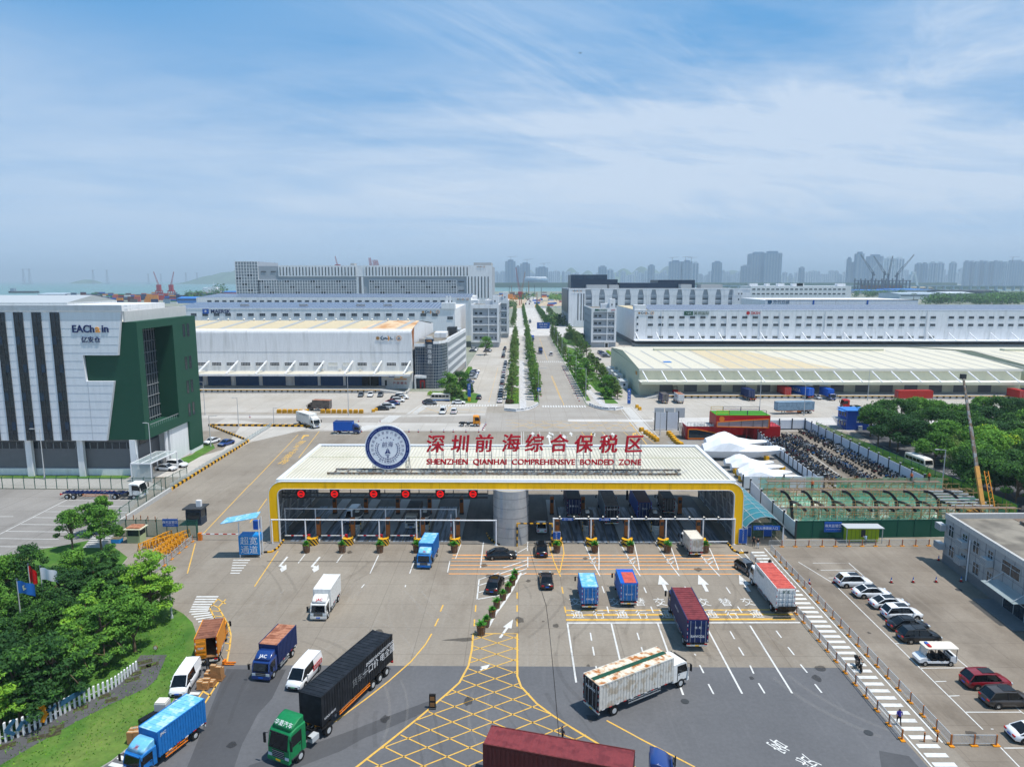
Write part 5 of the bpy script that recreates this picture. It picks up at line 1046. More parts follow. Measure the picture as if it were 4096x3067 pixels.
def wheelmesh(r,wd):
 k=(r,wd)
 if k not in wh:
  b=MB();b.cyl((0,-wd/2,0),(0,wd/2,0),r,'rubber',16);a=b.mesh('tyre')
  b=MB();[b.cyl((0,s*(wd/2-.02),0),(0,s*(wd/2+.015),0),r*.6,'chrome' if r<.4 else 'galv',10,r*.5)for s in(-1,1)];wh[k]=(a,b.mesh('rim'))
 return wh[k]
def wheel(T,x,y,r=.34,wd=.24):
 a,c=wheelmesh(r,wd);o=bpy.data.objects.new('wheel',a);C.objects.link(o);o.parent=T;o.location=(x,y,r)
 q=bpy.data.objects.new('rim',c);C.objects.link(q);q.parent=o
CARS={'sedan':(4.7,1.84,1.46,[.70,.86,.95,.95,.93,.92,.84,.70,.52],(.10,.30,.45,.58,.75)),'suv':(4.7,1.9,1.7,[.80,1.0,1.06,1.06,1.04,1.02,.98,.84,.6],(.03,.13,.40,.60,.75)),'hatch':(4.3,1.8,1.55,[.75,.92,.98,.98,.97,.95,.88,.74,.55],(.03,.16,.4,.58,.77)),'van':(5.2,1.9,2.0,[.9,1.1,1.15,1.15,1.12,1.1,1.05,.95,.6],(.0,.02,.4,.74,.90))}
def carshape(kind):
 L,Wd,H,dk,cab_=CARS[kind];fs=[0,.025,.1,.3,.52,.74,.88,.965,1];hw=[.78,.9,.97,1,1,1,.97,.88,.74];zl=[.42,.3,.24,.22,.22,.22,.24,.3,.4]
 S_=[]
 for f,z,h,a in zip(fs,dk,hw,zl):
  x=(f-.5)*L;w_=h*Wd/2;m_=(a+z)/2
  S_.append([(x,-w_*.9,a),(x,-w_,a+.12),(x,-w_*1.0,m_),(x,-w_*.98,z-.1),(x,-w_*.86,z),(x,0,z+.04),(x,w_*.86,z),(x,w_*.98,z-.1),(x,w_,m_),(x,w_,a+.12),(x,w_*.9,a)])
 dz=max(dk)-.02;G_=[]
 for i,f in enumerate(cab_):
  x=(f-.5)*L;zr=[dz+.01,H*.97,H,H*.975,dz+.01][i];wb=Wd/2*.93;wt=Wd/2*(.74 if i in(1,2,3)else.86)
  G_.append([(x,-wb,dz-.05),(x,-wt,zr-.03),(x,-wt*.8,zr),(x,0,zr+.02),(x,wt*.8,zr),(x,wt,zr-.03),(x,wb,dz-.05)])
 return L,Wd,H,S_,G_
def carmesh(bd,gl,kind,pm,roofm=None):
 L,Wd,H,S_,G_=carshape(kind);bd.loft(S_,pm);top=(1,2)
 gl.loft(G_,'carglass',closed=False,caps=False,smooth=False,mf=lambda i,j:(roofm or pm)if(i in top and 1<=j<=4)or(kind=='van' and i<2 and j in(0,5))else 'carglass')
 for s in(-1,1):
  P=[Vector(q[1]if s<0 else q[5])+Vector((0,0,.02))for q in G_]
  for a,c in zip(P,P[1:]):gl.bar(a,c,.07,pm)
  k=2;a=Vector(G_[k][0]if s<0 else G_[k][6]);c=Vector(G_[k][1]if s<0 else G_[k][5]);gl.bar(a,c,.07,'black')
 bd.bx(-L/2+.04,L/2-.06,-Wd/2*.8,Wd/2*.8,.2,.36,'black')
def wheelpos(kind):L=CARS[kind][0];return[(x,s*(CARS[kind][1]/2-.12))for x in(-L*.31,L*.31)for s in(-1,1)]
def car(kind,pm,label,loc,hd,group=None,sunroof=True,plate='plate_blue',s=1.):
 L,Wd,H,dk,_c=CARS[kind]
 T=thing('parked_car' if group else 'car',label,{'van':'van','suv':'car','sedan':'car','hatch':'car'}[kind],(loc[0],loc[1],0),R(hd),group)
 if s!=1:T.scale=(s,)*3
 bd,gl=MB(),MB();carmesh(bd,gl,kind,pm)
 for x,y in wheelpos(kind):bd.cyl((x,y+(.1 if y>0 else-.1),.36),(x,y+(.13 if y>0 else-.13),.36),.41,'black',14)
 bd.bx(L/2-.1,L/2+.01,-.55,.55,.42,.6,'black');bd.obj('body',T);gl.obj('window_glass',T)
 if sunroof:b=MB();b.bx(-.75,.55,-.48,.48,H+.0,H+.035,'carglass');b.obj('sunroof',T)
 for x,y in wheelpos(kind):wheel(T,x,y)
 for y in(-1,1):
  b=MB();b.bx(L/2-.22,L/2-.03,y*.52 if y>0 else-.82,y*.52 if y<0 else.82,.62,.76,'lamp_clear');b.obj('headlight',T)
  b=MB();b.bx(-L/2-.015,-L/2+.12,.42 if y>0 else-.76,.76 if y>0 else-.42,dk[0]-.05,dk[0]+.1,'lamp_red');b.obj('tail_light',T)
  b=MB();b.bx(L*.2,L*.2+.16,y*(Wd/2+.08)-.1,y*(Wd/2+.08)+.1,max(dk)-.02,max(dk)+.12,pm);b.obj('mirror',T)
 for x in(-L/2-.02,L/2+.012):b=MB();b.bx(x-.01,x+.01,-.23,.23,.5,.65,plate);b.obj('licence_plate',T)
 return T
SM={}
def smallcar(kind,pm,name,label,loc,hd,group):
 if(kind,pm)not in SM:
  b=MB();carmesh(b,b,kind,pm)
  for x,y in wheelpos(kind):b.cyl((x,y-.13,.34),(x,y+.13,.34),.35,'rubber',10)
  L=CARS[kind][0];b.bx(-L/2-.01,-L/2+.1,-.76,.76,CARS[kind][3][0]-.02,CARS[kind][3][0]+.08,'lamp_red');b.bx(L/2-.2,L/2-.02,-.8,.8,.62,.74,'lamp_clear');SM[(kind,pm)]=b.mesh('car_body')
 o=bpy.data.objects.new(name,SM[(kind,pm)]);C.objects.link(o);o.location=(loc[0],loc[1],loc[2]if len(loc)>2 else.02);o.rotation_euler=(0,0,R(hd));tag(o,label,'car',group);return o
def profile(b,P,w0,inset,m,smooth=False,rnd=.12):
 """side outline (x, z) swept across y with rounded cheeks"""
 cx=sum(p[0]for p in P)/len(P);cz=sum(p[1]for p in P)/len(P)
 secs=[[(cx+(p[0]-cx)*k,y,cz+(p[1]-cz)*k)for p in P]for y,k in((-w0,1-inset),(-w0+rnd,1),(w0-rnd,1),(w0,1-inset))]
 b.loft(secs,m,smooth=smooth)
def cabin(T,x0,L,Wd,z0,H,m,name='',fair=True,fairm=None,sleeper=False,plate='plate_blue',plx=''):
 """forward-control cab, rear face at x0, front at x0 + L"""
 w0=Wd/2;P=[(x0,z0),(x0+L*.97,z0),(x0+L,z0+.3),(x0+L,z0+H*.40),(x0+L*.86,z0+H*.88),(x0+L*.76,z0+H*.97),(x0+L*.5,z0+H),(x0,z0+H*.98)]
 b=MB();profile(b,P,w0,.05,m);C_=b.obj('cab',T)
 a=Vector((x0+L,0,z0+H*.42));c=Vector((x0+L*.87,0,z0+H*.86));n_=Vector((c.z-a.z,0,a.x-c.x)).normalized()*.025
 b=MB();b.add([a+n_+Vector((0,-w0*.86,0)),a+n_+Vector((0,w0*.86,0)),c+n_+Vector((0,w0*.8,0)),c+n_+Vector((0,-w0*.8,0))],[(0,1,2,3)],'carglass');b.obj('windscreen',T)
 b=MB();b.bx(x0+L-.06,x0+L+.03,-w0*.88,w0*.88,z0+H*.36,z0+H*.41,'black');b.bar((x0+L*.93,-w0*.8,z0+H*.9),(x0+L*.93,w0*.8,z0+H*.9),.1,'black' if H>2 else m);[b.bar((x0+L+.03,q_,z0+H*.42),(x0+L*.95,q_+.35,z0+H*.62),.03,'black')for q_ in(-.6,.1)];b.obj('wiper_trim',T)
 for s in(-1,1):
  y=s*(w0+.012);b=MB();[b.bx(xx,xx+.025,min(s*w0,s*(w0+.008)),max(s*w0,s*(w0+.008)),z0+.1,z0+H*.86,'black')for xx in(x0+L*.26,x0+L*.9)];b.bx(x0+L*.3,x0+L*.85,min(s*w0,s*(w0+.03)),max(s*w0,s*(w0+.03)),z0-.02,z0+.12,'darkgrey');b.bx(x0+L*.34,x0+L*.44,min(s*w0,s*(w0+.03)),max(s*w0,s*(w0+.03)),z0+H*.36,z0+H*.39,'black');b.obj('door',T)
  b=MB();b.add([(x0+L*.3,y,z0+H*.45),(x0+L*.93,y,z0+H*.43),(x0+L*.82,y,z0+H*.84),(x0+L*.3,y,z0+H*.86)],[(0,1,2,3)],'carglass');b.bx(x0+L*.28,x0+L*.3,y-.01,y+.01,z0+.2,z0+H*.86,'black');b.obj('side_window',T)
  b=MB();b.bar((x0+L*.95,s*w0,z0+H*.8),(x0+L*1.02,s*(w0+.3),z0+H*.82),.04,'black');b.bx(x0+L*.98,x0+L*1.03,s*(w0+.3)-.11,s*(w0+.3)+.11,z0+H*.45,z0+H*.8,'black');b.obj('mirror',T)
  b=MB();b.bx(x0+L-.03,x0+L+.045,s*w0*.78-.2,s*w0*.78+.2,z0+.14,z0+.4,'lamp_clear');b.obj('headlight',T)
 b=MB();b.bx(x0+L-.1,x0+L+.04,-w0*.55,w0*.55,z0+.12,z0+H*.32,'black');[b.bx(x0+L+.03,x0+L+.05,-w0*.55,w0*.55,z0+.2+k*.17,z0+.25+k*.17,'steel')for k in range(int(H*.32/.2))];b.obj('grille',T)
 b=MB();b.bx(x0+L-.25,x0+L+.08,-w0,w0,z0-.22,z0+.1,m);b.bx(x0+L+.06,x0+L+.1,-.25,.25,z0-.12,z0+.03,plate);b.obj('bumper',T)
 if fair:
  b=MB();z=z0+H;profile(b,[(x0+.05,z-.05),(x0+L*.8,z-.08),(x0+L*.62,z+.22),(x0+L*.3,z+.52),(x0+.05,z+.58)],w0*.9,.12,fairm or m,True)
  if name:b.text('*'+name,.5,Matrix.Translation((x0+L*.62+.03,0,z+.27))@Matrix.Rotation(PI/2,4,'Z')@Matrix.Rotation(R(38),4,'X'),plx or 'wallwhite')
  b.obj('roof_fairing',T)
 return C_
def ribs(b,x0,x1,y,z0,z1,m,n,s,d=.035):
 for i in range(n):
  x=x0+(x1-x0)*(i+.5)/n;q=(x1-x0)/n*.28;b.bx(x-q,x+q,min(y,y+s*d),max(y,y+s*d),z0+.08,z1-.08,m)
def cargo(T,x0,L,Wd,z0,H,side,roof,rear=None,txtside=(),txtrear=(),ribn=0,strips=True,open_=False,roofribs=True):
 w0=Wd/2;x1=x0+L;b=MB()
 if open_:
  b.bx(x0,x1,-w0,-w0+.06,z0,z0+H,side);b.bx(x0,x1,w0-.06,w0,z0,z0+H,side);b.bx(x1-.06,x1,-w0+.06,w0-.06,z0,z0+H,side);b.bx(x0,x1-.06,-w0+.06,w0-.06,z0,z0+.1,'wood')
 else:b.bx(x0,x1,-w0,w0,z0,z0+H,side)
 if ribn:ribs(b,x0,x1,-w0,z0,z0+H,side,ribn,-1);ribs(b,x0,x1,w0,z0,z0+H,side,ribn,1)
 for x in(x0+.05,x1-.05):
  for s in(-1,1):b.bx(x-.06,x+.06,s*w0-.045,s*w0+.045,z0,z0+H,side)
 if not open_:
  for s in(-1,1):b.bx(x1-.02,x1+.03,s*w0*.9-.05,s*w0*.9+.05,z0,z0+H,side)
 b.obj('cargo_box',T)
 b=MB();b.bx(x0,x1,-w0,w0,z0+H,z0+H+.05,roof)
 if roofribs:[b.bx(x0+L*(i+.3)/int(L*2),x0+L*(i+.65)/int(L*2),-w0*.93,w0*.93,z0+H+.05,z0+H+.075,roof)for i in range(int(L*2))]
 for s in(-1,1):b.bx(x0-.02,x1+.02,s*w0-.04,s*w0+.04,z0+H-.04,z0+H+.09,side)
 b.obj('cargo_roof',T)
 r_=rear or side
 for s in((-1,1)if not open_ else()):
  b=MB();y0,y1=(.01,w0-.04)if s>0 else(-w0+.04,-.01);b.bx(x0-.05,x0+.0,y0,y1,z0+.05,z0+H-.04,r_)
  for k in range(4):z=z0+.3+k*H*.23;b.bx(x0-.08,x0-.05,y0+.1,y1-.1,z,z+H*.12,r_)
  for f in(.25,.7):b.cyl((x0-.1,y0+(y1-y0)*f,z0+.1),(x0-.1,y0+(y1-y0)*f,z0+H-.1),.025,'galv',5)
  b.obj('rear_door',T)
 if open_:
  b=MB();b.bx(x0-.05,x0,w0-1.15,w0-.02,z0,z0+H-.04,r_);[b.bx(x0-.08,x0-.05,w0-1.1,w0-.1,z0+.3+k*.5,z0+.5+k*.5,r_)for k in range(4)];b.text('*0877',.3,Matrix.Translation((x0-.1,w0-.6,z0+1.2))@Matrix.Rotation(-PI/2,4,'Z')@Matrix.Rotation(PI/2,4,'X'),'wallwhite');b.obj('rear_door',T)
 b=MB()
 if strips:
  for s in(-1,1):
   for k in range(int(L/.9)):x=x0+.3+k*.9;b.bx(x,x+.35,s*(w0+.05)-.01,s*(w0+.05)+.01,z0-.02,z0+.05,'red' if k%2 else 'wallwhite')
   for k in range(6):z=z0+.15+k*H/6;b.bx(x0-.09,x0-.06,s*(w0-.07)-.03,s*(w0-.07)+.03,z,z+.22,'red' if k%2 else 'wallwhite')
 for(s_,size,fx,fz,side_,m_)in txtside:
  y=side_*(w0+.05);b.text('*'+s_,size,Matrix.Translation((x0+L*fx,y,z0+H*fz))@Matrix.Rotation(0 if side_<0 else PI,4,'Z')@Matrix.Rotation(PI/2,4,'X'),m_)
 for(s_,size,fy,fz,m_)in txtrear:b.text('*'+s_,size,Matrix.Translation((x0-.13,-w0*fy,z0+H*fz))@Matrix.Rotation(-PI/2,4,'Z')@Matrix.Rotation(PI/2,4,'X'),m_)
 if b.v:b.obj('marking',T)
def chassis(T,x0,x1,z,Wd,m='black',guard=True,lamps=True):
 b=MB();b.bx(x0,x1,-.48,-.36,z-.3,z,m);b.bx(x0,x1,.36,.48,z-.3,z,m);k=x0+.4
 while k<x1:b.bx(k,k+.12,-Wd/2+.1,Wd/2-.1,z-.12,z,m);k+=.9
 b.obj('chassis_frame',T)
 if guard:
  b=MB();[b.bx(x0+(x1-x0)*.36,x0+(x1-x0)*.78,s*(Wd/2-.05)-.03,s*(Wd/2-.05)+.03,zz,zz+.09,'orange' if guard=='o' else 'steel')for s in(-1,1)for zz in(z-.25,z-.52)];[b.bx(x0+(x1-x0)*f,x0+(x1-x0)*f+.08,s*(Wd/2-.09)-.03,s*(Wd/2-.09)+.03,z-.6,z,'steel')for s in(-1,1)for f in(.4,.57,.74)];b.obj('side_guard',T)
  b=MB();b.bx(x0+(x1-x0)*.58,x0+(x1-x0)*.7,.3,.8,z-.62,z-.15,'galv');b.obj('fuel_tank',T)
 if lamps:
  b=MB();b.bx(x0-.06,x0+.05,-Wd/2+.05,Wd/2-.05,z-.45,z-.28,'red' if lamps=='r' else 'offwhite');b.obj('rear_bar',T)
  for s in(-1,1):b=MB();b.bx(x0-.09,x0-.02,s*Wd*.4-.16,s*Wd*.4+.16,z-.26,z-.12,'lamp_red');b.obj('tail_light',T)
  b=MB();b.bx(x0-.1,x0-.07,-.22,.22,z-.43,z-.3,'plate_yellow');b.obj('licence_plate',T)
def boxtruck(label,loc,hd,cabm,side,roof,L=4.2,H=2.2,Wd=2.15,cabL=1.75,cabH=1.7,fair=True,fairm=None,name='',rear=None,heavy=False,ts=(),tr=(),ribn=0,plate='plate_blue',open_=False,s=1.,anchor='front',guard=True,namem='',group=None):
 """anchor: ground point under front centre, rear centre or middle"""
 tot=L+cabL+.12;z0=1.0 if not heavy else 1.15;r=.4 if not heavy else.5
 off={'front':-tot,'rear':0,'mid':-tot/2}[anchor];h=R(hd)
 T=thing('box_truck',label,'truck',(loc[0]+math.cos(h)*off*s,loc[1]+math.sin(h)*off*s,0),h,group);T.scale=(s,)*3
 cargo(T,0,L,Wd,z0,H,side,roof,rear,ts,tr,ribn,open_=open_);cabin(T,L+.1,cabL,Wd*.93,.55 if not heavy else.75,cabH,cabm,name,fair,fairm,plate=plate,plx=namem)
 chassis(T,.05,L+.6,z0,Wd,guard=guard)
 for x in([L*.24]if not heavy else[L*.2])+[L+cabL*.55]:
  for y in(-1,1):wheel(T,x,y*(Wd/2-.2),r,.38 if x<L else.28)
 b=MB();[b.bx(L*(.24 if not heavy else.2)-r-.12,L*(.24 if not heavy else.2)+r+.12,y*(Wd/2-.2)-.22,y*(Wd/2-.2)+.22,2*r+.02,2*r+.07,'black')for y in(-1,1)];b.obj('mudguard',T)
 return T
def container(label,loc,hd,m,roof=None,L=12.19,H=2.6,z=1.3,name='shipping_container',ts=(),tr=(),group=None,ribn=None,cat='container'):
 T=thing(name,label,cat,(loc[0],loc[1],z),R(hd),group);cargo(T,-L/2,L,2.44,0,H,m,roof or m,None,ts,tr,ribn or int(L*2.6),strips=False)
 b=MB();[b.box((sx*(L/2-.07),sy*1.16,zz),(.2,.2,.2),'black' if m!='t_maroon' else m)for sx in(-1,1)for sy in(-1,1)for zz in(.1,H-.02)];b.obj('corner_casting',T);return T
def trailer(label,loc,hd,L=12.3,axles=3,m='t_orange',z=1.25,group=None,legs=True,name='container_trailer'):
 T=thing(name,label,'trailer',(loc[0],loc[1],0),R(hd),group);chassis(T,-L/2,L/2,z,2.4,m,'o','r')
 for k in range(axles):
  for s in(-1,1):wheel(T,-L/2+1.3+k*1.3,s*.98,.5,.42)
 b=MB();[b.bx(L/2-2.6,L/2-2.4,s*.8-.08,s*.8+.08,.15 if legs else.6,z-.2,'steel')for s in(-1,1)];b.obj('landing_leg',T);return T
def tractor(label,loc,hd,m,name='',cabL=2.2,cabH=2.5,s=1.,axles=1,fair=True,plate='plate_yellow',namem='',cabm2=None):
 """anchor at front bumper"""
 h=R(hd);T=thing('tractor_unit',label,'truck',(loc[0],loc[1],0),h);T.scale=(s,)*3
 cabin(T,-cabL,cabL,2.4,.8,cabH,m,name,fair,plate=plate,plx=namem);chassis(T,-6.2,-cabL+.3,1.1,2.2,'black',False,False)
 for x in[-1.4]+[-5.2+k*1.35 for k in range(axles)]:
  for y in(-1,1):wheel(T,x,y*1.0,.5,.42)
 b=MB();b.cyl((-5,0,1.12),(-5,0,1.25),.55,'darkgrey',12);b.obj('fifth_wheel',T);b=MB();b.bx(-3.9,-3.,.55,1.15,.6,1.1,'galv');b.bx(-3.9,-2.9,-1.15,-.55,.6,1.1,'darkgrey');b.obj('fuel_tank',T)
 b=MB();[b.bx(-5.9,-4.4,y*1.-.24,y*1.+.24,1.06,1.1,'black')for y in(-1,1)];b.obj('mudguard',T);return T
def fwd(p,hd,d,side=0):h=R(hd);return(p[0]+math.cos(h)*d-math.sin(h)*side,p[1]+math.sin(h)*d+math.cos(h)*side)
# --- foreground ---
p=(-20.85,53.7);hd=-113
tractor('green tractor unit with white characters on its roof fairing, hauling the long black container',p,-114,'t_green','华菱汽车',2.2,2.6,1.,namem='wallwhite')
c_=fwd(p,-111.5,-10.6)
trailer('three axle trailer frame with orange side guards under the black container',c_,-111.5,legs=False)
container('long black shipping container with white lettering behind the green tractor',fwd(c_,-111.5,.1),-111.5,'t_black',L=12.19,H=2.9,z=1.27,ts=[('一口价 电全国',.95,.22,.5,1,'wallwhite'),('ZH2023 HUOCHEDUODUO',.42,.2,.74,1,'wallwhite'),('货车多',.9,.5,.5,1,'midgrey'),('KOCU 48135',.3,.9,.2,1,'wallwhite')])
boxtruck('blue box truck with rust red cargo roof, left of the small white van',(-27.2,66.4),-98,'p_blue','t_navy','t_rustroof',4.3,2.2,name='JAC',ts=(),ribn=14,rear='t_navy',namem='wallwhite')
T=car('van','p_white','small white panel van with red decals on its side, behind the black container',fwd((-22.9,66.4),-100,-.7),-100,None,False,'plate_green',.98)
b=MB();b.bx(-2.2,-.2,.94,.975,.8,1.35,'red');b.text('*物流快运',.42,Matrix.Translation((-1.2,.98,1.1))@Matrix.Rotation(PI,4,'Z')@Matrix.Rotation(PI/2,4,'X'),'wallwhite');b.obj('decal',T)
boxtruck('white box truck with red capitals on its cab roof, driving towards the viewer',(-24.9,79.4),-91,'t_white','t_white','t_white',4.5,2.3,name='JAC',ribn=14,namem='red')
boxtruck('bright blue box truck with pale roof leaving the fifth lane',(-13.9,94.9),-94.5,'t_blue','t_blue','t_sky',4.2,2.3,fairm='t_sky',name='Ж',namem='red',ribn=12)
boxtruck('long blue box truck parked at the kerb in the lower left corner, rear door open',(-32.9,52.2),-111,'t_blue','t_blue','t_sky',5.2,2.3,2.2,fairm='t_sky',name='Ж',namem='red',ribn=18,guard='o',ts=[('JMC',.35,.9,.85,1,'wallwhite')])
boxtruck('orange box truck with open rear door unloading cartons beside the lawn',(-34.2,69.3),103,'t_orange','t_orange','t_brownroof',4.4,2.3,2.3,anchor='rear',open_=True,rear='t_orange')
car('van','p_white','white people carrier parked by the kerb next to stacked cartons',fwd((-34.6,63.3),-84,-2.5),-84,None,False,'plate_blue',.95)
boxtruck('long white box truck with rust stained roof and green roof stripe, turning right',(7.1,61.2),31.5,'t_white','t_whiteside','t_rustywhite',9.6,2.55,2.5,2.2,2.1,fair=False,anchor='rear',heavy=True,rear='t_black',ribn=26,tr=[('AA0460',.45,0,.72,'wallwhite')])
T=bpy.context.scene.objects[-1]if False else[o for o in C.objects if o.get('label','').startswith('long white box truck with rust')][0]
b=MB();b.bx(.1,9.5,-.28,.22,3.78,3.80,'panel_green');b.obj('roof_stripe',T)
boxtruck('long dark blue lorry with maroon roof queueing towards the gate',(20.4,72.8),89.8,'t_navy','t_navy','t_maroonroof',8.2,2.75,2.45,2.1,2.1,fair=False,anchor='rear',heavy=True,tr=[('BAW226',.42,0,.3,'wallwhite'),('粤 粤',.35,0,.68,'wallwhite')],ts=[('HBNYTL57 ',.4,.6,.6,1,'wallwhite')],ribn=20)
boxtruck('short truck with pale blue roof and bright blue rear doors in the first queue lane',(9.15,82.4),91,'t_blue','t_blue','t_sky',4.2,2.25,2.1,anchor='rear',ribn=12,tr=[('ON·2JJ3',.3,0,.3,'wallwhite')],fair=False)
T=boxtruck('short blue truck with a red patched roof in the second queue lane',(14.3,83.3),90,'t_blue','t_blue','t_cobalt',4.4,2.35,2.2,anchor='rear',ribn=12,tr=[('粤 A217',.28,0,.4,'wallwhite')],fair=False)
b=MB();b.bx(.05,3.3,-.95,.6,3.43,3.45,'t_redroof');b.obj('roof_patch',T)
T=boxtruck('long white lorry with red roof and lowered dark tail lift by the pedestrian walkway',(33.6,81.2),90,'t_white','t_white','t_redroof',7.8,2.6,2.4,2.1,2.,fair=False,anchor='rear',heavy=True,tr=[('骏 粱',.4,0,.85,'darkgreen')],ts=[('▪ 跨境运输服务',.45,.75,.8,1,'darkgreen')],ribn=0)
b=MB();b.ext([(-.15,-1.15,.75),(-.15,1.15,.75),(-.9,1.15,1.75),(-.9,-1.15,1.75)],(0,0,.06),'black');b.obj('tail_lift',T)
A_,B_=g('XB',1880,1345,4.05),g('XC',970,1520,4.05);hd=math.degrees(math.atan2(B_.y-A_.y,B_.x-A_.x));dn=Vector((math.cos(R(hd-90)),math.sin(R(hd-90))))*1.22;fx=Vector((math.cos(R(hd)),math.sin(R(hd))))
mid_=A_+fx*5.7+dn
container('maroon shipping container cut off by the bottom edge of the photo',mid_,hd,'t_maroon','t_maroonroof',12.19,2.75,1.27,tr=(),ts=[('HLBU 0100010',.3,.93,.8,1,'wallwhite')])
trailer('trailer frame carrying the maroon container at the bottom edge',mid_,hd,legs=False,m='black')
tractor('glossy blue tractor unit at the bottom edge ahead of the maroon container',(12.9,50.4),-9,'p_blue','',2.2,2.35,fair=True)
car('sedan','p_black','black coupe crossing sideways just in front of the round cornered booth',(-2.6,99.3),5,None,False)
car('suv','p_black','black SUV with open glass roof waiting before the striped height frame',(3.55,101.4),91)
car('sedan','p_black','black sedan seen from behind driving towards the gate centre',(3.9,90.4),91,None,False)
car('suv','p_black','black SUV parked inside the white hatched triangle beside the planters',(-3.2,88.9),80)
car('hatch','p_grey','dark grey hatchback coming towards the viewer near the right canopy leg',(33.3,94.6),-72,None,False)
car('sedan','p_white','white sedan with green plate passing under the striped height frame',(3.9,111.2),90,None,False,'plate_green')
boxtruck('small dirty white box truck seen from behind, entering the ninth lane',(27.2,99.6),93,'t_white','t_whiteside','t_cream',3.6,2.0,2.0,1.6,anchor='rear',fair=False,tr=[])
T=car('van','p_white','white minibus coming out of the second lane under the canopy',(-29.3,115.8),-90,None,False,s=1.05)
boxtruck('off white truck with open dark cargo bed in the fourth lane',(-18.3,111),-90,'t_cream','t_dusky','t_black',4.6,1.9,2.2,1.9,1.8,fair=False,ribn=8)
boxtruck('dark blue container lorry in the lane right of the booth',(9.8,116),90,'t_navy','t_navy','t_black',10,2.7,2.4,anchor='rear',heavy=True,ribn=18,tr=[('■ ■ B·SL',.4,0,.55,'wallwhite')],fair=False)
boxtruck('grey lorry with green roof stripe and hazard marked tail inside the canopy',(16,112.4),90,'t_white','t_greyblue','t_dusky',9.6,2.7,2.45,anchor='rear',heavy=True,rear='t_black',tr=[('RAAU407',.42,0,.8,'wallwhite')],fair=False)
boxtruck('blue lorry with dark maroon roof inside the canopy',(21.9,114.3),90,'t_navy','t_cobalt','t_maroon',8.5,2.7,2.4,anchor='rear',heavy=True,rear='t_navy',ribn=16,tr=[('粤ZU',.4,0,.6,'wallwhite')],fair=False)
boxtruck('small grey truck in the second lane from the right leg of the canopy',(27.1,118.5),90,'t_white','t_dusky','t_black',4.4,2.2,2.1,anchor='rear',fair=False)
for i,(k,pm,x,y,lb)in enumerate([('suv','p_white',46.6,90.2,'white SUV with dark roof glass, farthest in the parked row'),('sedan','p_white',47.4,87.0,'white sedan, second in the parked row counting from the cones'),('sedan','p_white',48.1,83.9,'white sedan with red tail light, third in the parked row'),('suv','p_white',48.2,81.1,'white SUV, last white one of the parked row before the black pair'),('sedan','p_black',47.4,78.3,'black sedan parked between the white SUV and the black SUV'),('suv','p_black',47.2,75.6,'black SUV with roof rails at the near end of the row, beside the buggy'),('suv','p_red',48.9,66.5,'dark red SUV parked alone beside the brown one'),('suv','p_brown',48.9,63.4,'dark brown SUV parked nearest the pedestrian fence corner'),('sedan','p_white',47.8,58.0,'white sedan cut off by the right edge of the photo')]):
 car(k,pm,lb,(x,y),2 if i<8 else-3,'cars parked beside the walkway')
T=thing('patrol_buggy','white open patrol buggy with long cream roof and blue red light bar','buggy',(46.2,70.8,0),R(180))
b=MB();b.bx(-1.9,1.3,-.72,.72,.35,.55,'p_white');profile(b,[(1.2,.4),(2.1,.4),(2.15,.75),(1.75,1.0),(1.2,1.05)],.75,.1,'p_white');b.bx(-2.0,-1.3,-.74,.74,.45,1.15,'p_white');b.obj('body',T)
b=MB();b.prism(rrect(-2.1,1.45,-.82,.82,.2,4),2.02,2.12,'t_cream');b.obj('roof',T);b=MB();b.bx(.75,1.05,-.5,.0,2.12,2.26,'signblue');b.bx(.75,1.05,.0,.5,2.12,2.26,'red');b.obj('light_bar',T)
for x in(.5,-.35,-1.15):
 b=MB();b.bx(x-.3,x+.2,-.6,.6,.55,.85,'black');b.bx(x-.42,x-.3,-.6,.6,.6,1.3,'black');b.obj('seat',T)
for x in(1.35,-.5,-1.9):
 for s in(-1,1):b=MB();b.bar((x,s*.72,.6),(x-(.2 if x>1 else 0),s*.74,2.03),.05,'black');b.obj('roof_post',T)
b=MB();b.ext([(1.45,-.66,1.05),(1.45,.66,1.05),(1.22,.66,1.95),(1.22,-.66,1.95)],(.02,0,0),'clearglass');b.obj('windscreen',T)
for x in(-1.35,1.45):
 for s in(-1,1):wheel(T,x,s*.66,.3,.2)
# --- lorry park, junction ---
tractor('white and blue tractor unit parked in the left lorry park',(-72.9,127.6),-2,'t_white','',2.3,2.4,plate='plate_blue',fair=False)
trailer('empty dark skeletal trailer coupled behind the white and blue tractor',(-82.6,127.6),-2,12.3,2,'t_navy')
boxtruck('white box truck with pointed roof fairing turning left of the junction',(-57.6,190.6),-45,'t_white','t_white','t_white',7.8,2.7,2.4,2.1,2.,heavy=True,ts=[('深圳市货运有限公司',.5,.55,.85,-1,'midgrey')])
boxtruck('small blue box truck driving right behind the emblem sign',(-43.9,184.5),0,'p_blue','t_cobalt','t_navy',5.2,2.4,ribn=12,rear='t_dusky')
boxtruck('dark brown curtain sided truck parked at the yellow water barriers',(-68.6,218.5),171,'t_dusky','t_dusky','t_rustroof',5.8,2.5)
tractor('orange two axle tractor unit without trailer behind the row of cones',(-11.2,194.6),1,'t_orange','',2.0,2.3,axles=1,fair=False)
boxtruck('dark blue curtain truck backed to the cream shed dock',(50.3,231),92,'t_navy','t_navy','t_dusky',4.8,2.3,anchor='rear',rear='t_dusky',fair=False)
boxtruck('white truck with rusty roof and yellow stickers at the cream shed dock',(55.6,231),92,'t_white','t_white','t_rustroof',4.8,2.3,anchor='rear',ts=[('TNTEXPRESS',.5,.5,.6,1,'orange')],fair=False)
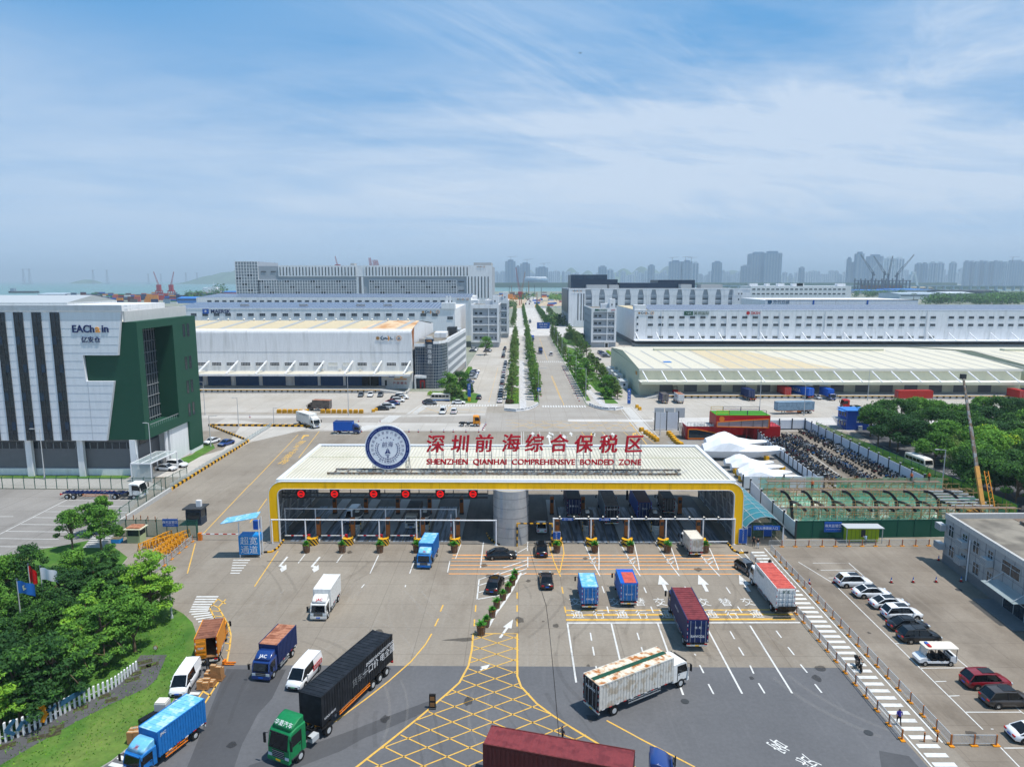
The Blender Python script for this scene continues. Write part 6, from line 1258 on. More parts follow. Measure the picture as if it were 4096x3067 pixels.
boxtruck('blue rigid truck facing the viewer at the cream shed dock',(110.6,237.6),-88,'p_blue','t_cobalt','t_cobalt',6.5,2.6,heavy=True,fair=False)
trailer('orange skeletal trailer under the rust red container at the dock',(96.5,248),94,12.2,3,group=None)
container('rust red container backed to the cream shed dock, left of the blue one',(96.4,245.9),94,'t_red',L=6.06,z=1.27)
trailer('trailer under the bright blue lettered container at the dock',(102.2,246.5),108,12.2,3,m='black')
container('bright blue container with white capitals standing at the cream shed dock',(102.2,246.5),108,'t_cobalt',L=12.19,z=1.27,ts=[('HEUNG A',1.5,.6,.5,1,'wallwhite')])
trailer('trailer under the grey blue container in the right yard',(87.6,214.4),187,12.2,3)
container('pale grey blue container on a trailer standing across the right yard',(87.6,214.4),187,'t_greyblue',L=12.19,z=1.27)
tractor('red tractor unit half hidden behind the blue site office',(106.5,222.6),180,'t_red','',2.1,2.4,fair=False)
container('long rust red container on the ground behind the dark trees',(138.5,237.5),2,'t_red',L=12.19,z=1.2)
container('navy blue container at the dock near the left end of the right yard',(81.5,240.5),96,'t_navy',L=6.06,z=1.27);trailer('dark trailer under the navy container',(81.5,240.5),96,9,2,m='black')
container('rust red container beyond the trees at the right edge',(176,240),90,'t_red',L=6.06,z=1.2);container('grey blue container beyond the trees at the right edge',(181,240),90,'t_navy',L=6.06,z=1.2)
T=thing('forklift','red forklift standing on the cream shed dock under the canopy','forklift',(57,247.5,1.2),0)
b=MB();b.bx(-.6,1.3,-.6,.6,.3,1.1,'red');b.obj('body',T);b=MB();[b.bar((x,s*.55,1.1),(x,s*.5,2.3),.08,'black')for x in(-.3,1.)for s in(-1,1)];b.bx(-.4,1.1,-.6,.6,2.3,2.4,'black');b.obj('cage',T);b=MB();[b.bx(-.75,-.65,s*.35-.05,s*.35+.05,.1,2.6,'darkgrey')for s in(-1,1)];b.obj('mast',T)
for x in(-.3,.9):
 for s in(-1,1):wheel(T,x,s*.5,.3,.2)
boxtruck('blue truck with white roof fairing on the avenue, beyond the near crossing',(12.6,389.8),-90,'p_blue','t_navy','t_dusky',5.2,2.5)
smallcar('van','p_white','van','white and red minivan on the avenue beyond the crossing',(18.2,383),90,None)
boxtruck('brown backed truck far up the avenue below the blue road sign',(18,597),90,'t_dusky','t_rustroof','t_dusky',4.5,2.4,anchor='rear',fair=False)
boxtruck('pale flat topped truck with blue cab far up the avenue',(11.2,674),-90,'p_blue','t_cream','t_white',9,2.6,heavy=True,fair=False)
boxtruck('blue truck half hidden by the median trees',(9.6,474),-90,'p_blue','t_cobalt','t_cobalt',5,2.5)
T=thing('minibus','white minibus with dark windows driving beside the green mesh fence','bus',(90.9,151.6,0),R(-84))
def minibus(T):
 b=MB();profile(b,[(-3.5,.4),(3.4,.4),(3.5,.8),(3.42,1.5),(3.1,2.4),(2.9,2.6),(-3.4,2.62),(-3.5,2.4)],1.05,.03,'t_cream');b.bx(-3.4,3.35,-1.07,1.07,.35,.6,'blueroof');b.obj('body',T)
 b=MB();[b.bx(-3.1+k*1.25,-2.+k*1.25,s*1.06-.015,s*1.06+.015,1.45,2.2,'carglass')for k in range(5)for s in(-1,1)];b.add([(3.47,-.9,1.5),(3.47,.9,1.5),(3.2,.85,2.35),(3.2,-.85,2.35)],[(0,1,2,3)],'carglass');b.obj('window',T)
 b=MB();b.bx(-3.2,2.8,-.9,.9,2.6,2.68,'t_white');b.obj('roof',T)
 for x in(-2.1,2.2):
  for s in(-1,1):wheel(T,x,s*.9,.42,.28)
minibus(T)
T=thing('minibus','cream minibus parked behind the shrubs at the corner office','bus',(-27.5,236.5,0),R(178));minibus(T)
rc=random.Random(11);PN={'p_white':'white','p_black':'black','p_grey':'dark grey','p_brown':'brown','p_red':'red','p_blue':'blue','p_silver':'silver','p_navy':'navy'}
PC=['p_white']*7+['p_black']*5+['p_grey']*3+['p_silver']*2+['p_blue','p_red','p_navy','p_brown']
def row(x0,y0,dx,dy,n,hd,where,skip=.06,jit=.25):
 for i in range(n):
  if rc.random()<skip:continue
  k=rc.choice(('sedan','suv','sedan','hatch'));pm=rc.choice(PC)
  smallcar(k,pm,'parked_car','%s %s, %s place in %s'%(PN[pm],{'suv':'SUV','sedan':'sedan','hatch':'hatchback'}[k],ordn(i),where),(x0+dx*i+rc.uniform(-jit,jit),y0+dy*i+rc.uniform(-.1,.1)),hd+rc.uniform(-2,2),'cars '+where)
row(-20.6,262,0,2.75,7,5,'the bay row left of side street, near part')
row(-20.2,290,.03,2.75,9,5,'the bay row left of side street, far part')
row(-6.6,234,.0,5.6,21,91,'the kerb line beside the avenue shrubs',.05,.08)
row(-8.5,372,0,5.5,10,90,'the far kerb line of the side street')
row(-27,402,0,2.8,6,0,'the court before the left office');row(-18.5,398,0,2.8,6,0,'the second court row before the left office')
row(48,374,0,2.8,9,0,'the rank beside the yellow hedge');row(56.5,380,0,2.8,9,0,'the rank right of the yellow hedge');row(65,405,0,2.8,6,0,'the rank in front of the white ramp')
row(47,640,0,-3,8,0,'the far lot beside the tall grey building',.3);row(36,700,0,6,8,90,'the far street edge',.2)
for i,(pm,k)in enumerate((('p_white','suv'),('p_white','sedan'),('p_black','suv'),('p_white','suv'),('p_red','sedan'),('p_blue','sedan'),('p_white','sedan'),('p_silver','suv'),('p_black','sedan'))):
 smallcar(k,pm,'parked_car','%s %s, %s from the dock ramp in the slanting row'%(PN[pm],'SUV' if k=='suv' else 'sedan',ordn(i)),(-42.5-i*.08+(i%2)*1.2-.35*i*.5,243-i*3.0),8,'cars along the yellow blocks')
for x,pm,k,l in((-57.6,'p_grey','sedan','grey car, left of three in the dock yard'),(-54.1,'p_white','suv','white SUV, middle of three in the dock yard'),(-50.4,'p_grey','suv','grey car with green plate, right of three in the dock yard')):smallcar(k,pm,'parked_car',l,(x,245.4),-85,'three cars in the dock yard')
for k,pm,x,y,h_,l in(('sedan','p_grey',-30.2,228.9,3,'grey sedan parked below the corner shrubs, front one'),('sedan','p_navy',-30.9,231.6,3,'dark sedan parked behind the grey one at the corner shrubs'),('sedan','p_white',-20.6,230.4,3,'white sedan turning at the zebra crossing'),('sedan','p_navy',-14.2,240.5,90,'dark sedan driving up the side street'),('van','p_white',-24.1,213.8,-91,'white minivan standing in the yellow crossed box'),('suv','p_white',-20.6,214.1,90,'white SUV standing in the yellow crossed box'),('hatch','p_amber' if 0 else 'p_silver',106.3,241.5,-70,'pale hatchback near the blue rigid truck'),('suv','p_white',64.0,189.5,180,'white SUV passing behind the red pavilion'),('sedan','p_white',-78.7,147.2,-8,'white sedan parked under the glass canopy, nearer one'),('suv','p_white',-77.7,150,-8,'white SUV with black roof parked beside the glass canopy'),('sedan','p_blue',-75.3,170.8,-110,'blue sedan driving down beside the green building'),('sedan','p_white',-79.9,172.8,-110,'white sedan standing behind the corner of the green building'),('suv','p_white',137,160,10,'white SUV parked among the trees at right edge'),('sedan','p_white',118,131,80,'pale car under the trees near crane'),('suv','p_navy',41.5,360,0,'dark car beside the shed wall')):
 smallcar(k,pm,'car',l,(x,y),h_,None)
# ---------------- vegetation ----------------
def leafmat(name,h,var=.35):
 m=mat(name,h,.75,var=var,vs=.9);n=m.node_tree;b=n.nodes['Principled BSDF'];o=n.nodes['Material Output'];t=n.nodes.new('ShaderNodeBsdfTranslucent');mx_=n.nodes.new('ShaderNodeMixShader');mx_.inputs[0].default_value=.28
 b.inputs['Specular IOR Level'].default_value=.25
 src=b.inputs['Base Color'].links[0].from_socket;n.links.new(src,t.inputs[0]);n.links.new(b.outputs[0],mx_.inputs[1]);n.links.new(t.outputs[0],mx_.inputs[2]);n.links.new(mx_.outputs[0],o.inputs['Surface'])
for a in(('leaf_dark','3A622C'),('leaf_mid','558532'),('leaf_bright','82AE34'),('leaf_olive','6B8442'),('leaf_fresh','6F9F3A'),('leaf_deep','2F562C'),('leaf_yellow','A9BE2C'),('leaf_purple','54322F')):leafmat(*a)
mat('bark','6B5A48',.9,var=.2,vs=3);mat('barkgrey','857C70',.9,var=.2,vs=3)
def leaves(b,c,r,n,size,ms,rg,flatn=.0,squash=1.):
 for i in range(n):
  d=Vector((rg.gauss(0,1),rg.gauss(0,1),rg.gauss(0,1))).normalized()*(rg.random()**.35)
  p=Vector((c[0]+d.x*r,c[1]+d.y*r,c[2]+d.z*r*squash));nr=(d*.8+Vector((rg.uniform(-1,1),rg.uniform(-1,1),rg.uniform(-.2,1.)+flatn))).normalized()
  u=nr.orthogonal().normalized();u=Matrix.Rotation(rg.uniform(0,6.3),3,nr)@u;v_=nr.cross(u);s=size*rg.uniform(.6,1.35)
  b.add([p-u*s,p-v_*s*.45,p+u*s,p+v_*s*.45],[(0,1,2,3)],rg.choice(ms))
def treemesh(kind,seed,H,Rc,ms,n,size):
 rg=random.Random(seed);b=MB();t=MB();zt=H*(.22 if kind!='tier' else.28)
 lean=Vector((rg.uniform(-.3,.3),rg.uniform(-.3,.3),0))
 top=Vector((lean.x,lean.y,H*.9));t.tube([(0,0,-.2),(lean.x*.3,lean.y*.3,zt),tuple(top)],H*.024+.05,'bark',7,.04)
 cl=[]
 if kind=='tier':
  k=7
  for i in range(k):
   z=zt+(H-zt)*(i+.35)/k;rr_=Rc*(1-.75*(i/k)**1.6)*rg.uniform(.85,1.1)
   for j in range(max(3,int(9*rr_/Rc))):a=rg.uniform(0,6.3);q=rr_*rg.uniform(.35,1);cl.append((Vector((q*math.cos(a),q*math.sin(a),z+rg.uniform(-.25,.3)-q*.06)),Rc*rg.uniform(.22,.33),.36))
 elif kind=='slim':
  k=8
  for i in range(k):
   z=zt+(H-zt)*(i+.3)/k;rr_=Rc*(1.05-.85*(i/k)**1.3)
   for j in range(5 if i<6 else 3):a=rg.uniform(0,6.3);q=rr_*rg.uniform(.2,1);cl.append((Vector((q*math.cos(a),q*math.sin(a),z+rg.uniform(-.3,.3))),Rc*rg.uniform(.22,.36),.5))
 else:
  for i in range(30):
   a=rg.uniform(0,6.3);e=rg.uniform(-.25,1.);q=Rc*rg.uniform(.45,.85)*math.cos(e*1.35);cl.append((Vector((q*math.cos(a),q*math.sin(a),zt+(H-zt)*(.4+.48*math.sin(e*1.45))+rg.uniform(-.3,.3))),Rc*rg.uniform(.2,.46),.62))
 for c,r,sq in cl:
  if rg.random()<.5:s0=Vector((0,0,zt)).lerp(top,rg.uniform(0,.6));t.tube([tuple(s0),tuple(s0.lerp(c,.5)+Vector((0,0,.2))),tuple(c)],H*.009+.02,'bark',4,.02)
  leaves(b,c,r,int(n/len(cl)),size,[ms[0]]*3+[rg.choice(ms)]*3+[ms[-1]],rg,.5 if kind=='tier' else.2,sq)
 return t.mesh('trunk'),b.mesh('crown')
TM={}
def tree(kind,ms,x,y,label,group,H=8,Rc=3,n=5000,size=.2,var=3,name='tree',z=0,key=None):
 k=(kind,tuple(ms),H,Rc,n,size,rr.randrange(var))
 if k not in TM:TM[k]=treemesh(kind,len(TM)+5,H,Rc,ms,n,size)
 T=thing(name,label,'tree',(x,y,z),rr.uniform(0,6.3),group);s=rr.uniform(.88,1.12);T.scale=(s,s,s*rr.uniform(.95,1.08))
 for me,nm in zip(TM[k],('trunk','crown')):o=bpy.data.objects.new(nm,me);C.objects.link(o);o.parent=T
 return T
D,Mi,Br,Ol,Fr,De='leaf_dark','leaf_mid','leaf_bright','leaf_olive','leaf_fresh','leaf_deep'
GR=[(430,110,'b',D),(560,40,'b',Mi),(720,110,'t',D),(800,30,'t',D),(760,230,'t',Mi),(500,190,'b',De),(40,80,'b',Mi),(210,50,'b',D),(640,120,'b',D),(860,200,'t',D),(-110,330,'b',Mi),(650,380,'t',Fr),(600,470,'t',Fr),(770,480,'t',Mi),(890,340,'b',Mi),(1000,390,'b',Mi),(440,680,'t',Mi),(560,600,'t',Mi),(300,740,'t',Mi),(110,730,'b',De),(-30,720,'b',De),(110,850,'t',D),(-50,880,'t',D),(260,830,'t',D),(400,760,'t',D),(-130,980,'t',Fr)]
for i,(x,y,k,m_)in enumerate(GR):
 p=g('XA',x,y,6.2);kk='tier' if k=='t' else 'broad'
 nm={D:'dark green',Mi:'mid green',Fr:'fresh green',De:'very dark green'}[m_];side='left' if x<250 else 'middle' if x<600 else 'right';dep='back' if y<300 else 'centre' if y<650 else 'front'
 tree(kk,{D:(D,Mi,De),Mi:(Mi,D,Fr),Fr:(Fr,Mi,Br),De:(De,D,D)}[m_],p.x,p.y,'%s %s tree in the %s %s of the lawn grove, %s counted'%(nm,'layered' if k=='t' else 'round crowned',dep,side,ordn(i)),'trees of the lawn grove',6.8,2.6,5500,.17,2)
for i,(x,y)in enumerate(((60,430),(190,400),(300,380),(400,420),(230,560),(60,600),(480,480))):p=g('XA',x,y,3.);tree('broad',(D,De,Mi),p.x,p.y,'low dark bushy tree at the foot of the flagpoles, %s of seven'%ordn(i),'low trees at the flagpoles',4.4,2.3,4000,.16,1)
p=g('XA',1165,560);tree('tier',(Br,Br,Fr),p.x,p.y,'bright lime green layered tree at the right end of the lawn grove',None,8.6,3.6,8000,.17,1)
p=g('XA',1050,540);tree('tier',(Fr,Br,Mi),p.x-.5,p.y+.5,'bushy green tree just left of the lime green one',None,7,2.8,6500,.17,1)
for x,y,h_,l in((790,1190,5.5,'small tree sprouting through the lorry park fence'),(930,1190,6.5,'dark bushy tree by the green mesh fence left of the guard hut'),(640,1330,7,'flowering green tree at the back of the grove beside concrete steps'),(900,1340,6.5,'fresh green tree in front of the concrete steps'),(1060,1230,2.2,'little shrub in the blue tub')):
 p=g('YA',x,y);tree('broad',(Mi,D,Fr),p.x,p.y,l,None,h_,h_*.36,4200,.17,1)
RG=[(960,120,D),(1060,60,D),(1120,190,De),(1200,60,D),(1230,180,De),(1320,60,Mi),(1380,150,D),(1480,60,Mi),(1500,170,D),(1600,80,Mi),(1640,190,De),(1760,90,D),(1850,30,Mi),(1900,130,De),(2000,50,D),(2060,150,D),(2150,60,De),(2200,150,Mi),(1180,230,De),(1330,250,De),(1480,320,Mi),(1600,330,Ol),(1540,280,Mi),(1700,310,Ol),(1700,420,Ol),(1800,450,Mi),(1880,340,'leaf_yellow'),(1960,400,'leaf_yellow'),(2050,330,Ol),(2180,330,Mi),(1850,520,D),(1960,560,D),(2060,560,De),(2160,540,D),(2140,640,D),(2250,600,D),(2260,420,D),(1020,190,D),(1720,200,D),(2300,100,D),(2300,250,D),(1840,250,D),(1980,230,De),(2120,230,D)]
for i,(x,y,m_)in enumerate(RG):
 p=g('YD',x+25,y,6.);lb={D:'dark',De:'very dark',Mi:'mid green',Ol:'sparse olive','leaf_yellow':'yellowish'}[m_]
 T=tree('broad',{D:(D,De,Mi),De:(De,D,De),Mi:(Mi,D,Fr),Ol:(Ol,Mi,Ol),'leaf_yellow':(Fr,'leaf_yellow',Mi)}[m_],p.x,p.y,'%s shade tree over the right car park, %s from the blue office'%(lb,ordn(i)),'shade trees over the right car park',8.6 if m_!=Ol else 6.5,4.9 if m_!=Ol else 3.8,6500 if m_!=Ol else 2600,.26,2)
def rowt(x,y0,y1,st,ms,what,H=9,Rc=2.2,n=1500,x1=None,kind='slim',size=.26,gaps=()):
 y=y0;i=0
 while y<y1:
  f=(y-y0)/(y1-y0)
  if rr.random()>.1 and not any(a<y<c for a,c in gaps):tree(kind,ms,(x if x1 is None else x+(x1-x)*f)+rr.uniform(-.3,.3),y+rr.uniform(-.6,.6),'slender layered street tree, %s from the junction in %s'%(ordn(i),what),'street trees in '+what,H,Rc,n,size,3,'street_tree')
  y+=st*(1+.35*(y>500));i+=1
rowt(6.3,238,516,5.6,(Ol,Fr,Mi),'the left median row',9.4,2.4,1400);rowt(6.4,618,1015,8,(Mi,D,Ol),'the far part of the median row',8.5,2.2,500,size=.45)
rowt(-2.4,240,516,7.2,(Ol,Mi,Ol),'the row left of the tiled walk',9.,2.3,1100,gaps=((262,275),(300,306),(352,366)))
rowt(24.6,246,345,6.0,(Fr,Mi,Fr),'the row on the right kerb',8.2,2.1,1500,kind='tier');rowt(24.6,358,516,6.5,(Ol,Mi,Ol),'the further right kerb row',9.5,1.9,700,size=.3)
rowt(29.5,285,345,8,(Fr,Mi,D),'the right garden',8.0,2.8,1900,kind='tier');rowt(26.3,618,1015,8.5,(Mi,D,D),'the far right kerb row',8.5,2.4,500,size=.45)
rowt(35.2,240,350,5.6,(Ol,Mi,Ol),'the row beside the shed drive',6.2,2.0,1300,x1=36.2);rowt(37,372,515,8,(Ol,Mi,D),'the row before the right office',9,2.9,900,size=.3)
rowt(38,630,900,15,(Ol,D,D),'the row beside the tall grey building',9,3,500,size=.45);rowt(-5,620,1000,15,(Ol,D,D),'the far left walk row',9,3,500,size=.45)
for x,y,h_,r_,ms,l in((-25.5,243.5,8.5,4.,(Fr,Mi,D),'broad green tree at the corner of the glass office, left one'),(-21.5,247,9,4.2,(D,Mi,De),'dark green tree at the corner of the glass office, right one'),(-23.5,237,5.5,2.6,(Ol,Mi,D),'grey green shrub tree behind the white sedan'),(-17.6,238.5,6.5,2.3,(De,D,Ol),'dark slim tree beside the blue yellow direction post'),(-20.5,233.5,4.5,2,(Ol,D,D),'small olive tree on the corner lawn'),(-2.6,402,9,3.4,(De,D,D),'round dark tree standing alone left of the tiled walk'),(-18.5,385,11,4.6,(Mi,D,Fr),'large tree before the left five storey office'),(32.6,250,6.5,3.4,(Mi,Fr,D),'green bushy tree at the tip of the right garden'),(31.2,240.5,3.6,2.3,(Mi,Br,D),'round leafy bush at the tip of the right garden'),(33.5,455,8,4,(De,D,D),'dark tree on the lawn left of the right office'),(43,470,7,3.6,(D,De,D),'dark tree touching the right office'),(-22,640,10,5,(Ol,D,D),'spreading olive tree beyond the left offices')):
 tree('broad',ms,x,y,l,None,h_,r_,4000,.24,1)
def hedge(label,pts,h_,ms,n,sz=.14,name='hedge'):
 xs=[q[0]for q in pts];ys=[q[1]for q in pts];b=MB();rg=random.Random(n)
 def ins(x,y):
  r=False
  for i in range(len(pts)):
   a,c=pts[i],pts[(i+1)%len(pts)]
   if(a[1]>y)!=(c[1]>y)and x<(c[0]-a[0])*(y-a[1])/(c[1]-a[1])+a[0]:r=not r
  return r
 k=0
 while k<n:
  x,y=rg.uniform(min(xs),max(xs)),rg.uniform(min(ys),max(ys))
  if not ins(x,y):continue
  k+=1;z=.12+h_*rg.random()**.5;nr=Vector((rg.uniform(-1,1),rg.uniform(-1,1),rg.uniform(.2,1.3))).normalized();u=nr.orthogonal().normalized();v_=nr.cross(u);s=sz*rg.uniform(.6,1.4);p=Vector((x,y,z));b.add([p-u*s,p-v_*s*.6,p+u*s,p+v_*s*.6],[(0,1,2,3)],rg.choice(ms))
 o=b.obj(name);tag(o,label,'hedge',None,'stuff')
hedge('low bright hedge and purple shrubs in the beds left of the tiled walk',[(-4.2,231),(0,231),(0,262),(-4.2,262)],.5,(Fr,Mi,'leaf_yellow',D),2500)
hedge('dark purple shrub patch at the end of the bed left of the tiled walk',[(-4.6,229.5),(-1.5,229.5),(-2.2,234),(-4.4,236)],.9,('leaf_purple','leaf_purple',De),1200)
hedge('mixed green shrubs in the right garden beds',[(29.8,254),(33.6,250),(34.4,300),(30.6,300)],.6,(Mi,D,Fr),3500)
hedge('purple shrub mound in the right garden',[(31,306),(35,310),(35,326),(32,330)],.9,('leaf_purple','leaf_purple',De),1200,.2)
hedge('yellow green clipped hedge between the parked cars',[(51.5,372),(53,372),(53,402),(51.5,402)],1.,('leaf_yellow','leaf_yellow',Fr),1500,.25)
hedge('yellow green hedge on the corner lawn',[(-33.5,246),(-22,246),(-22,251),(-33.5,251)],1.,('leaf_yellow',Fr,Mi),1800,.2)
hedge('clipped green bushes along the ribbon office',[(-23.6,254),(-21.4,254),(-21.8,318),(-23.8,318)],1.8,(Fr,Mi,Fr),5000,.2)
gp0,gp1=g('YD',530,250),g('YD',2030,900)
dv=(gp1-gp0);nn_=Vector((-dv.y,dv.x)).normalized()
hedge('creeper growing along the green mesh fence',[gp0+nn_*.2,gp1+nn_*.2,gp1-nn_*.9,gp0-nn_*.9],1.5,(Fr,Mi,D),7000,.16)
rg=random.Random(5);b=MB();k=0
gi=[Vector(q)for q in[(-36.8,70),(-36,64),(-36,58),(-40,50),(-55,38),(-75,42),(-75,70),(-60,84),(-48,82),(-41,78)]]
def inp(x,y,P):
 r=False
 for i in range(len(P)):
  a,c=P[i],P[(i+1)%len(P)]
  if(a.y>y)!=(c.y>y)and x<(c.x-a.x)*(y-a.y)/(c.y-a.y)+a.x:r=not r
 return r
while k<9000:
 x,y=rg.uniform(-72,-36),rg.uniform(42,84)
 if not inp(x,y,gi):continue
 k+=1;a=rg.uniform(0,6.3);h_=rg.uniform(.08,.22);dx,dy=math.cos(a)*.09,math.sin(a)*.09
 b.add([(x-dx,y-dy,.14),(x+dx,y+dy,.14),(x+dx+rg.uniform(-.08,.08),y+dy+rg.uniform(-.08,.08),.14+h_)],[(0,1,2)],rg.choice(('leaf_fresh','leaf_fresh','leaf_olive','leaf_bright')))
tag(b.obj('grass_tufts'),'short uneven grass on the kerbed lawn','grass',None,'stuff')
# ---------------- right side: walkway fences, site, sheds ----------------
def ln(n):return Vector(n)
b=MB();L_=1.9
b.bar((-L_/2,0,1.08),(L_/2,0,1.08),.05,'galv');b.bar((-L_/2,0,.25),(L_/2,0,.25),.04,'galv');[b.bar((x*L_/2,0,.1),(x*L_/2,0,1.08),.05,'galv')for x in(-1,1)];[b.bar((-L_/2+L_*k/15,0,.25),(-L_/2+L_*k/15,0,1.08),.022,'galv')for k in range(1,15)]
bm=b.mesh('panel');b=MB();b.bx(-.06,.06,-.06,.06,.0,1.1,'pillarorange');b.bx(-.32,.32,-.2,.2,0,.1,'amber');fm_=b.mesh('foot')
def barriers(a,c,label,grp,n=None,foot=True):
 a,c=Vector(a),Vector(c);L=(c-a).length;n=n or int(L/2.15);an=math.atan2(c.y-a.y,c.x-a.x)
 for i in range(n):
  p=a+(c-a)*(i+.5)/n;T=thing('crowd_barrier','%s, %s from its start'%(label,ordn(i)),'barrier',(p.x,p.y,0),an,grp)
  o=bpy.data.objects.new('rail_panel',bm);C.objects.link(o);o.parent=T;o.scale=(L/n/2.05,1,1)
  if foot:o=bpy.data.objects.new('foot',fm_);C.objects.link(o);o.parent=T;o.location=(L/n/2,0,0)
barriers((35.4,99.4),(35.45,57.8),'steel barrier on the lorry side of the walkway','barriers left of the walkway');barriers((39.5,102.3),(39.5,57.1),'steel barrier on the car park side of the walkway','barriers right of the walkway')
barriers((39.6,57.1),(43.6,57.1),'short barrier closing the car park end of the walkway','closing barriers',2);barriers((39.8,104),(65.6,104.7),'barrier with orange foot before the green site fence','barriers along the site fence')
bo=MB();bo.cyl((0,0,0),(0,0,.95),.07,'pillarorange',8);bo.cyl((0,0,.6),(0,0,.75),.075,'hazblack',8)
for x,y,l in((1330,1462,'left'),(1428,1462,'right')):p=g('XD',x,y);single(bo,'bollard','%s one of two brown bollards on the zebra walkway'%l,'bollard',p)
b=MB();b.bx(-.2,.2,-.2,.2,0,.05,'black');b.cyl((0,0,.05),(0,0,.3),.15,'red',10,.11);b.cyl((0,0,.3),(0,0,.42),.11,'wallwhite',10,.08);b.cyl((0,0,.42),(0,0,.72),.08,'signblue',10,.03);cone=b.mesh('traffic_cone')
def conep(p,label,grp,s=1.):o=bpy.data.objects.new('traffic_cone',cone);C.objects.link(o);o.location=(p[0],p[1],.02);o.scale=(s,s,s);tag(o,label,'cone',grp)
for i,(x,y)in enumerate(((452,258),(640,250),(860,232),(1078,248),(1245,246),(1420,244),(1612,240),(1440,78))):conep(g('XD',x,y),'red and blue cone in the right car park, %s from the walkway'%ordn(i),'cones in the right car park',1.1)
for i in range(12):conep((-47.5+i*3.25+.3*(i%3),186.2+(i%2)*.2),'red and white cone behind the canopy sign, %s from left'%ordn(i),'cones behind the canopy sign',1.2)
for i in range(4):conep((-10.2+i*.2,189+i*2.4),'cone beside the orange tractor unit, %s from the viewer'%ordn(i),'cones beside the orange tractor',1.2)
for i in range(4):conep((-61+i*6.5-(i==0)*22,200.2+(i==0)*6),'cone on the pale strip behind the white truck, %s from left'%ordn(i),'cones on the pale strip',1.1)
for i in range(18):conep((21.2,236+i*5.6),'cone on the right lane of the avenue, %s from the junction'%ordn(i),'cones on the right avenue lane',1.25)
for i in range(16):conep((8.2-i*.04,246+i*5.),'cone on the left lane of the avenue, %s from the junction'%ordn(i),'cones on the left avenue lane',1.25)
b=MB();b.bx(-.5,.5,-.4,.4,0,.75,'hazyellow');b.bx(-.44,.44,-.34,.34,.75,.95,'hazyellow');[b.bx(-.505,.505,-.405,.405,z,z+.1,'hazblack')for z in(.15,.45)];blk=b.mesh('concrete_block');b=MB();b.bx(-.45,.45,-.45,.45,0,1.,'hazyellow');b.bx(-.4,.4,-.4,.4,1.,1.06,'hazyellow');blk2=b.mesh('concrete_block')
def block(p,label,grp,m=None,rz=0,s=1.):o=bpy.data.objects.new('concrete_block',m or blk);C.objects.link(o);o.location=(p[0],p[1],0);o.rotation_euler=(0,0,rz);o.scale=(s,)*3;tag(o,label,'block',grp)
for i,(x,y)in enumerate(((95,385),(160,425),(200,450),(238,478),(280,505),(318,535))):block(g('P',x,y),'black and yellow block in the left line behind the canopy, %s from the crossing'%ordn(i),'left line of blocks behind the canopy',rz=.5,s=1.15)
for i,(x,y)in enumerate(((500,440),(528,470),(555,500),(575,530),(608,560),(640,590),(672,605))):block(g('P',x,y),'black and yellow block in the right line behind the canopy, %s from the pavilion'%ordn(i),'right line of blocks behind the canopy',rz=.5,s=1.15)
for i,(x,y)in enumerate(((1148,680),(1485,1005),(1520,1045),(1565,1120),(1938,815),(2172,968),(30,40),(68,72))):block(g('P',x,y),('yellow block among the covered boats, %s from the canopy side' if i<6 else 'yellow block at the cream shed corner, %s one')%ordn(i),'yellow blocks by the boats',blk2 if i!=2 else blk,.3)
for i in range(13):block((-46.8+i*.48*1.0-.0,215.6+i*2.05),'yellow and black block beside the slanting car row, %s from the strip'%ordn(i),'blocks beside the slanting car row',rz=.4,s=1.)
for i in range(16):block((-76.5+i*1.75,213.6),'yellow and black water barrier at the pale strip, %s from left'%ordn(i),'water barriers at the pale strip',rz=0,s=1.3)if i not in(6,7)else None
b=MB();hk([(-70.2,132.2),(-70.9,174.5),(-90.4,194.2),(-60.4,192.8)],.9,.3,.55);hk([(-90,194.4),(-62,194.4),(-60.8,191)],.9,.3,.5);o=struct(b.obj('kerb_wall'))
T=thing('railing','low grey mesh railing on top of the striped kerb beside the tower drive','railing',(-70.5,150,0));b=MB()
for i in range(32):y=133+i*1.9*1.0;x=-70.3-(y-133)*.017;b.bar((x-.35,y,0),(x-.35,y,1.3),.06,'galv');b.bx(x-.37,x-.34,y,y+1.8,.3,1.2,'clearglass')
W0(b,'panel',T)
mat('meshgreen','1F6B57',.8,alpha=.55);mat('meshbright','6FA32C',.8,alpha=.75);mat('meshgrey','9BA9A2',.8,alpha=.35);mat('postgreen','0F5144',.6);mat('meshdark','1C5442',.85)
def fence(label,pts,h_,m,post='postgreen',step=3.,cat='fence',base=0.,tilt=True):
 P=[Vector(q)for q in pts];T=thing('fence',label,cat,(P[0].x,P[0].y,0));b=MB();q=MB();i0=0;PP=[]
 for a,c in zip(P,P[1:]):
  L=(c-a).length;n=max(1,round(L/step))
  for k in range(n+(c is P[-1])):e=a+(c-a)*k/n;PP.append((e.x,e.y,0))
  d=(c-a).normalized();nn2=Vector((-d.y,d.x))*.02;b.add([(a.x,a.y,base),(c.x,c.y,base),(c.x,c.y,h_),(a.x,a.y,h_)],[(0,1,2,3)],m);b.bar((a.x,a.y,h_),(c.x,c.y,h_),.06,post);b.bar((a.x,a.y,base+.05),(c.x,c.y,base+.05),.06,post)
 W0(b,'mesh_panel',T);q.bx(-.05,.05,-.05,.05,0,h_+.1,post)
 if tilt:q.bar((0,0,h_),(.25,0,h_+.4),.06,post)
 kids(T,q.mesh('post'),'post',PP[:98]);return T
fence('grey green mesh fence between the lorry park and the tower drive',[(-160,133.7),(-105,133.2),(-71.5,133),(-71,141)],2.4,'meshgrey',step=2.3)
fence('barbed mesh fence on the low concrete wall beside the lorry park',[(-71.3,131),(-69.6,113.8),(-68.3,107.4)],2.6,'meshgrey',step=3.4)
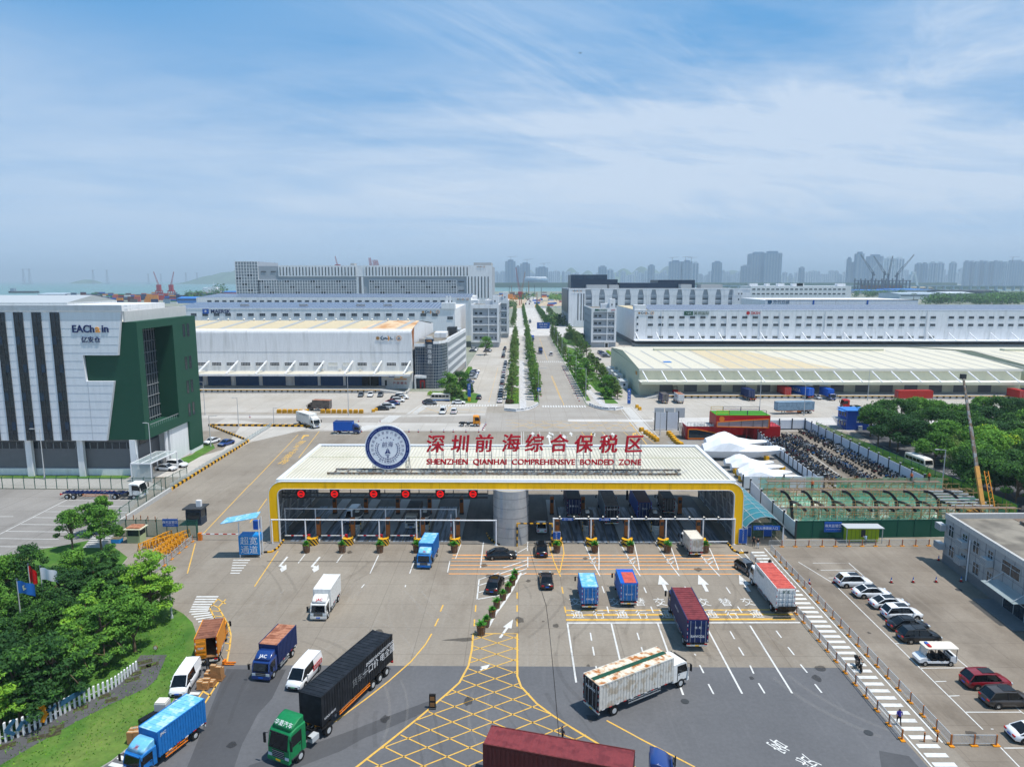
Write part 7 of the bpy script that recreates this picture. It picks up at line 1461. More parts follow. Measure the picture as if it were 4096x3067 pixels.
T=thing('low_wall','weathered low concrete wall between lorry park and the gate approach','wall',(-70,113,0));b=MB();b.ext([(-70.2,132,0),(-69.6,113.5,0),(-68.4,107.6,0),(-68.2,107.6,0),(-69.2,113.5,0),(-69.8,132,0)],(0,0,.8),'conwall');W0(b,'wall',T)
fence('dark green netted fence with blue notice behind the guard hut',[(-68.3,107.5),(-52.9,107.2),(-52.6,106.2)],2.9,'meshgreen',step=1.7)
T=thing('notice_board','blue notice board with white characters on the green netted fence, left','sign',(-57,106.9,0));b=MB();b.bx(-58.4,-55.9,106.75,106.85,2.,3.3,'signblue');W0(b,'panel',T);b=MB();b.text('*海关监管区',.52,front(-57.15,106.7,2.8),'wallwhite');b.text('CUSTOMS AREA',.2,front(-57.15,106.7,2.35),'wallwhite');W0(b,'lettering',T)
fence('dark green netted fence with blue notice in front of the scaffolding',[(45.5,107.6),(71,108.7)],3.0,'meshdark',step=3.)
T=thing('notice_board','blue notice board with white characters on the dark green site fence','sign',(51.5,107.6,0));b=MB();b.bx(50.1,52.9,107.5,107.62,1.2,2.9,'signblue');W0(b,'panel',T);b=MB();b.text('*海关监管区',.56,front(51.5,107.45,2.3),'wallwhite');b.text('CUSTOMS SURVEILLANCE AREA',.17,front(51.5,107.45,1.7),'wallwhite');W0(b,'lettering',T)
fence('long bright green mesh fence with creepers beside the bike yard',[gp0,gp1,g('YD',2150,960)],2.6,'meshbright',step=2.6)
mat('hoard','CDD3DB',.6,var=.05,vs=.6)
def hoarding(label,pts,h_=2.7,step=3.6):
 T=thing('hoarding',label,'fence',(pts[0][0],pts[0][1],0));P=[Vector(q)for q in pts];b=MB();q=MB();PP=[]
 for a,c in zip(P,P[1:]):
  L=(c-a).length;n=max(1,round(L/step));d=(c-a)/n;dn=d.normalized()
  for k in range(n):e,f=a+d*k+dn*.15,a+d*(k+1)-dn*.15;b.bar((e.x,e.y,.35+(h_-.35)/2),(f.x,f.y,.35+(h_-.35)/2),.07,'hoard',h_-.35);PP.append((a+d*k).to_3d())
  q.bar((a.x,a.y,.17),(c.x,c.y,.17),.25,'darkgrey',.34)
 PP.append(P[-1].to_3d());W0(b,'panel',T);W0(q,'base',T);b=MB();b.bx(-.13,.13,-.13,.13,0,h_+.45,'darkgrey');b.bx(-.2,.2,-.2,.2,h_+.45,h_+.5,'galv');kids(T,b.mesh('post'),'post',PP)
hoarding('long white hoarding between the bike yard and the green mesh fence',[g('YD',440,235),g('YD',1400,722)],2.8,4.2)
hoarding('white hoarding along the left side of the bike yard',[g('YD',60,320),g('YD',180,430),g('YD',545,705)],2.3,2.8)
hoarding('white hoarding panels at the back of the bike yard beside the pavilion',[g('YD',130,240),g('YD',440,238)],2.8,4.)
hoarding('white hoarding between the boats and the scaffolding',[g('YD',-60,725),g('YD',595,722)],2.8,10);hoarding('white hoarding running back from the green fence beside the teal canopy',[g('YD',0,760),g('YD',180,950),g('YD',365,1120)],2.8,5.5)
T=thing('hoarding','grey silver hoarding left of the red pavilion','fence',(34,190,0));pA=g('P',290,375);pB=g('P',640,380)
b=MB();[b.bx(pA.x+k*(pB.x-pA.x)/2+.15,pA.x+(k+1)*(pB.x-pA.x)/2-.15,pA.y,pA.y+.1,.4,5.2,'hoard')for k in range(2)];[b.bx(pA.x+1+k*3.0,pA.x+3.8+k*3.0,pA.y+6,pA.y+6.1,2.5,5.4,'galv')for k in range(3)];W0(b,'panel',T);b=MB();[b.bx(pA.x+k*(pB.x-pA.x)/2-.15,pA.x+k*(pB.x-pA.x)/2+.15,pA.y,pA.y+.2,0,5.6,'darkgrey')for k in range(3)];W0(b,'post',T)
mat('pavred','A81018',.45,var=.05,vs=.5);mat('turf','3F8A22',.9,var=.2,vs=2)
T=thing('container_pavilion','red container pavilion with orange framed slanted windows and green roof deck','pavilion',(52,180,0))
b=MB();b.bx(44.6,54,177.8,183,0,3.6,'pavred');b.bx(56.5+6,69.5,178,184,0,3.6,'pavred');b.bx(54,62.5,183.6,184,0,3.6,'pavred');[b.bx(x,x+.18,178,178.18,0,3.7,'pavred')for x in(56.2,60.5)]
b.bx(51.8,66,176.2,182.5,3.65,6.9,'pavred');ribs(b,44.7,53.9,177.8,2.7,3.6,'pavred',30,-1,.05);W0(b,'wall',T)
b=MB();b.add([(52.1,176.12,4.0),(65.6,176.12,4.0-.3),(65.6,176.12,6.0),(52.1,176.12,5.2)],[(0,1,2,3)],'clearglass');b.add([(45,177.65,.4),(52.4,177.65,.4),(52.4,177.65,1.9),(47.2,177.65,2.9),(45,177.65,2.9)],[(0,1,2,3,4)],'glass');b.bx(54,62.5,179,183.4,.02,.1,'darkgrey');W0(b,'window',T)
b=MB();P=[(52.1,4.0),(65.6,3.7),(65.6,6.0),(52.1,5.2)];[b.bar((a[0],176.08,a[1]),(c[0],176.08,c[1]),.2,'orange')for a,c in zip(P,P[1:]+P[:1])];P=[(45,.4),(52.4,.4),(52.4,1.9),(47.2,2.9),(45,2.9)];[b.bar((a[0],177.6,a[1]),(c[0],177.6,c[1]),.2,'orange')for a,c in zip(P,P[1:]+P[:1])];[b.bar((x,176.06,3.8),(x,176.06,5.4+(x-52)*.05),.08,'darkgrey')for x in(55.2,58.4,61.5,64)];W0(b,'window_frame',T)
b=MB();b.bx(51.9,65.9,176.3,182.4,6.9,7.0,'turf');b.bx(44.7,53.9,177.9,182.9,3.6,3.65,'conwall');W0(b,'roof_deck',T)
b=MB();mr_=[(52,55.2,'hazyellow'),(55.3,60,'navy'),(60.1,65,'darkgrey')]
for x0,x1,m_ in mr_:
 for y in(176.6,182):[b.bar((x0,y,z),(x1,y,z),.1,m_)for z in(7.6,8.2)];[b.bar((x,y,7),(x,y,8.2),.1,m_)for x in(x0,x1)]
for x in[44.8+k*.9 for k in range(9)]:b.bar((x,177.9,3.6),(x,177.9,4.7),.05,'darkgrey')
b.bar((44.8,177.9,4.7),(52,177.9,4.7),.07,'darkgrey');[b.bar((66+k*.7,178.1,3.6),(66+k*.7,178.1,4.6),.05,'darkgrey')for k in range(6)];b.bar((66,178.1,4.6),(69.5,178.1,4.6),.07,'darkgrey');W0(b,'railing',T)
b=MB();b.text('*GLOBAL IP LAB',.85,front(49.2,177.75,4.1),'galv',.1);W0(b,'lettering',T);b=MB();n=16;b.ext([(53.3+.7*math.cos(2*PI*k/n),176.1,6.0+.7*math.sin(2*PI*k/n))for k in range(n)],(0,.08,0),'orange');W0(b,'round_mark',T)
b=MB();[b.bx(43.2,44.3,182.5-k*.35,182.9-k*.35,3.4-k*.26,3.5-k*.26,'darkgrey')for k in range(13)];b.bar((43.2,183,4.5),(43.2,178,1),.08,'steel');b.bar((44.3,183,4.5),(44.3,178,1),.08,'steel');W0(b,'stairs',T)
mat('tarp','E3E6EA',.6,var=.04,vs=1.5)
def boat(x,y,L,hh,bw,rz,label,hull=False):
 T=thing('covered_boat',label,'boat',(x,y,0),R(rz));rg=random.Random(int(L*10));S_=[];K=11
 for i in range(K):
  f=i/(K-1);pr=(1-max(0,(f-.45)/.55)**2.2);wd=bw/2*max(.05,pr)*(.75+.25*min(1,f*6));zt=hh*(.55+.45*math.exp(-((f-.28)/.2)**2))*(1 if f<.9 else 1-(f-.9)*1.5);zb=.55+max(0,f-.6)*hh*.55
  j=lambda a:a*(1+rg.uniform(-.07,.05));xx=(f-.5)*L
  S_.append([(xx,-wd*.55,zb),(xx,-j(wd),max(zb+.1,hh*.42)),(xx,-j(wd*.75),max(zb+.15,zt*.78)),(xx,-wd*.18,j(zt)),(xx,wd*.18,j(zt)),(xx,j(wd*.75),max(zb+.15,zt*.78)),(xx,j(wd),max(zb+.1,hh*.42)),(xx,wd*.55,zb)])
 b=MB();b.loft(S_,'tarp',smooth=False);b.obj('tarpaulin',T)
 b=MB();b.bx(-L*.4,L*.2,-.4,.4,.35,.5,'galv');[b.bx(xx-.1,xx+.1,-bw*.35,bw*.35,.35,.55,'darkgrey')for xx in(-L*.3,0)];b.obj('cradle',T)
 for s in(-1,1):wheel(T,-L*.18,s*bw*.38,.3,.2)
 return T
pc=g('P',1500,640);boat(pc.x,pc.y,16,4.3,4.6,0,'white wrapped boat farthest back, in front of the red pavilion')
pc=g('P',1570,800);boat(pc.x+.6,pc.y+.6,19.5,5.6,5.2,-1,'largest white wrapped boat with stepped stern, near the canopy corner')
for i,(x,y,L)in enumerate(((1680,925,11.),(1800,990,11.5),(1910,1075,11.5),(2010,1140,12.5))):pc=g('P',x,y);boat(pc.x,pc.y,L,3.2,2.9,-3,'small white covered speedboat, %s of four counting from the big boat'%ordn(i))
def bikemesh(c1,c2,sd):
 b=MB();[b.cyl((x,-.05,.29),(x,.05,.29),.29,'rubber',9)for x in(-.6,.62)];b.bx(-.75,-.05,-.14,.14,.45,.75,c1);b.bx(-.7,.05,-.13,.13,.75,.83,'black');b.bx(-.1,.4,-.11,.11,.28,.38,'darkgrey');b.ext([(.32,-.17,.35),(.32,.17,.35),(.5,.17,.95),(.5,-.17,.95)],(.06,0,0),c1);b.bar((.42,-.33,1.02),(.42,.33,1.02),.05,'black');b.bx(.42,.55,-.08,.08,.88,1.,'lamp_clear');b.bx(-1.,-.7,-.17,.17,.78,1.08,c2);[b.bx(.4,.45,s*.32-.04,s*.32+.04,1.08,1.18,'chrome')for s in(-1,1)];return b.mesh('motorbike')
bkm=[(bikemesh(a,c,i),nm)for i,(a,c,nm)in enumerate((('p_black','black','black'),('p_black','black','black'),('p_grey','black','dark grey'),('p_white','black','white'),('p_silver','darkgrey','silver'),('p_navy','black','navy'),('p_red','black','dark red'),('t_blue','black','blue')))]
rows_=[('first row beside the left hoarding',(150,290),(460,470),26),('second row',(170,320),(760,720),84),('third row',(290,295),(1010,690),96),('row along the right hoarding',(440,265),(1260,690),74)]
for nm,a,c,n in rows_:
 A,B=g('YD',*a),g('YD',*c)
 for i in range(n):
  if nm[0]=='f' and i<0:continue
  f=(i+.5)/n;p=A+(B-A)*f;me,cn=rr.choice(bkm)
  for dd in((0,)):
   o=bpy.data.objects.new('motorbike',me);C.objects.link(o);o.location=(p.x+rr.uniform(-.5,.5)+(.9 if i%2 else-.9)*(nm[0]!='f'),p.y+rr.uniform(-.2,.2),.03);o.rotation_euler=(rr.uniform(-.12,.12),0,rr.uniform(-.5,.3)+(PI if i%2 else 0));tag(o,'%s motorbike in the %s of the fenced bike yard'%(cn,nm),'motorbike','%s motorbikes in the %s'%(cn,nm))
SX0,SX1=47.5,84
T=thing('scaffolding','bamboo coloured scaffold poles with green netting around the new canopy frames','scaffolding',(60,118,0));b=MB();q=MB();mat('pole','AF8F60',.8,var=.2,vs=3);mat('netting','6CC4A8',.85,alpha=.6);mat('palenet','A9CDB4',.9,var=.15,vs=1.,c2='D8D8CE',lo=.45,hi=.6);mat('deck','75665A',.9,var=.2,vs=2)
for yy,h_ in((110.5,4.3),(112.6,4.3),(116.5,2.5),(121,3.8),(123,3.8),(126.5,2.6),(130,3.4)):
 for k in range(26):x=SX0+k*1.42;b.bar((x,yy,0),(x,yy,h_+rr.uniform(-.2,.8)),.07,'pole')
 for z in(1.2,2.4,3.6,h_):b.bar((SX0-.5,yy,z),(SX1,yy,z+rr.uniform(-.1,.1)),.06,'pole')
 for k in range(9):x=SX0+k*4;b.bar((x,yy,.2),(x+2.4,yy,4),.055,'pole')
for k in range(26):x=SX0+k*1.42;[b.bar((x,y0,z),(x,y1,z),.05,'pole')for y0,y1 in((110.5,112.6),(121,123))for z in(2.4,4)]
W0(b,'pole',T);b=MB()
for yy,z0,z1,m_ in((110.3,.5,2.6,'netting'),(112.8,.3,3.4,'netting'),(120.8,.6,2.8,'netting'),(123.2,.3,3.2,'netting'),(130.4,.2,3.6,'netting'),(116.6,.2,1.8,'palenet'),(126.6,.2,1.8,'netting')):
 for k in range(12):
  if rr.random()<.8:b=MB();x=SX0+k*3.0;b.add([(x,yy,z0+rr.uniform(-.2,.3)),(x+2.9,yy,z0),(x+2.9,yy+rr.uniform(-.3,.3),z1),(x,yy,z1+rr.uniform(-.3,.3))],[(0,1,2,3)],m_);W0(b,'netting',T)
b=MB();b.bx(SX0,SX1,111.2,112.1,4.0,4.08,'deck');b.bx(SX0,SX1-3,121.6,122.5,3.8,3.88,'deck');b.bx(SX0+1,SX1-2,128.8,130,3.2,3.28,'deck');W0(b,'deck',T)
T=thing('netting_sheet','pale green netting laid over the ground inside the scaffolding','netting',(60,116,.05));b=MB();b.bx(48.5,76,113,120,.03,.06,'palenet');b.bx(49.5,78,123.5,129.6,.03,.06,'palenet');W0(b,'sheet',T)
mat('framesteel','20242B',.4)
for i,x0 in enumerate((248,415,580,745,912,1076,1240,1405,1565)):
 bs=g('YD',x0+92+i*5,965);jn=Vector((bs.x-.3,bs.y+.3,3.3));tb=G3('YD',x0,735,5.2);tf=G3('YD',x0+202+i*12,895,3.6)
 T=thing('steel_arch','dark curved Y shaped steel frame of the unfinished canopy, %s from left'%ordn(i),'steel frame',(bs.x,bs.y,0),0,'curved frames of the unfinished canopy')
 b=MB();b.bar((bs.x,bs.y,0),jn,.5,'framesteel')
 for e,bl in((tb,.5),(tf,.35)):P=[jn.lerp(e,t)+Vector((0,0,bl*math.sin(PI*t)))for t in(0,.2,.4,.6,.8,1)];[b.bar(a,c,.3,'framesteel',.42)for a,c in zip(P,P[1:])]
 W0(b,'frame',T)
T=thing('steel_purlins','loose grey steel tubes lying between the last two curved frames','steel beams',(76,118,4));b=MB();[b.bar((74,113+k*1.6,3.9),(81,113+k*1.6,3.9),.22,'galv')for k in range(6)];W0(b,'tube',T)
mat('teal','2E7F8C',.3,alpha=.85);T=thing('walkway_canopy','arched teal plastic canopy over the pedestrian passage beside the yellow leg','canopy',(40,110,0))
b=MB();S_=[]
for i in range(9):a=R(-50+i*100/8);S_.append([(39.4+3.2*math.sin(a)/math.sin(R(50)),y,2.9+1.9*(math.cos(a)-math.cos(R(50)))/(1-math.cos(R(50))))for y in(104.5,122)])
b.loft(S_,'teal',closed=False,caps=False,smooth=True);W0(b,'roof',T);b=MB()
for j in range(9):y=104.6+j*2.15;P=[(q[0][0],y,q[0][2]+.03)for q in S_];[b.bar(a,c,.08,'galv')for a,c in zip(P,P[1:])]
for q in S_[::2]:b.bar((q[0][0],104.5,q[0][2]+.03),(q[0][0],122,q[0][2]+.03),.06,'galv')
W0(b,'rib',T);cm=MB();cm.bx(-.09,.09,-.09,.09,0,2.95,'wallwhite');kids(T,cm.mesh('post'),'post',[(x,y,0)for x in(36.6,42.4)for y in(105,110.5,116,121.5)])
b=MB();b.bx(37.4,41.6,104.3,104.42,2.7,3.4,'signblue');b.text('*行人通道出入口',.5,front(39.5,104.25,3.05),'wallwhite');W0(b,'sign_plate',T);b=MB();b.bx(36.7,42.4,108,108.05,.1,2.6,'meshgreen');b.bx(42.4,42.5,105,121,.2,2.5,'meshgreen');W0(b,'netting',T)
for x,l in((36.6,'left'),(45.,'right')):p=g('YD',140 if l=='right' else-25,1120);T=thing('info_board','blue information board at the %s side of the passage mouth'%l,'sign',(p.x,p.y,0));b=MB();b.bx(-.65,.65,-.05,.05,.5,2.4,'signblue');b.obj('panel',T);b=MB();b.bx(-.7,-.6,-.04,.08,0,2.4,'galv');b.bx(.6,.7,-.04,.08,0,2.4,'galv');b.obj('leg',T);b=MB();b.text('通行须知',.27,front(0,-.06,2.1),'wallwhite');b.obj('lettering',T)
mat('limepaint','9DB61C',.5);p=g('YD',918,1155);T=thing('parcel_locker','lime green parcel locker with pale roof in front of the site fence','locker',(p.x,p.y+1,0));b=MB();b.bx(-2.6,2.6,-.5,.5,.1,2.3,'limepaint');[b.bx(-2.5+k*.65,-2.47+k*.65,-.52,-.5,.2,2.2,'darkgreen')for k in range(9)];b.bx(-.3,.4,-.53,-.5,.9,2.1,'darkgrey');b.obj('cabinet',T);b=MB();b.bx(-3,3,-1.3,.9,2.55,2.65,'galv');b.obj('roof',T);b=MB();b.bx(-2.9,-2.8,-1.1,-1,0,2.55,'galv');b.bx(2.8,2.9,-1.1,-1,0,2.55,'galv');b.obj('post',T)
T=thing('grey_office','two storey grey stone clad office with flat dark roof at the right edge','office building',(63.9,98.5,0));GA=Vector((63.9,98.5));GB=Vector((61.9,70.));mat('stoneclad','9A9C9D',.75,var=.07,vs=.6);mat('stonedark','6E7072',.8,var=.1,vs=.8)
gd=(GB-GA).normalized();gn=Vector((gd.y,-gd.x))
if gn.x>0:gn=-gn
def GP(t,o,z):q=GA+gd*t+gn*o;return(q.x,q.y,z)
b=MB();b.prism([GP(0,0,0)[:2],GP(38,0,0)[:2],(110,60),(110,99.5)],1.4,6.9,'stoneclad','roofdark');b.prism([GP(.02,.02,0)[:2],GP(38,.02,0)[:2],(110,60),(110,99.5)],0,1.4,'stonedark');W0(b,'wall',T)
b=MB();b.ext([GP(-.1,.1,6.9),GP(38,.1,6.9),GP(38,-.3,6.9),GP(-.1,-.3,6.9)],(0,0,.75),'conwall');b.ext([GP(0,0,6.9),(110,99.6,6.9),(110,99.2,6.9),(64.2,98.1,6.9)],(0,0,.75),'conwall');b.ext([(73,84,6.9),(73,96,6.9),(73.5,96,6.9),(73.5,84,6.9)],(0,0,.5),'rustysteel');b.ext([(73,84,6.9),(90,84,6.9),(90,84.5,6.9),(73,84.5,6.9)],(0,0,.5),'rustysteel');b.bx(73.5,110,84.5,98,6.91,6.95,'deck');W0(b,'parapet',T)
b=MB();[b.bar(GP(t,.01,1.4),GP(t,.01,6.9),.04,'walldark')for t in range(2,30,2)];[b.bar(GP(0,.01,z),GP(30,.01,z),.04,'walldark')for z in(2.7,4.2,5.6)];W0(b,'cladding_joint',T)
def gw(t,z,wd,h_):
 b=MB();b.add([GP(t,.03,z),GP(t+wd,.03,z),GP(t+wd,.03,z+h_),GP(t,.03,z+h_)],[(0,1,2,3)],'glass');[b.bar(GP(t+wd*f,.05,z),GP(t+wd*f,.05,z+h_),.06,'galv')for f in(0,.5,1)];[b.bar(GP(t,.05,z+h_*f),GP(t+wd,.05,z+h_*f),.06,'galv')for f in(0,.65,1)];W0(b,'window',T)
for t,wd in((1.1,1.3),(4.6,1.2),(7.2,1.4),(10.6,1.1),(13.6,3.6)):gw(t,4.6,wd,1.7)
for t,wd in((1.6,1.3),(4.6,1.2),(7.6,1.4),(10.8,1.1)):gw(t,1.7,wd,1.7)
gw(14.6,.1,4.2,2.9)
for t,z in((-.3,5.0),(5.3,4.5),(11.2,4.3),(-.2,2.1),(5.3,2.0)):
 b=MB();o_=GP(t,.5,z);b.box((0,0,.45),(.9,1.5,.95),'galv');[b.bx(-.5,-.45,-.75,.75,.1+k*.2,.17+k*.2,'midgrey')for k in range(5)];q=W0(b,'air_conditioner',T);q.location=Vector(o_)-T.location;q.rotation_euler=(0,0,math.atan2(gd.y,gd.x)+PI/2)
b=MB();b.ext([GP(13.3,0,3.2),GP(20,0,3.2),GP(20,2.3,3.0),GP(13.3,2.3,3.0)],(0,0,.06),'clearglass');[b.bar(GP(t,0,4.6),GP(t,2.1,3.1),.07,'galv')for t in(14,19.5)];W0(b,'entrance_canopy',T);b=MB();b.ext([GP(12.6,0,0),GP(21,0,0),GP(21,2.6,0),GP(12.6,2.6,0)],(0,0,.18),'stonedark');W0(b,'step',T);b=MB();b.bar(GP(6.6,.15,0),GP(6.6,.15,6),.12,'wallwhite');W0(b,'downpipe',T)
mat('craneamber','B9863C',.6,var=.12,vs=1.,c2='8A6A42',lo=.55,hi=.7)
T=thing('mobile_crane','long telescopic crane boom with orange lower section rising behind the grey office','crane',(84.5,114,0));a0=Vector((w('YD',1892,900,113)[0],113,2.2));xt,zt_=w('ZD',1720,1020,128);a1=Vector((xt,128,zt_));b=MB();m1=a0.lerp(a1,.33);b.bar(a0,m1,.62,'craneamber');W0(b,'lower_boom',T);b=MB();b.bar(m1,a0.lerp(a1,.62),.48,'rustysteel');b.bar(a0.lerp(a1,.62),a0.lerp(a1,.85),.38,'rustysteel');b.bar(a0.lerp(a1,.85),a1,.3,'rustysteel');b.box(tuple(a1),(.8,.8,.9),'darkgrey');W0(b,'upper_boom',T)
b=MB();c0,c1=a0+Vector((1.4,0,0)),a0.lerp(a1,.3)+Vector((1.2,0,0));[b.bar(c0+Vector((dx,0,0)),c1+Vector((dx,0,0)),.09,'amber')for dx in(0,.7)];[b.bar(c0.lerp(c1,k/12)+Vector((.7*(k%2),0,0)),c0.lerp(c1,(k+1)/12)+Vector((.7*((k+1)%2),0,0)),.07,'craneamber')for k in range(12)];W0(b,'lattice_jib',T);b=MB();b.bx(74,84,110.8,113.6,.9,2.1,'craneamber');b.bx(76.6,79,111.6,114.2,2.1,3.2,'craneamber');W0(b,'carrier',T)
for k in range(4):
 for s in(-1,1):o=wheel(T,-9.3+k*2.3,-1.8+s*1.1,.55,.4)
T=thing('site_office','two stacked deep blue site containers with outside stairs by the dark trees','site office',(95.8,190.5,0));b=MB();mat('siteblue','1648A0',.5,var=.04,vs=.5);b.bx(92.9,99,190.2,196,0,2.75,'siteblue');b.bx(92.9,99,190.2,196,2.8,5.5,'siteblue');ribs(b,93,98.9,190.2,.1,5.4,'siteblue',24,-1,.06);W0(b,'wall',T);b=MB();b.bx(92.6,99.1,190,196.2,5.5,5.62,'blueroof');b.bx(91.4,92.6,190.5,194,5.3,5.4,'blueroof');W0(b,'roof',T);b=MB();b.bx(95.5,97.5,190.1,190.14,2.2,2.6,'galv');W0(b,'sign_plate',T)
b=MB();[b.bx(92.84,92.9,191+k*1.6,191.9+k*1.6,z,z+1.1,'glass')for k in range(3)for z in(.9,3.7)];W0(b,'window',T);b=MB();[b.bx(91.3,92.2,196-k*.5,196.5-k*.5,2.7-k*.25,2.78-k*.25,'galv')for k in range(11)];b.bar((91.3,196,3.8),(91.3,190.6,1.1),.06,'galv');b.bx(91.3,92.85,190.4,196,2.72,2.8,'galv');W0(b,'stairs',T)
p=g('YD',888,245);T=thing('waste_bin','small grey double bin in front of the blue site office','bin',(p.x,p.y,0));b=MB();b.bx(-.5,-.03,-.3,.3,0,1.,'galv');b.bx(.03,.5,-.3,.3,0,1.,'galv');b.bx(-.55,.55,-.35,.35,1.2,1.26,'galv');b.obj('body',T)
for i,(x,y,L,m_)in enumerate(((41.3,268,7.5,'hoard'),(41.8,285,6,'hoard'),(42,296,6,'wallwhite'),(41.8,308,7,'wallwhite'))):
 T=thing('site_cabin','pale flat roofed cabin against the cream shed, %s from the viewer'%ordn(i),'cabin',(x,y,0),0,'cabins beside the cream shed');b=MB();b.bx(-1.4,1.4,-L/2,L/2,.1,2.8,m_);b.obj('wall',T);b=MB();b.bx(-1.6,1.6,-L/2-.2,L/2+.2,2.8,2.95,'galv');b.obj('roof',T);b=MB();[b.bx(-1.45,-1.4,yy,yy+1,1.1,2,'glass')for yy in(-2.2,1)];b.bx(-.4,.4,-L/2-.04,-L/2,1.1,2,'glass');b.obj('window',T)
def lamp(x,y,h_,label,arm=1.6,side=1,two=False,grp=None,rz=0):
 T=thing('street_lamp',label,'street lamp',(x,y,0),rz,grp);b=MB();b.cyl((0,0,0),(0,0,h_),.13,'galv',8,.07);b.cyl((0,0,0),(0,0,.5),.2,'galv',8);b.obj('pole',T);b=MB()
 b.bar((0,0,h_-.1),(side*arm,0,h_),.09,'galv');b.bx(min(side*arm,side*(arm+.8)),max(side*arm,side*(arm+.8)),-.15,.15,h_-.04,h_+.07,'galv')
 if two:b.bar((0,0,h_*.65),(-side*arm,0,h_*.68),.07,'galv');b.bx(-side*arm-.3,-side*arm+.3,-.12,.12,h_*.68,h_*.68+.08,'galv')
 b.obj('lamp_arm',T)
for i in range(7):lamp(7.0,238+i*42+(i>2)*8,11.5,'grey street lamp in the left median, %s from the junction'%ordn(i),2,1,True,'lamps in the left median');lamp(23.6,237+i*42+(i>2)*8,11.5,'grey street lamp on the right kerb, %s from the junction'%ordn(i),2,-1,True,'lamps on the right kerb')
for v,x,y,h_,l,sd_ in(('YB',872,135,12.5,'tall grey lamp at the yellow barriers of the dock yard',-1),('ZD',75,1335,12.5,'tall grey lamp in the right yard beside the grey container',1),('ZD',948,1215,11,'tall lamp in the right yard before the shed',1),('ZD',435,1335,9.5,'lamp post touching the right end of the grey container',1),('YD',1548,730,8.5,'white lamp post with camera inside the green mesh fence',-1),('XA',1313,525,8.5,'white lamp and camera post on the lawn tip',-1),('YA',395,700,11,'slim white lamp in front of the tower columns',-1),('YA',1350,685,12,'slim white lamp beside the glass entrance canopy',-.3),('YA',1862,410,8,'white sign and lamp post on the grass beside the green wall',1),('YA',2108,235,8.5,'thin white mast at the striped kerb beyond the tower',-.5),('YA',1812,130,10.5,'grey lamp post beyond the green tower at the dock yard',-1),('YC',1412,310,6.5,'white camera post left of the red pavilion',-1),('YB',212,215,5,'short white post on the small traffic island',.3)):
 p=g(v,x,y);lamp(p.x,p.y,h_,l,1.3*abs(sd_),1 if sd_>0 else-1)
for x,y,h_,t_,l,c_ in((37.6,229.5,5.5,'▲六号仓','blue upright direction post at the shed drive','signblue'),(-17.3,235.5,6.2,'访客','blue and yellow direction post on the corner lawn','signblue'),(7.2,237.5,0,'','','')):
 if not h_:continue
 T=thing('direction_post',l,'sign',(x,y,0));b=MB();b.bx(-.55,.55,-.1,.1,1.6 if 'yellow' in l else.5,h_,c_);b.obj('panel',T);b=MB();b.bx(-.5,.5,-.08,.08,0,1.6 if 'yellow' in l else.5,'yellow' if 'yellow' in l else 'galv');b.obj('foot',T);b=MB();[b.text('*'+ch,.8,front(0,-.12,h_-.7-i*.95),'wallwhite')for i,ch in enumerate(t_)];b.obj('lettering',T)
T=thing('crossing_sign','blue pedestrian crossing sign on a post at the median tip','sign',(7.1,236,0));b=MB();b.bx(-.6,.6,-.04,.04,3.6,4.8,'signblue');b.add([(-.4,-.06,3.8),(.4,-.06,3.8),(0,-.06,4.6)],[(0,1,2)],'wallwhite');b.obj('panel',T);b=MB();b.bar((0,.06,0),(0,.06,4.8),.08,'galv');b.obj('post',T)
p=g('V',985,1385);T=thing('road_sign','wide blue overhead road sign beside the far crossing of the avenue','sign',(24.2,517,0));b=MB();b.bx(-10.5,-.8,-.1,.1,5.6,10.4,'signblue');b.obj('panel',T);b=MB();b.text('*前海 港区',1.5,front(-5.6,-.12,8.9),'wallwhite');b.text('*PORT AREA',1.0,front(-5.6,-.12,7),'wallwhite');b.obj('lettering',T);b=MB();b.cyl((0,0,0),(0,0,8.6),.25,'galv',8);b.bar((0,0,8.2),(-8,.15,8.2),.2,'galv');b.obj('post',T)
sb=MB();sb.bx(-.75,.75,-.12,.12,.13,.95,'wallwhite');sb.bx(-.55,.55,-.13,.13,.68,.86,'hazblack');sb=sb.mesh('low_barrier')
for nm,P in(('left',[(-4.,217.8),(-1.2,216.4),(1.6,217.6),(3.8,220.2),(5.4,223.4),(6.4,227)]),('right',[(24.2,227),(25.6,223),(27.4,220.3),(29.6,219.1),(31.8,219.2),(33.8,220.8)])):
 for i in range(12):
  t=i/11*(len(P)-1);k=min(int(t),len(P)-2);a,c=Vector(P[k]),Vector(P[k+1]);e=a.lerp(c,t-k);o=bpy.data.objects.new('low_barrier',sb);C.objects.link(o);o.location=(e.x,e.y,0);o.rotation_euler=(0,0,math.atan2(c.y-a.y,c.x-a.x));tag(o,'white low barrier panel with dark slot on the %s walk corner, %s in the curve'%(nm,ordn(i)),'barrier','barrier panels on the %s walk corner'%nm)
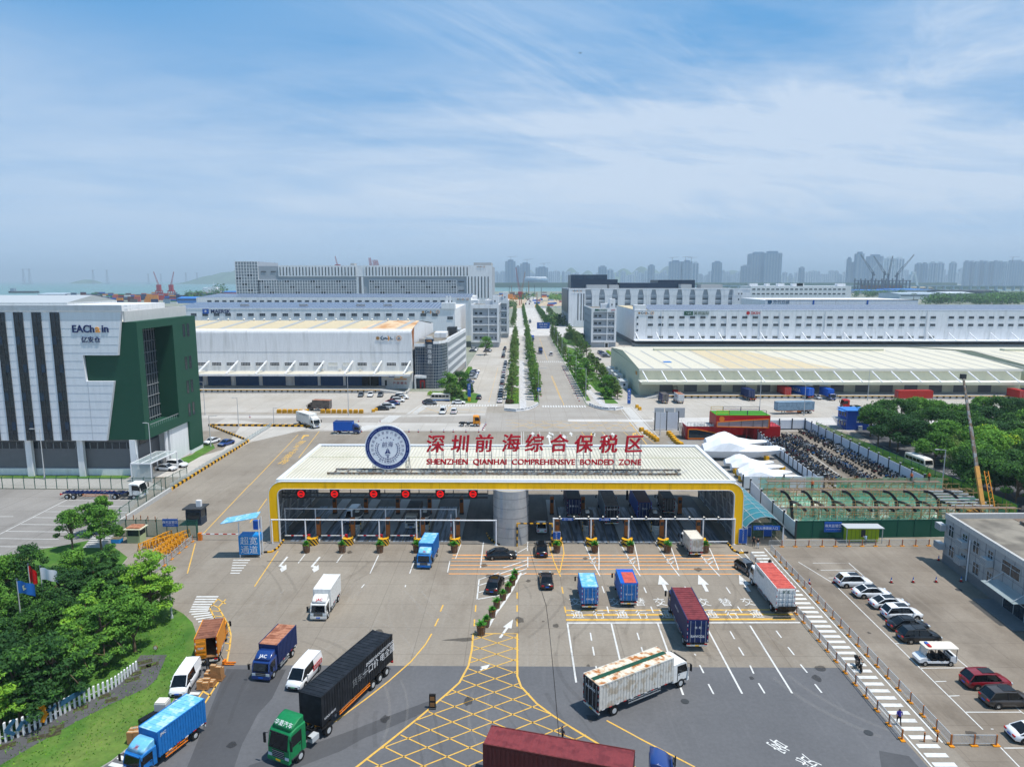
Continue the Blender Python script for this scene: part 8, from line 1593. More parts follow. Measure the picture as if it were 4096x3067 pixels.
# --- left foreground things ---
mat('bluepaint','1F86CC',.5);p0,p1=g('YA',2100,1400),g('YB',90,1370)
T=thing('wide_lane_booth','bright blue booth board reading wide lane in Chinese under a tilted pale blue roof','booth',(p0.x+2,p0.y+.6,0));b=MB();b.bx(-1.9,1.3,-.2,0,.5,3.5,'bluepaint');b.bx(-1.9,1.2,0,1.6,2.4,3.5,'bluepaint');b.obj('board',T);b=MB();b.text('*超宽',1.35,front(-.3,-.25,2.75),'wallwhite');b.text('*通道',1.35,front(-.3,-.25,1.35),'wallwhite');b.obj('lettering',T);b=MB();b.ext([(-4.2,-1.,5.6),(1.4,-1.,6.6),(1.2,1.2,6.8),(-4.0,1.2,5.8)],(0,0,.1),'t_sky');b.obj('roof',T);b=MB();[b.bar((x,y,0),(x,y,5.9+x*.15),.12,'wallwhite')for x,y in((-1.8,-.1),(1.3,-.1),(1.2,1.2))];b.obj('post',T);b=MB();b.bx(-1.5,1,.2,1.6,.3,2.3,'galv');b.bx(-.3,.6,1.7,2.3,3.8,5.2,'signblue');b.obj('cabinet',T)
p=g('YA',1690,1105);T=thing('guard_booth','dark grey glazed guard booth with air conditioner on its roof','booth',(p.x+.5,p.y+1.,0));b=MB();b.bx(-1.3,1.3,-1.1,1.1,0,1.1,'navywall');b.bx(-1.3,1.3,-1.1,1.1,2.4,2.9,'navywall');[b.bx(sx*1.25-.07,sx*1.25+.07,sy*1.05-.07,sy*1.05+.07,1.1,2.4,'navywall')for sx in(-1,1)for sy in(-1,1)];b.obj('wall',T);b=MB();b.bx(-1.22,1.22,-1.03,1.03,1.1,2.4,'glass');b.obj('window',T);b=MB();b.bx(-1.7,1.7,-1.5,1.5,2.9,3.1,'darkgrey');b.obj('roof',T);b=MB();b.bx(.2,1.0,-.3,.3,3.1,4.2,'wallwhite');b.obj('air_conditioner',T)
p=g('YA',1185,1262);T=thing('guard_hut','small pale green hut with red brown roof beside the netted fence','hut',(p.x,p.y+.8,0));b=MB();mat('hutgreen','A9B58A',.7);b.bx(-1.05,1.05,-.9,.9,0,1.2,'hutgreen');[b.bx(sx*1.0-.06,sx*1.0+.06,sy*.86-.06,sy*.86+.06,1.2,2.3,'hutgreen')for sx in(-1,1)for sy in(-1,1)];b.obj('wall',T);b=MB();b.bx(-.98,.98,-.84,.84,1.2,2.3,'glass');b.obj('window',T);b=MB();b.bx(-1.4,1.4,-1.2,1.2,2.3,2.42,'cream');b.prism([(-1.1,-.9),(1.1,-.9),(1.1,.9),(-1.1,.9)],2.42,2.6,'t_rustroof');b.obj('roof',T)
p=g('YA',1035,1255);T=thing('blue_tub','blue tub with a shrub beside the guard hut','tub',(p.x,p.y,0));b=MB();b.prism(rrect(-.8,.8,-.5,.5,.2,4),0,.7,'bluepaint','soil');b.obj('body',T)
T=thing('concrete_steps','short flight of stained concrete steps behind the grove','steps',tuple(g('YA',820,1310))+(0,));b=MB();[b.bx(-1.6,1.6,k*.5,(k+1)*.5,0,.18*(k+1),'conwall')for k in range(6)];b.obj('steps',T)
p0_=(-52.6,106.2);T=thing('barrier_gate','long red and white barrier arm beside the dark guard booth','barrier',(p0_[0]+.6,106,0));b=MB();[b.bx(.3+k*.7,1+k*.7,-.06,.06,1,1.12,'red' if k%2 else 'wallwhite')for k in range(9)];b.obj('arm',T);b=MB();b.bx(-.25,.3,-.25,.25,0,1.25,'orange');b.obj('housing',T)
for i in range(5):p=g('YA',1120+i*64,1095+i*4);single(bo,'bollard','orange and black bollard on the wall end, %s from left'%ordn(i),'bollard',(p.x,p.y,.8),0,'bollards on the low wall end')
b=MB();mat('trestle','D9951A',.5)
for x in(-.75,.75):b.bar((x,-.35,0),(x,0,1.25),.09,'trestle');b.bar((x,.35,0),(x,0,1.25),.09,'trestle');b.bar((x,-.35,.1),(x,.35,.1),.08,'trestle')
b.bar((-.85,0,1.2),(.85,0,1.2),.1,'trestle');b.bar((-.75,0,.6),(.75,0,.6),.07,'trestle');[b.bar((x,0,.6),(x+.4,0,1.2),.06,'trestle')for x in(-.7,0)];tm=b.mesh('trestle')
k=0
for a,c,n in(((1270,1320),(1480,1225),6),((1330,1310),(1640,1215),7),((1390,1380),(1560,1250),7),((1430,1410),(1620,1260),7)):
 for i in range(n):p=g('YA',a[0]+(c[0]-a[0])*i/(n-1),a[1]+(c[1]-a[1])*i/(n-1));o=bpy.data.objects.new('road_trestle',tm);C.objects.link(o);o.location=(p.x,p.y,.01);o.rotation_euler=(0,0,R(62+rr.uniform(-6,6)));tag(o,'yellow spiked road trestle stacked before the netted fence, row %s, %s in it'%('ABCD'[(k)],ordn(i)),'trestle','yellow trestles before the netted fence')
 k+=1
barriers(g('YA',1380,1520),g('YA',1700,1250),'low grey barrier in the slanting line beside the yellow trestles','barriers beside the trestles')
mat('flagred','C01515',.7);mat('flagblue','2A6FC0',.7);mat('flagwhite','E4E6EA',.7)
for i,(x,y,yt,m_,l)in enumerate(((175,650,225,'flagblue','blue flag with pale emblem on the left flagpole'),(262,555,110,'flagred','red flag hanging on the middle flagpole'),(350,545,125,'flagwhite','white flag blowing on the right flagpole'))):
 p=g('XA',x,y);X,Z=w('XA',x-45,yt,p.y);T=thing('flagpole','tall steel flagpole of the %s'%l,'flagpole',(p.x,p.y,0));b=MB();b.cyl((0,0,0),(0,0,Z),.1,'galv',8,.05);b.cyl((0,0,Z),(0,0,Z+.12),.12,'chrome',8);b.obj('pole',T)
 T=thing('flag',l,'flag',(p.x,p.y,Z));b=MB();N=8;fl=(2.0,1.5)if i!=1 else(.95,2.0);S_=[[(k/N*fl[0],.12*math.sin(k*1.1)*(k/N+.3),-.15-j/4*fl[1]-(k/N)**2*(.5 if i!=1 else 1.0)+.03*math.sin(k+j))for j in range(5)]for k in range(N+1)];b.loft(S_,m_,closed=False,caps=False);b.obj('cloth',T)
 if i==0:b=MB();b.add([(.7,-.16,-.7),(1.0,-.16,-.55),(.9,-.16,-.9),(1.2,-.16,-1.0),(.8,-.16,-1.3)],[(0,1,2,3,4)],'leaf_yellow' if 0 else 'cream');b.obj('emblem',T)
P=[Vector(g('XA',*q,.15))for q in((0,1475),(130,1430),(260,1372),(400,1300),(520,1228),(640,1170),(740,1120),(830,1075),(900,1030),(950,985),(1045,905))]
tot_=[0]
for a,c in zip(P,P[1:]):tot_.append(tot_[-1]+(c-a).length)
def along(s):
 for k in range(len(P)-1):
  if s<=tot_[k+1]:return P[k].lerp(P[k+1],(s-tot_[k])/(tot_[k+1]-tot_[k])),(P[k+1]-P[k]).normalized()
 return P[-1],(P[-1]-P[-2]).normalized()
T=thing('slat_sign_wall','long curved row of white upright slats carrying blue and orange logo strokes on the lawn','sign wall',(P[0].x,P[0].y,.15));b=MB();s=0;i=0
while s<tot_[-1]:e,d=along(s);b.bx(e.x-.07,e.x+.07,e.y-.14,e.y+.14,.15,.15+(1.9-1.*s/tot_[-1]),'wallwhite',rz=.35);s+=.46
b2=MB();[b2.bar((along(s_)[0].x,along(s_)[0].y,.75),(along(s_+.8)[0].x,along(s_+.8)[0].y,.75),.06,'galv')for s_ in[k*.8 for k in range(int(tot_[-1]/.8)-1)]];W0(b,'slat',T);W0(b2,'rail',T)
b=MB()
def stroke(pts,wd,m_):
 for a,c in zip(pts,pts[1:]):A,_=along(a[0]);B,_=along(c[0]);b.bar((A.x+.05,A.y-.25,a[1]),(B.x+.05,B.y-.25,c[1]),.1,m_,wd)
for pts_,wd,m_ in(([(2.2,2.1),(1.0,1.3),(2.0,.7)],.3,'logoblue'),([(2.4,.9),(3.2,1.6),(3.7,1.2),(4.3,1.8),(4.8,1.5),(5.4,1.9)],.3,'logoblue'),([(5.3,2.3),(6.1,2.0),(5.7,1.5),(6.3,1.3),(5.6,.6)],.4,'amber'),([(6.6,1.6),(6.9,1.3),(7.8,1.6)],.26,'logoblue'),([(8.4,1.4),(12.3,1.7)],.5,'logoblue')):stroke([(q_[0]*.62,q_[1])for q_ in pts_],wd,m_)
W0(b,'logo',T)
p=g('XA',1190,775,.15);T=thing('small_sign','small round brown sign standing at the end of the slab path','sign',(p.x,p.y,.15));b=MB();b.cyl((0,-.03,.5),(0,.03,.5),.28,'wood',12);b.cyl((0,-.04,.5),(0,-.03,.5),.2,'offwhite',12);b.obj('disc',T);b=MB();b.bar((0,.04,0),(0,.04,.5),.05,'darkgrey');b.obj('leg',T)
bxm=[]
for k in range(3):b=MB();b.bx(-.28,.28,-.2,.2,0,.32+.06*k,'cardboard');b.bx(-.28,.28,-.03,.03,.32+.06*k,.325+.06*k,'cream');bxm.append((b.mesh('carton'),.325+.06*k))
def cartons(x,y,n,label,z=.12,pal=True):
 T=thing('pallet','low pallet under the %s'%label,'pallet',(x,y,0));b=MB();[b.bx(-.6,.6,yy,yy+.12,.1,.14,'wood')for yy in(-.5,-.25,0,.25,.45)];[b.bx(xx,xx+.1,-.5,.57,.0,.1,'wood')for xx in(-.6,-.05,.5)];b.obj('board',T);k=0;zz={}
 for i in range(n):
  c_=(i%2,(i//2)%2);me,h_=rr.choice(bxm);z0=zz.get(c_,.14);o=bpy.data.objects.new('carton',me);C.objects.link(o);o.location=(x-.3+c_[0]*.58,y-.22+c_[1]*.42,z0);o.rotation_euler=(0,0,rr.uniform(-.12,.12));zz[c_]=z0+h_;tag(o,'brown carton in %s, %s laid, %s tier'%(label,ordn(i),('bottom','second','third','top')[min(3,i//4)]),'carton',label)
for x,y,n,l in((1615,985,7,'small stack behind the orange truck'),(1665,985,14,'taller stack behind the orange truck'),(1560,1050,8,'loose stack beside the people carrier'),(1600,1030,5,'low stack beside the people carrier'),(1040,1470,12,'stack beside the blue truck at the kerb'),(1085,1440,10,'second stack beside the blue truck at the kerb')):p=g('XA',x,y);cartons(p.x,p.y,n,l)
p=g('XA',1250,1285);T=thing('wrapped_pallet','tall pallet load wrapped in silvery film behind the blue truck','pallet load',(p.x,p.y,0));b=MB();b.bx(-.55,.55,-.5,.5,.15,1.8,'galv');b.bx(-.5,.5,-.45,.45,1.8,1.95,'offwhite');b.obj('load',T);b=MB();b.bx(-.6,.6,-.55,.55,0,.14,'wood');b.obj('pallet',T)
p=g('XA',1145,1340);T=thing('black_case','long black case standing between cartons and wrapped pallet','case',(p.x,p.y,0),R(60));b=MB();b.bx(-.9,.9,-.3,.3,.1,1.1,'black');b.obj('body',T);b=MB();[b.bx(x,x+.1,-.28,.28,0,.1,'darkgrey')for x in(-.8,.7)];b.obj('skid',T)
p=g('XA',1758,870);T=thing('pallet_jack','orange pallet jack standing behind the orange truck','pallet jack',(p.x,p.y,0));b=MB();[b.bx(-.6,.55,s*.2-.08,s*.2+.08,.08,.16,'orange')for s in(-1,1)];b.bx(-.75,-.5,-.28,.28,.08,.5,'orange');b.bar((-.7,0,.5),(-1.05,0,1.2),.05,'black');b.bar((-1.05,-.2,1.2),(-1.05,.2,1.2),.05,'black');b.obj('body',T)
p=g('XB',1395,1205);T=thing('signal_box','black twin panelled signal box on the edge of the yellow hatching','signal box',(p.x,p.y,0));b=MB();b.bx(-.32,.32,-.12,.12,.1,1.5,'hazblack');[b.bx(-.22,.22,-.14,-.12,z,z+.4,'wood')for z in(.25,.9)];b.obj('body',T);b=MB();b.bx(-.36,.36,-.3,.3,0,.1,'darkgrey');b.obj('foot',T)
mh=MB();mh.cyl((0,0,0),(0,0,.012),.42,'darkgrey',16)
for v,x,y,l in(('XC',1413,1155,'round dark manhole cover right of the rusty white truck'),('XD',905,1395,'faint round cover on the asphalt left of the walkway'),('XD',1595,303,'round cover beside the grey office')):single(mh,'manhole_cover',l,'manhole cover',(*g(v,x,y),.03))
# ---------------- people ----------------
def person(label,loc,rz,top,leg_,hair='black',pose='stand',z=0,s=1.):
 J={'hip':(0,0,.93),'ch':(0,0,1.25),'nk':(0,0,1.46),'hd':(.015,0,1.6),'tp':(.01,0,1.71),'hl':(0,.1,.88),'kl':(.02,.11,.5),'al':(0,.12,.08),'fl':(.15,.12,.04),'hr':(0,-.1,.88),'kr':(.02,-.11,.5),'ar':(0,-.12,.08),'fr':(.15,-.12,.04),'sl':(0,.2,1.4),'el':(-.02,.26,1.12),'wl':(.08,.28,.88),'gl':(.12,.28,.8),'sr':(0,-.2,1.4),'er':(-.02,-.26,1.12),'wr':(.08,-.28,.88),'gr':(.12,-.28,.8)}
 if pose=='walk':J.update(kl=(.15,.11,.52),al=(.12,.12,.1),fl=(.27,.12,.08),kr=(-.06,-.11,.5),ar=(-.25,-.12,.12),fr=(-.12,-.12,.05),wl=(-.12,.27,.9),gl=(-.12,.27,.82),el=(-.08,.26,1.13),wr=(.2,-.26,.95),gr=(.26,-.26,.9))
 if pose=='sit':J.update(hip=(-.1,0,.85),ch=(-.03,0,1.15),nk=(.03,0,1.36),hd=(.06,0,1.5),tp=(.06,0,1.61),hl=(-.08,.1,.82),kl=(.32,.13,.78),al=(.25,.14,.36),fl=(.38,.14,.33),hr=(-.08,-.1,.82),kr=(.32,-.13,.78),ar=(.25,-.14,.36),fr=(.38,-.14,.33),sl=(.02,.2,1.3),el=(.2,.26,1.1),wl=(.42,.26,1.05),gl=(.48,.25,1.05),sr=(.02,-.2,1.3),er=(.2,-.26,1.1),wr=(.42,-.26,1.05),gr=(.48,-.25,1.05))
 if pose=='bend':J.update(ch=(.2,0,1.15),nk=(.36,0,1.28),hd=(.46,0,1.38),tp=(.52,0,1.48),sl=(.3,.2,1.22),el=(.42,.24,.95),wl=(.55,.2,.8),gl=(.6,.18,.75),sr=(.3,-.2,1.22),er=(.42,-.24,.95),wr=(.55,-.2,.8),gr=(.6,-.18,.75))
 if pose=='reach':J.update(el=(.2,.25,1.2),wl=(.38,.2,1.35),gl=(.45,.18,1.4),er=(.2,-.22,1.2),wr=(.35,-.12,1.3),gr=(.42,-.1,1.35))
 E_=['hip ch','ch nk','nk hd','hd tp','hip hl','hl kl','kl al','al fl','hip hr','hr kr','kr ar','ar fr','nk sl','sl el','el wl','wl gl','nk sr','sr er','er wr','wr gr']
 rad={'hip':(.14,.17),'ch':(.13,.18),'nk':(.06,.07),'hd':(.1,.085),'tp':(.08,.07),'hl':(.1,.1),'hr':(.1,.1),'kl':(.07,.07),'kr':(.07,.07),'al':(.045,.045),'ar':(.045,.045),'fl':(.04,.05),'fr':(.04,.05),'sl':(.07,.07),'sr':(.07,.07),'el':(.045,.045),'er':(.045,.045),'wl':(.03,.03),'wr':(.03,.03),'gl':(.035,.02),'gr':(.035,.02)}
 K=list(J);me=bpy.data.meshes.new('sk');me.from_pydata([J[k]for k in K],[tuple(K.index(q)for q in e.split())for e in E_],[]);o=bpy.data.objects.new('sk',me);TXS.collection.objects.link(o);o.modifiers.new('s','SKIN');sv=me.skin_vertices[0].data
 for i,k in enumerate(K):sv[i].radius=rad[k];sv[i].use_root=k=='hip'
 m_=o.modifiers.new('u','SUBSURF');m_.levels=m_.render_levels=1;dg=TXS.view_layers[0].depsgraph;dg.update();ev=bpy.data.meshes.new_from_object(o.evaluated_get(dg));bpy.data.objects.remove(o);ev.name='person_body';ev.materials.clear()
 mats=[M('skin'),M(leg_),M(top),M('black'),M(hair)];[ev.materials.append(q)for q in mats];hz_=Vector(J['hip']).z;nk=Vector(J['nk']);hd_=Vector(J['hd'])
 segs={'top':[('hip','ch'),('ch','nk'),('sl','el'),('nk','sl'),('nk','sr'),('sr','er')],'leg':[('hl','kl'),('kl','al'),('hr','kr'),('kr','ar'),('hip','hl'),('hip','hr')],'skin':[('el','wl'),('er','wr'),('wl','gl'),('wr','gr'),('nk','hd'),('hd','tp')],'shoe':[('al','fl'),('ar','fr')]}
 def ds(p,a,c):a,c=Vector(J[a]),Vector(J[c]);t=max(0,min(1,(p-a).dot(c-a)/(c-a).length_squared));return(p-a.lerp(c,t)).length
 for f in ev.polygons:
  c=f.center;best=min(((min(ds(c,*e)for e in v),k)for k,v in segs.items()))[1];f.material_index={'skin':0,'leg':1,'top':2,'shoe':3}[best];f.use_smooth=True
  if best=='skin' and(c-hd_).length<.2 and(c.z>hd_.z+.06 or c.x<hd_.x-.04)and c.z>nk.z+.06:f.material_index=4
 o=bpy.data.objects.new('person',ev);C.objects.link(o);o.location=(loc[0],loc[1],z);o.rotation_euler=(0,0,R(rz));o.scale=(s,)*3;tag(o,label,'person');return o
mat('skin','B98A6C',.6);mat('cloth_purple','3F3490',.8);mat('cloth_black','1B1C20',.85);mat('cloth_white','D6D8DA',.85);mat('cloth_orange','D9631E',.8);mat('cloth_pale','A9C0D6',.85);mat('helmet','E08A12',.4)
person('person in purple shirt and black trousers walking on the zebra walkway',g('XD',1135,1335),80,'cloth_purple','cloth_black',pose='walk')
p=g('XD',828,905);person('person in black shirt riding a small motorbike on the walkway',(p.x,p.y),-95,'cloth_black','cloth_black',pose='sit',z=-.05);o=bpy.data.objects.new('motorbike',bkm[0][0]);C.objects.link(o);o.location=(p.x,p.y-.05,.03);o.rotation_euler=(0,0,R(-95));tag(o,'black motorbike ridden on the zebra walkway','motorbike')
person('person in dark clothes bending over the cartons behind the orange truck',g('XA',1592,930),130,'cloth_black','cloth_black',pose='bend')
person('person in dark jacket with reflective bands standing behind the maroon container',g('XC',478,1470),200,'p_navy','cloth_black',pose='walk')
person('person in dark uniform at the mouth of the teal passage, left one',g('YD',28,1180),250,'cloth_black','cloth_black');person('person in black top and white trousers at the passage mouth, right one',g('YD',62,1195),260,'cloth_black','cloth_white')
person('person in pale blue shirt using the lime green parcel locker',g('YD',930,1168),95,'cloth_pale','cloth_black',pose='reach')
person('person on the walkway half hidden behind the red roofed lorry',g('XD',148,150),80,'cloth_black','p_grey',pose='walk')
for x,y,Y,l in((1280,725,130,'worker in orange vest and helmet on the rear scaffold, left one'),(1420,735,130,'worker in dark red vest and orange helmet on the rear scaffold, right one'),(490,893,122,'worker in orange vest standing on the middle scaffold')):
 X,_z=w('YD',x,y,Y);zz=3.28 if Y==130 else 3.88;person(l,(X,129.4 if Y==130 else 122),250,'cloth_orange','cloth_black','helmet',z=zz)
person('person in black walking in the court before the left office',g('ZB',2081,880),70,'cloth_black','cloth_black',pose='walk');person('person in dark clothes crossing the side street',g('ZB',2071,940),100,'cloth_black','cloth_black',pose='walk')
# ---------------- distance ----------------
mat('far_a','AAB9C6',.7,var=.06,vs=.02);mat('far_b','C4CED6',.7,var=.06,vs=.02);mat('far_c','879BAD',.6,var=.08,vs=.02);mat('far_glass','6486A2',.3,var=.1,vs=.02)  # far tones lightened and blued, so part of the haze sits in the colour
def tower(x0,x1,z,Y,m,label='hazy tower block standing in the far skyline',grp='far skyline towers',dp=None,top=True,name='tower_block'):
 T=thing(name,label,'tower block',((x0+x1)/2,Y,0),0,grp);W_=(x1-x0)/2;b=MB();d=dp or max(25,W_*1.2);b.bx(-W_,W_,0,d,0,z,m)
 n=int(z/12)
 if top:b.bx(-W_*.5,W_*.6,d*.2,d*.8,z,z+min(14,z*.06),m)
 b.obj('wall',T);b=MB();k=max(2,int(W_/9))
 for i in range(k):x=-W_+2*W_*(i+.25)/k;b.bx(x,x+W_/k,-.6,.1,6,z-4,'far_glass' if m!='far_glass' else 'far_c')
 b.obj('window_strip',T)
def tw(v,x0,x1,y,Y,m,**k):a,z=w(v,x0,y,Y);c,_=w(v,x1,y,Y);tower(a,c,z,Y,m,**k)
rg=random.Random(21)
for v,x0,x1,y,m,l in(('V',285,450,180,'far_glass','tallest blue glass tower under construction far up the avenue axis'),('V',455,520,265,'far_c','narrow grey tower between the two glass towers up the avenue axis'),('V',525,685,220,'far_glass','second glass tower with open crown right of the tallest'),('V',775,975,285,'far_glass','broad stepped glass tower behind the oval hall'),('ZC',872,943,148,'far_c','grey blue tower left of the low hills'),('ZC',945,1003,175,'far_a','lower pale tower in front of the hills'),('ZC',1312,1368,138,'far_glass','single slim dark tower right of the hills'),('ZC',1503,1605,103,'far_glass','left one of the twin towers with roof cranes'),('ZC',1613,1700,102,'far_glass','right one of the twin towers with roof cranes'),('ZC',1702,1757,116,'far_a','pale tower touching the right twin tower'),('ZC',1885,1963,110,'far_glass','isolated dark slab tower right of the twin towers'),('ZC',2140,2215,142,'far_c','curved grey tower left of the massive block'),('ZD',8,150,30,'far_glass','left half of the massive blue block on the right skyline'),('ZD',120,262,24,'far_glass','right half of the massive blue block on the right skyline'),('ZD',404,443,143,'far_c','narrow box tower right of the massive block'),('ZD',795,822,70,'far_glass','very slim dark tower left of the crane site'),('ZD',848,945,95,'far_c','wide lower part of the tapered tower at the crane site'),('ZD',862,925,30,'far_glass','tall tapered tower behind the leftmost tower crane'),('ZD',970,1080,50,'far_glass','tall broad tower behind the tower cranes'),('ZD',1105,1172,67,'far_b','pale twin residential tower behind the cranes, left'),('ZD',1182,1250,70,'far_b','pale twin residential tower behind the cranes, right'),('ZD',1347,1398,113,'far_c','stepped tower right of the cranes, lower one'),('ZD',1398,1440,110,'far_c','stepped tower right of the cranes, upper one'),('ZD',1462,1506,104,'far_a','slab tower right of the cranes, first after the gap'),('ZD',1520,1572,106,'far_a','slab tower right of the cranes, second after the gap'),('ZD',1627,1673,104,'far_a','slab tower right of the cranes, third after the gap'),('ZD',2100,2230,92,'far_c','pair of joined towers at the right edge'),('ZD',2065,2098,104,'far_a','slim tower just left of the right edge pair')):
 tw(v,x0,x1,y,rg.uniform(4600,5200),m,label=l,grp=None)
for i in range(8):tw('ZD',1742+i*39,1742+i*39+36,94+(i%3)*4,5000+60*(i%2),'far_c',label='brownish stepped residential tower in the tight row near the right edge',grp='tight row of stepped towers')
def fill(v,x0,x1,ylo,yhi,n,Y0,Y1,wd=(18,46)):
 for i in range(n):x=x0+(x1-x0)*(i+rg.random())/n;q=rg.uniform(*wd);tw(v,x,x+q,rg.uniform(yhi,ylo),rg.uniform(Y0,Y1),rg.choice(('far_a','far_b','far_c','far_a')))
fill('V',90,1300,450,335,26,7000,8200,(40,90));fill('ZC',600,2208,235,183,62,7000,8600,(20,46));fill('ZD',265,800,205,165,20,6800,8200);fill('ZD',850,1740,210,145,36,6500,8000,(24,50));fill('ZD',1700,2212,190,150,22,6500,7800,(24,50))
T=thing('oval_hall','long low oval hall with pale saucer roof at the foot of the far towers','hall',(*g('V',780,505)[:],0));
xa,_=w('V',590,480,4400);xb,za=w('V',985,430,4400);T.location=((xa+xb)/2,4400,0);b=MB();n=24;rx=(xb-xa)/2
for z0,z1,k0,k1,m_ in((0,za*.5,.7,.9,'far_c'),(za*.5,za*.8,1,1,'far_glass'),(za*.8,za,1,.8,'far_b')):b.loft([[(rx*k*math.cos(2*PI*i/n),90*k*math.sin(2*PI*i/n)+100,z)for i in range(n)]for z,k in((z0,k0),(z1,k1))],m_)
b.obj('shell',T)
mat('hill','4F6A52',.95,var=.15,vs=.004)
def hill(name,cx,Y,W_,D_,H_,seed,amp=.25):
 rg2=random.Random(seed);ph=[(rg2.uniform(2,9),rg2.uniform(0,6),rg2.uniform(.3,1))for _ in range(5)];nx,ny=40,8;vs=[]
 for j in range(ny+1):
  for i in range(nx+1):
   u,v_=i/nx*2-1,j/ny*2-1;q=max(0,1-u*u)**.9*max(0,1-v_*v_);z=H_*q*(1-amp+amp*sum(a*math.sin(f*u*2+p_)for f,p_,a in ph)/1.5);vs.append((cx+u*W_/2,Y+v_*D_/2,z-2))
 b=MB();b.add(vs,[(j*(nx+1)+i,j*(nx+1)+i+1,(j+1)*(nx+1)+i+1,(j+1)*(nx+1)+i)for j in range(ny)for i in range(nx)],'hill',True);struct(b.obj(name))
def hl(v,x0,x1,yt,Y,D_,seed,nm='hill',amp=.25):a,z=w(v,x0,yt,Y);c,_=w(v,x1,yt,Y);hill(nm,(a+c)/2,Y,c-a,D_,z,seed,amp)
hl('ZC',760,1500,122,9000,1500,3);hl('ZC',300,1100,165,9500,1500,5);hl('ZC',1050,1900,118,10500,1500,8);hl('ZC',1850,2600,132,10500,1500,6);hl('ZA',1760,2500,168,8200,1500,9,'island',.15);hl('ZA',700,830,256,8200,500,2,'island',.1);hl('V',-200,1300,325,10500,1500,4)
mat('pylon','6E7C86',.7)
def pylon(v,x,yt,yb,label):
 Y=max(2600,min(7600,(HC+1.2)/max(1e-3,(VW[v][1]+yb/VW[v][2]-1118)/F)));X,z=w(v,x,yt,Y);T=thing('sea_pylon',label,'pylon',(X,Y,-1.2),0,'power pylons in the sea');b=MB();s=z*.05
 for sx in(-1,1):
  for sy in(-1,1):b.bar((sx*s*1.6,sy*s*1.6,4),(sx*s*.35,sy*s*.35,z),s*.22,'pylon')
 for k in range(9):f=k/9;r0=s*(1.6-1.25*f);r1=s*(1.6-1.25*(f+1/9));b.bar((-r0,-r0,4+z*f),(r1,-r1,4+z*(f+1/9)),s*.14,'pylon');b.bar((r0,-r0,4+z*f),(-r1,-r1,4+z*(f+1/9)),s*.14,'pylon')
 b.obj('lattice',T);b=MB();[b.bar((-s*q,0,z*h_),(s*q,0,z*h_),s*.22,'pylon')for q,h_ in((4.,1.0),(2.6,.93))];b.obj('cross_arm',T);b=MB();b.bx(-s*3.6,s*3.6,-s*2,s*2,0,5,'far_c');b.obj('base',T)
for v,x,yt,yb,l in(('ZA',202,168,297,'left one of the nearest pylon pair in the sea'),('ZA',255,166,297,'right one of the nearest pylon pair in the sea'),('ZA',818,176,286,'sea pylon beside the small island'),('ZA',942,176,286,'sea pylon right of the small island'),('ZA',1308,210,274,'sea pylon left of the red cranes'),('ZA',1418,210,274,'sea pylon between the red cranes'),('ZA',1640,200,270,'sea pylon right of the red cranes, left one'),('ZA',1738,200,270,'sea pylon right of the red cranes, right one')):pylon(v,x,yt,yb,l)
T=thing('cargo_barge','dark barge at the far left on the sea','barge',(-1650,2300,-1));b=MB();b.prism([(-60,-9),(25,-9),(38,0),(25,9),(-60,9)],0,6,'darkgrey');b.obj('hull',T);b=MB();b.bx(-56,-44,-6,6,6,16,'far_c');b.obj('bridge',T)
mat('cranered','9E2F3C',.5)
def crane(v,xb_,yb_,xt,yt,Y,label,m='cranered',base=True,t=1.6):
 X0,z0=w(v,xb_,yb_,Y);X1,z1=w(v,xt,yt,Y);T=thing('harbour_crane',label,'crane',(X0,Y,0),0);b=MB()
 if base:[b.bar((sx*8,sy*8,0),(sx*5,sy*5,z0*.55),1.6,m)for sx in(-1,1)for sy in(-1,1)];b.bx(-6,6,-6,6,z0*.55,z0*.65,m);b.bx(-4,4,-4,4,z0*.65,z0+3,m);b.obj('portal',T)
 else:b.bar((0,0,0),(0,0,z0),t*1.2,m);b.bx(-3,3,-3,3,z0-1,z0+3,m);b.obj('mast',T)
 b=MB();a,c=Vector((0,0,z0)),Vector((X1-X0,0,z1));d=(c-a).normalized();q=Vector((-d.z,0,d.x))*t*1.1
 for s in(-1,1):b.bar(a+q*s,c+q*s*.3,t*.32,m)
 n=14;[b.bar(a.lerp(c,k/n)+q*(1-.7*k/n)*(1 if k%2 else-1),a.lerp(c,(k+1)/n)+q*(1-.7*(k+1)/n)*(-1 if k%2 else 1),t*.22,m)for k in range(n)];b.bar(a,a-d*(c-a).length*.14,t*1.3,m);b.bar(a-d*(c-a).length*.14,a.lerp(c,.3)+Vector((0,0,(c-a).length*.1)),t*.2,m);b.obj('boom',T)
crane('ZA',1402,318,1356,192,1600,'red harbour crane leaning left behind the container stacks');crane('ZA',1510,318,1534,192,1600,'red harbour crane leaning right behind the container stacks')
for x0,x1,y1 in((775,752,55),):crane('ZB',x0,150,x1,y1,900,'slim purple boom rising behind the big pale building, alone','cranered',False,.9)
for i,x in enumerate((1050,1062,1085,1098,1110,1122)):crane('ZB',x+14,150,x,68 if i<2 else 88,1400,'purple gantry boom behind the big pale building, %s of six'%ordn(i),'cranered',False,1.6)
for(a,c_,t_,u,l)in((520,740,455,280,'red lattice crawler crane beside the far end of the avenue'),(548,740,605,350,'slim piling crane with red boom right of the red lattice crane')):crane('V',a,c_-40,t_,u,1150 if a==520 else 1200,l,'cranered' if a==520 else 'rust',False,1.1)
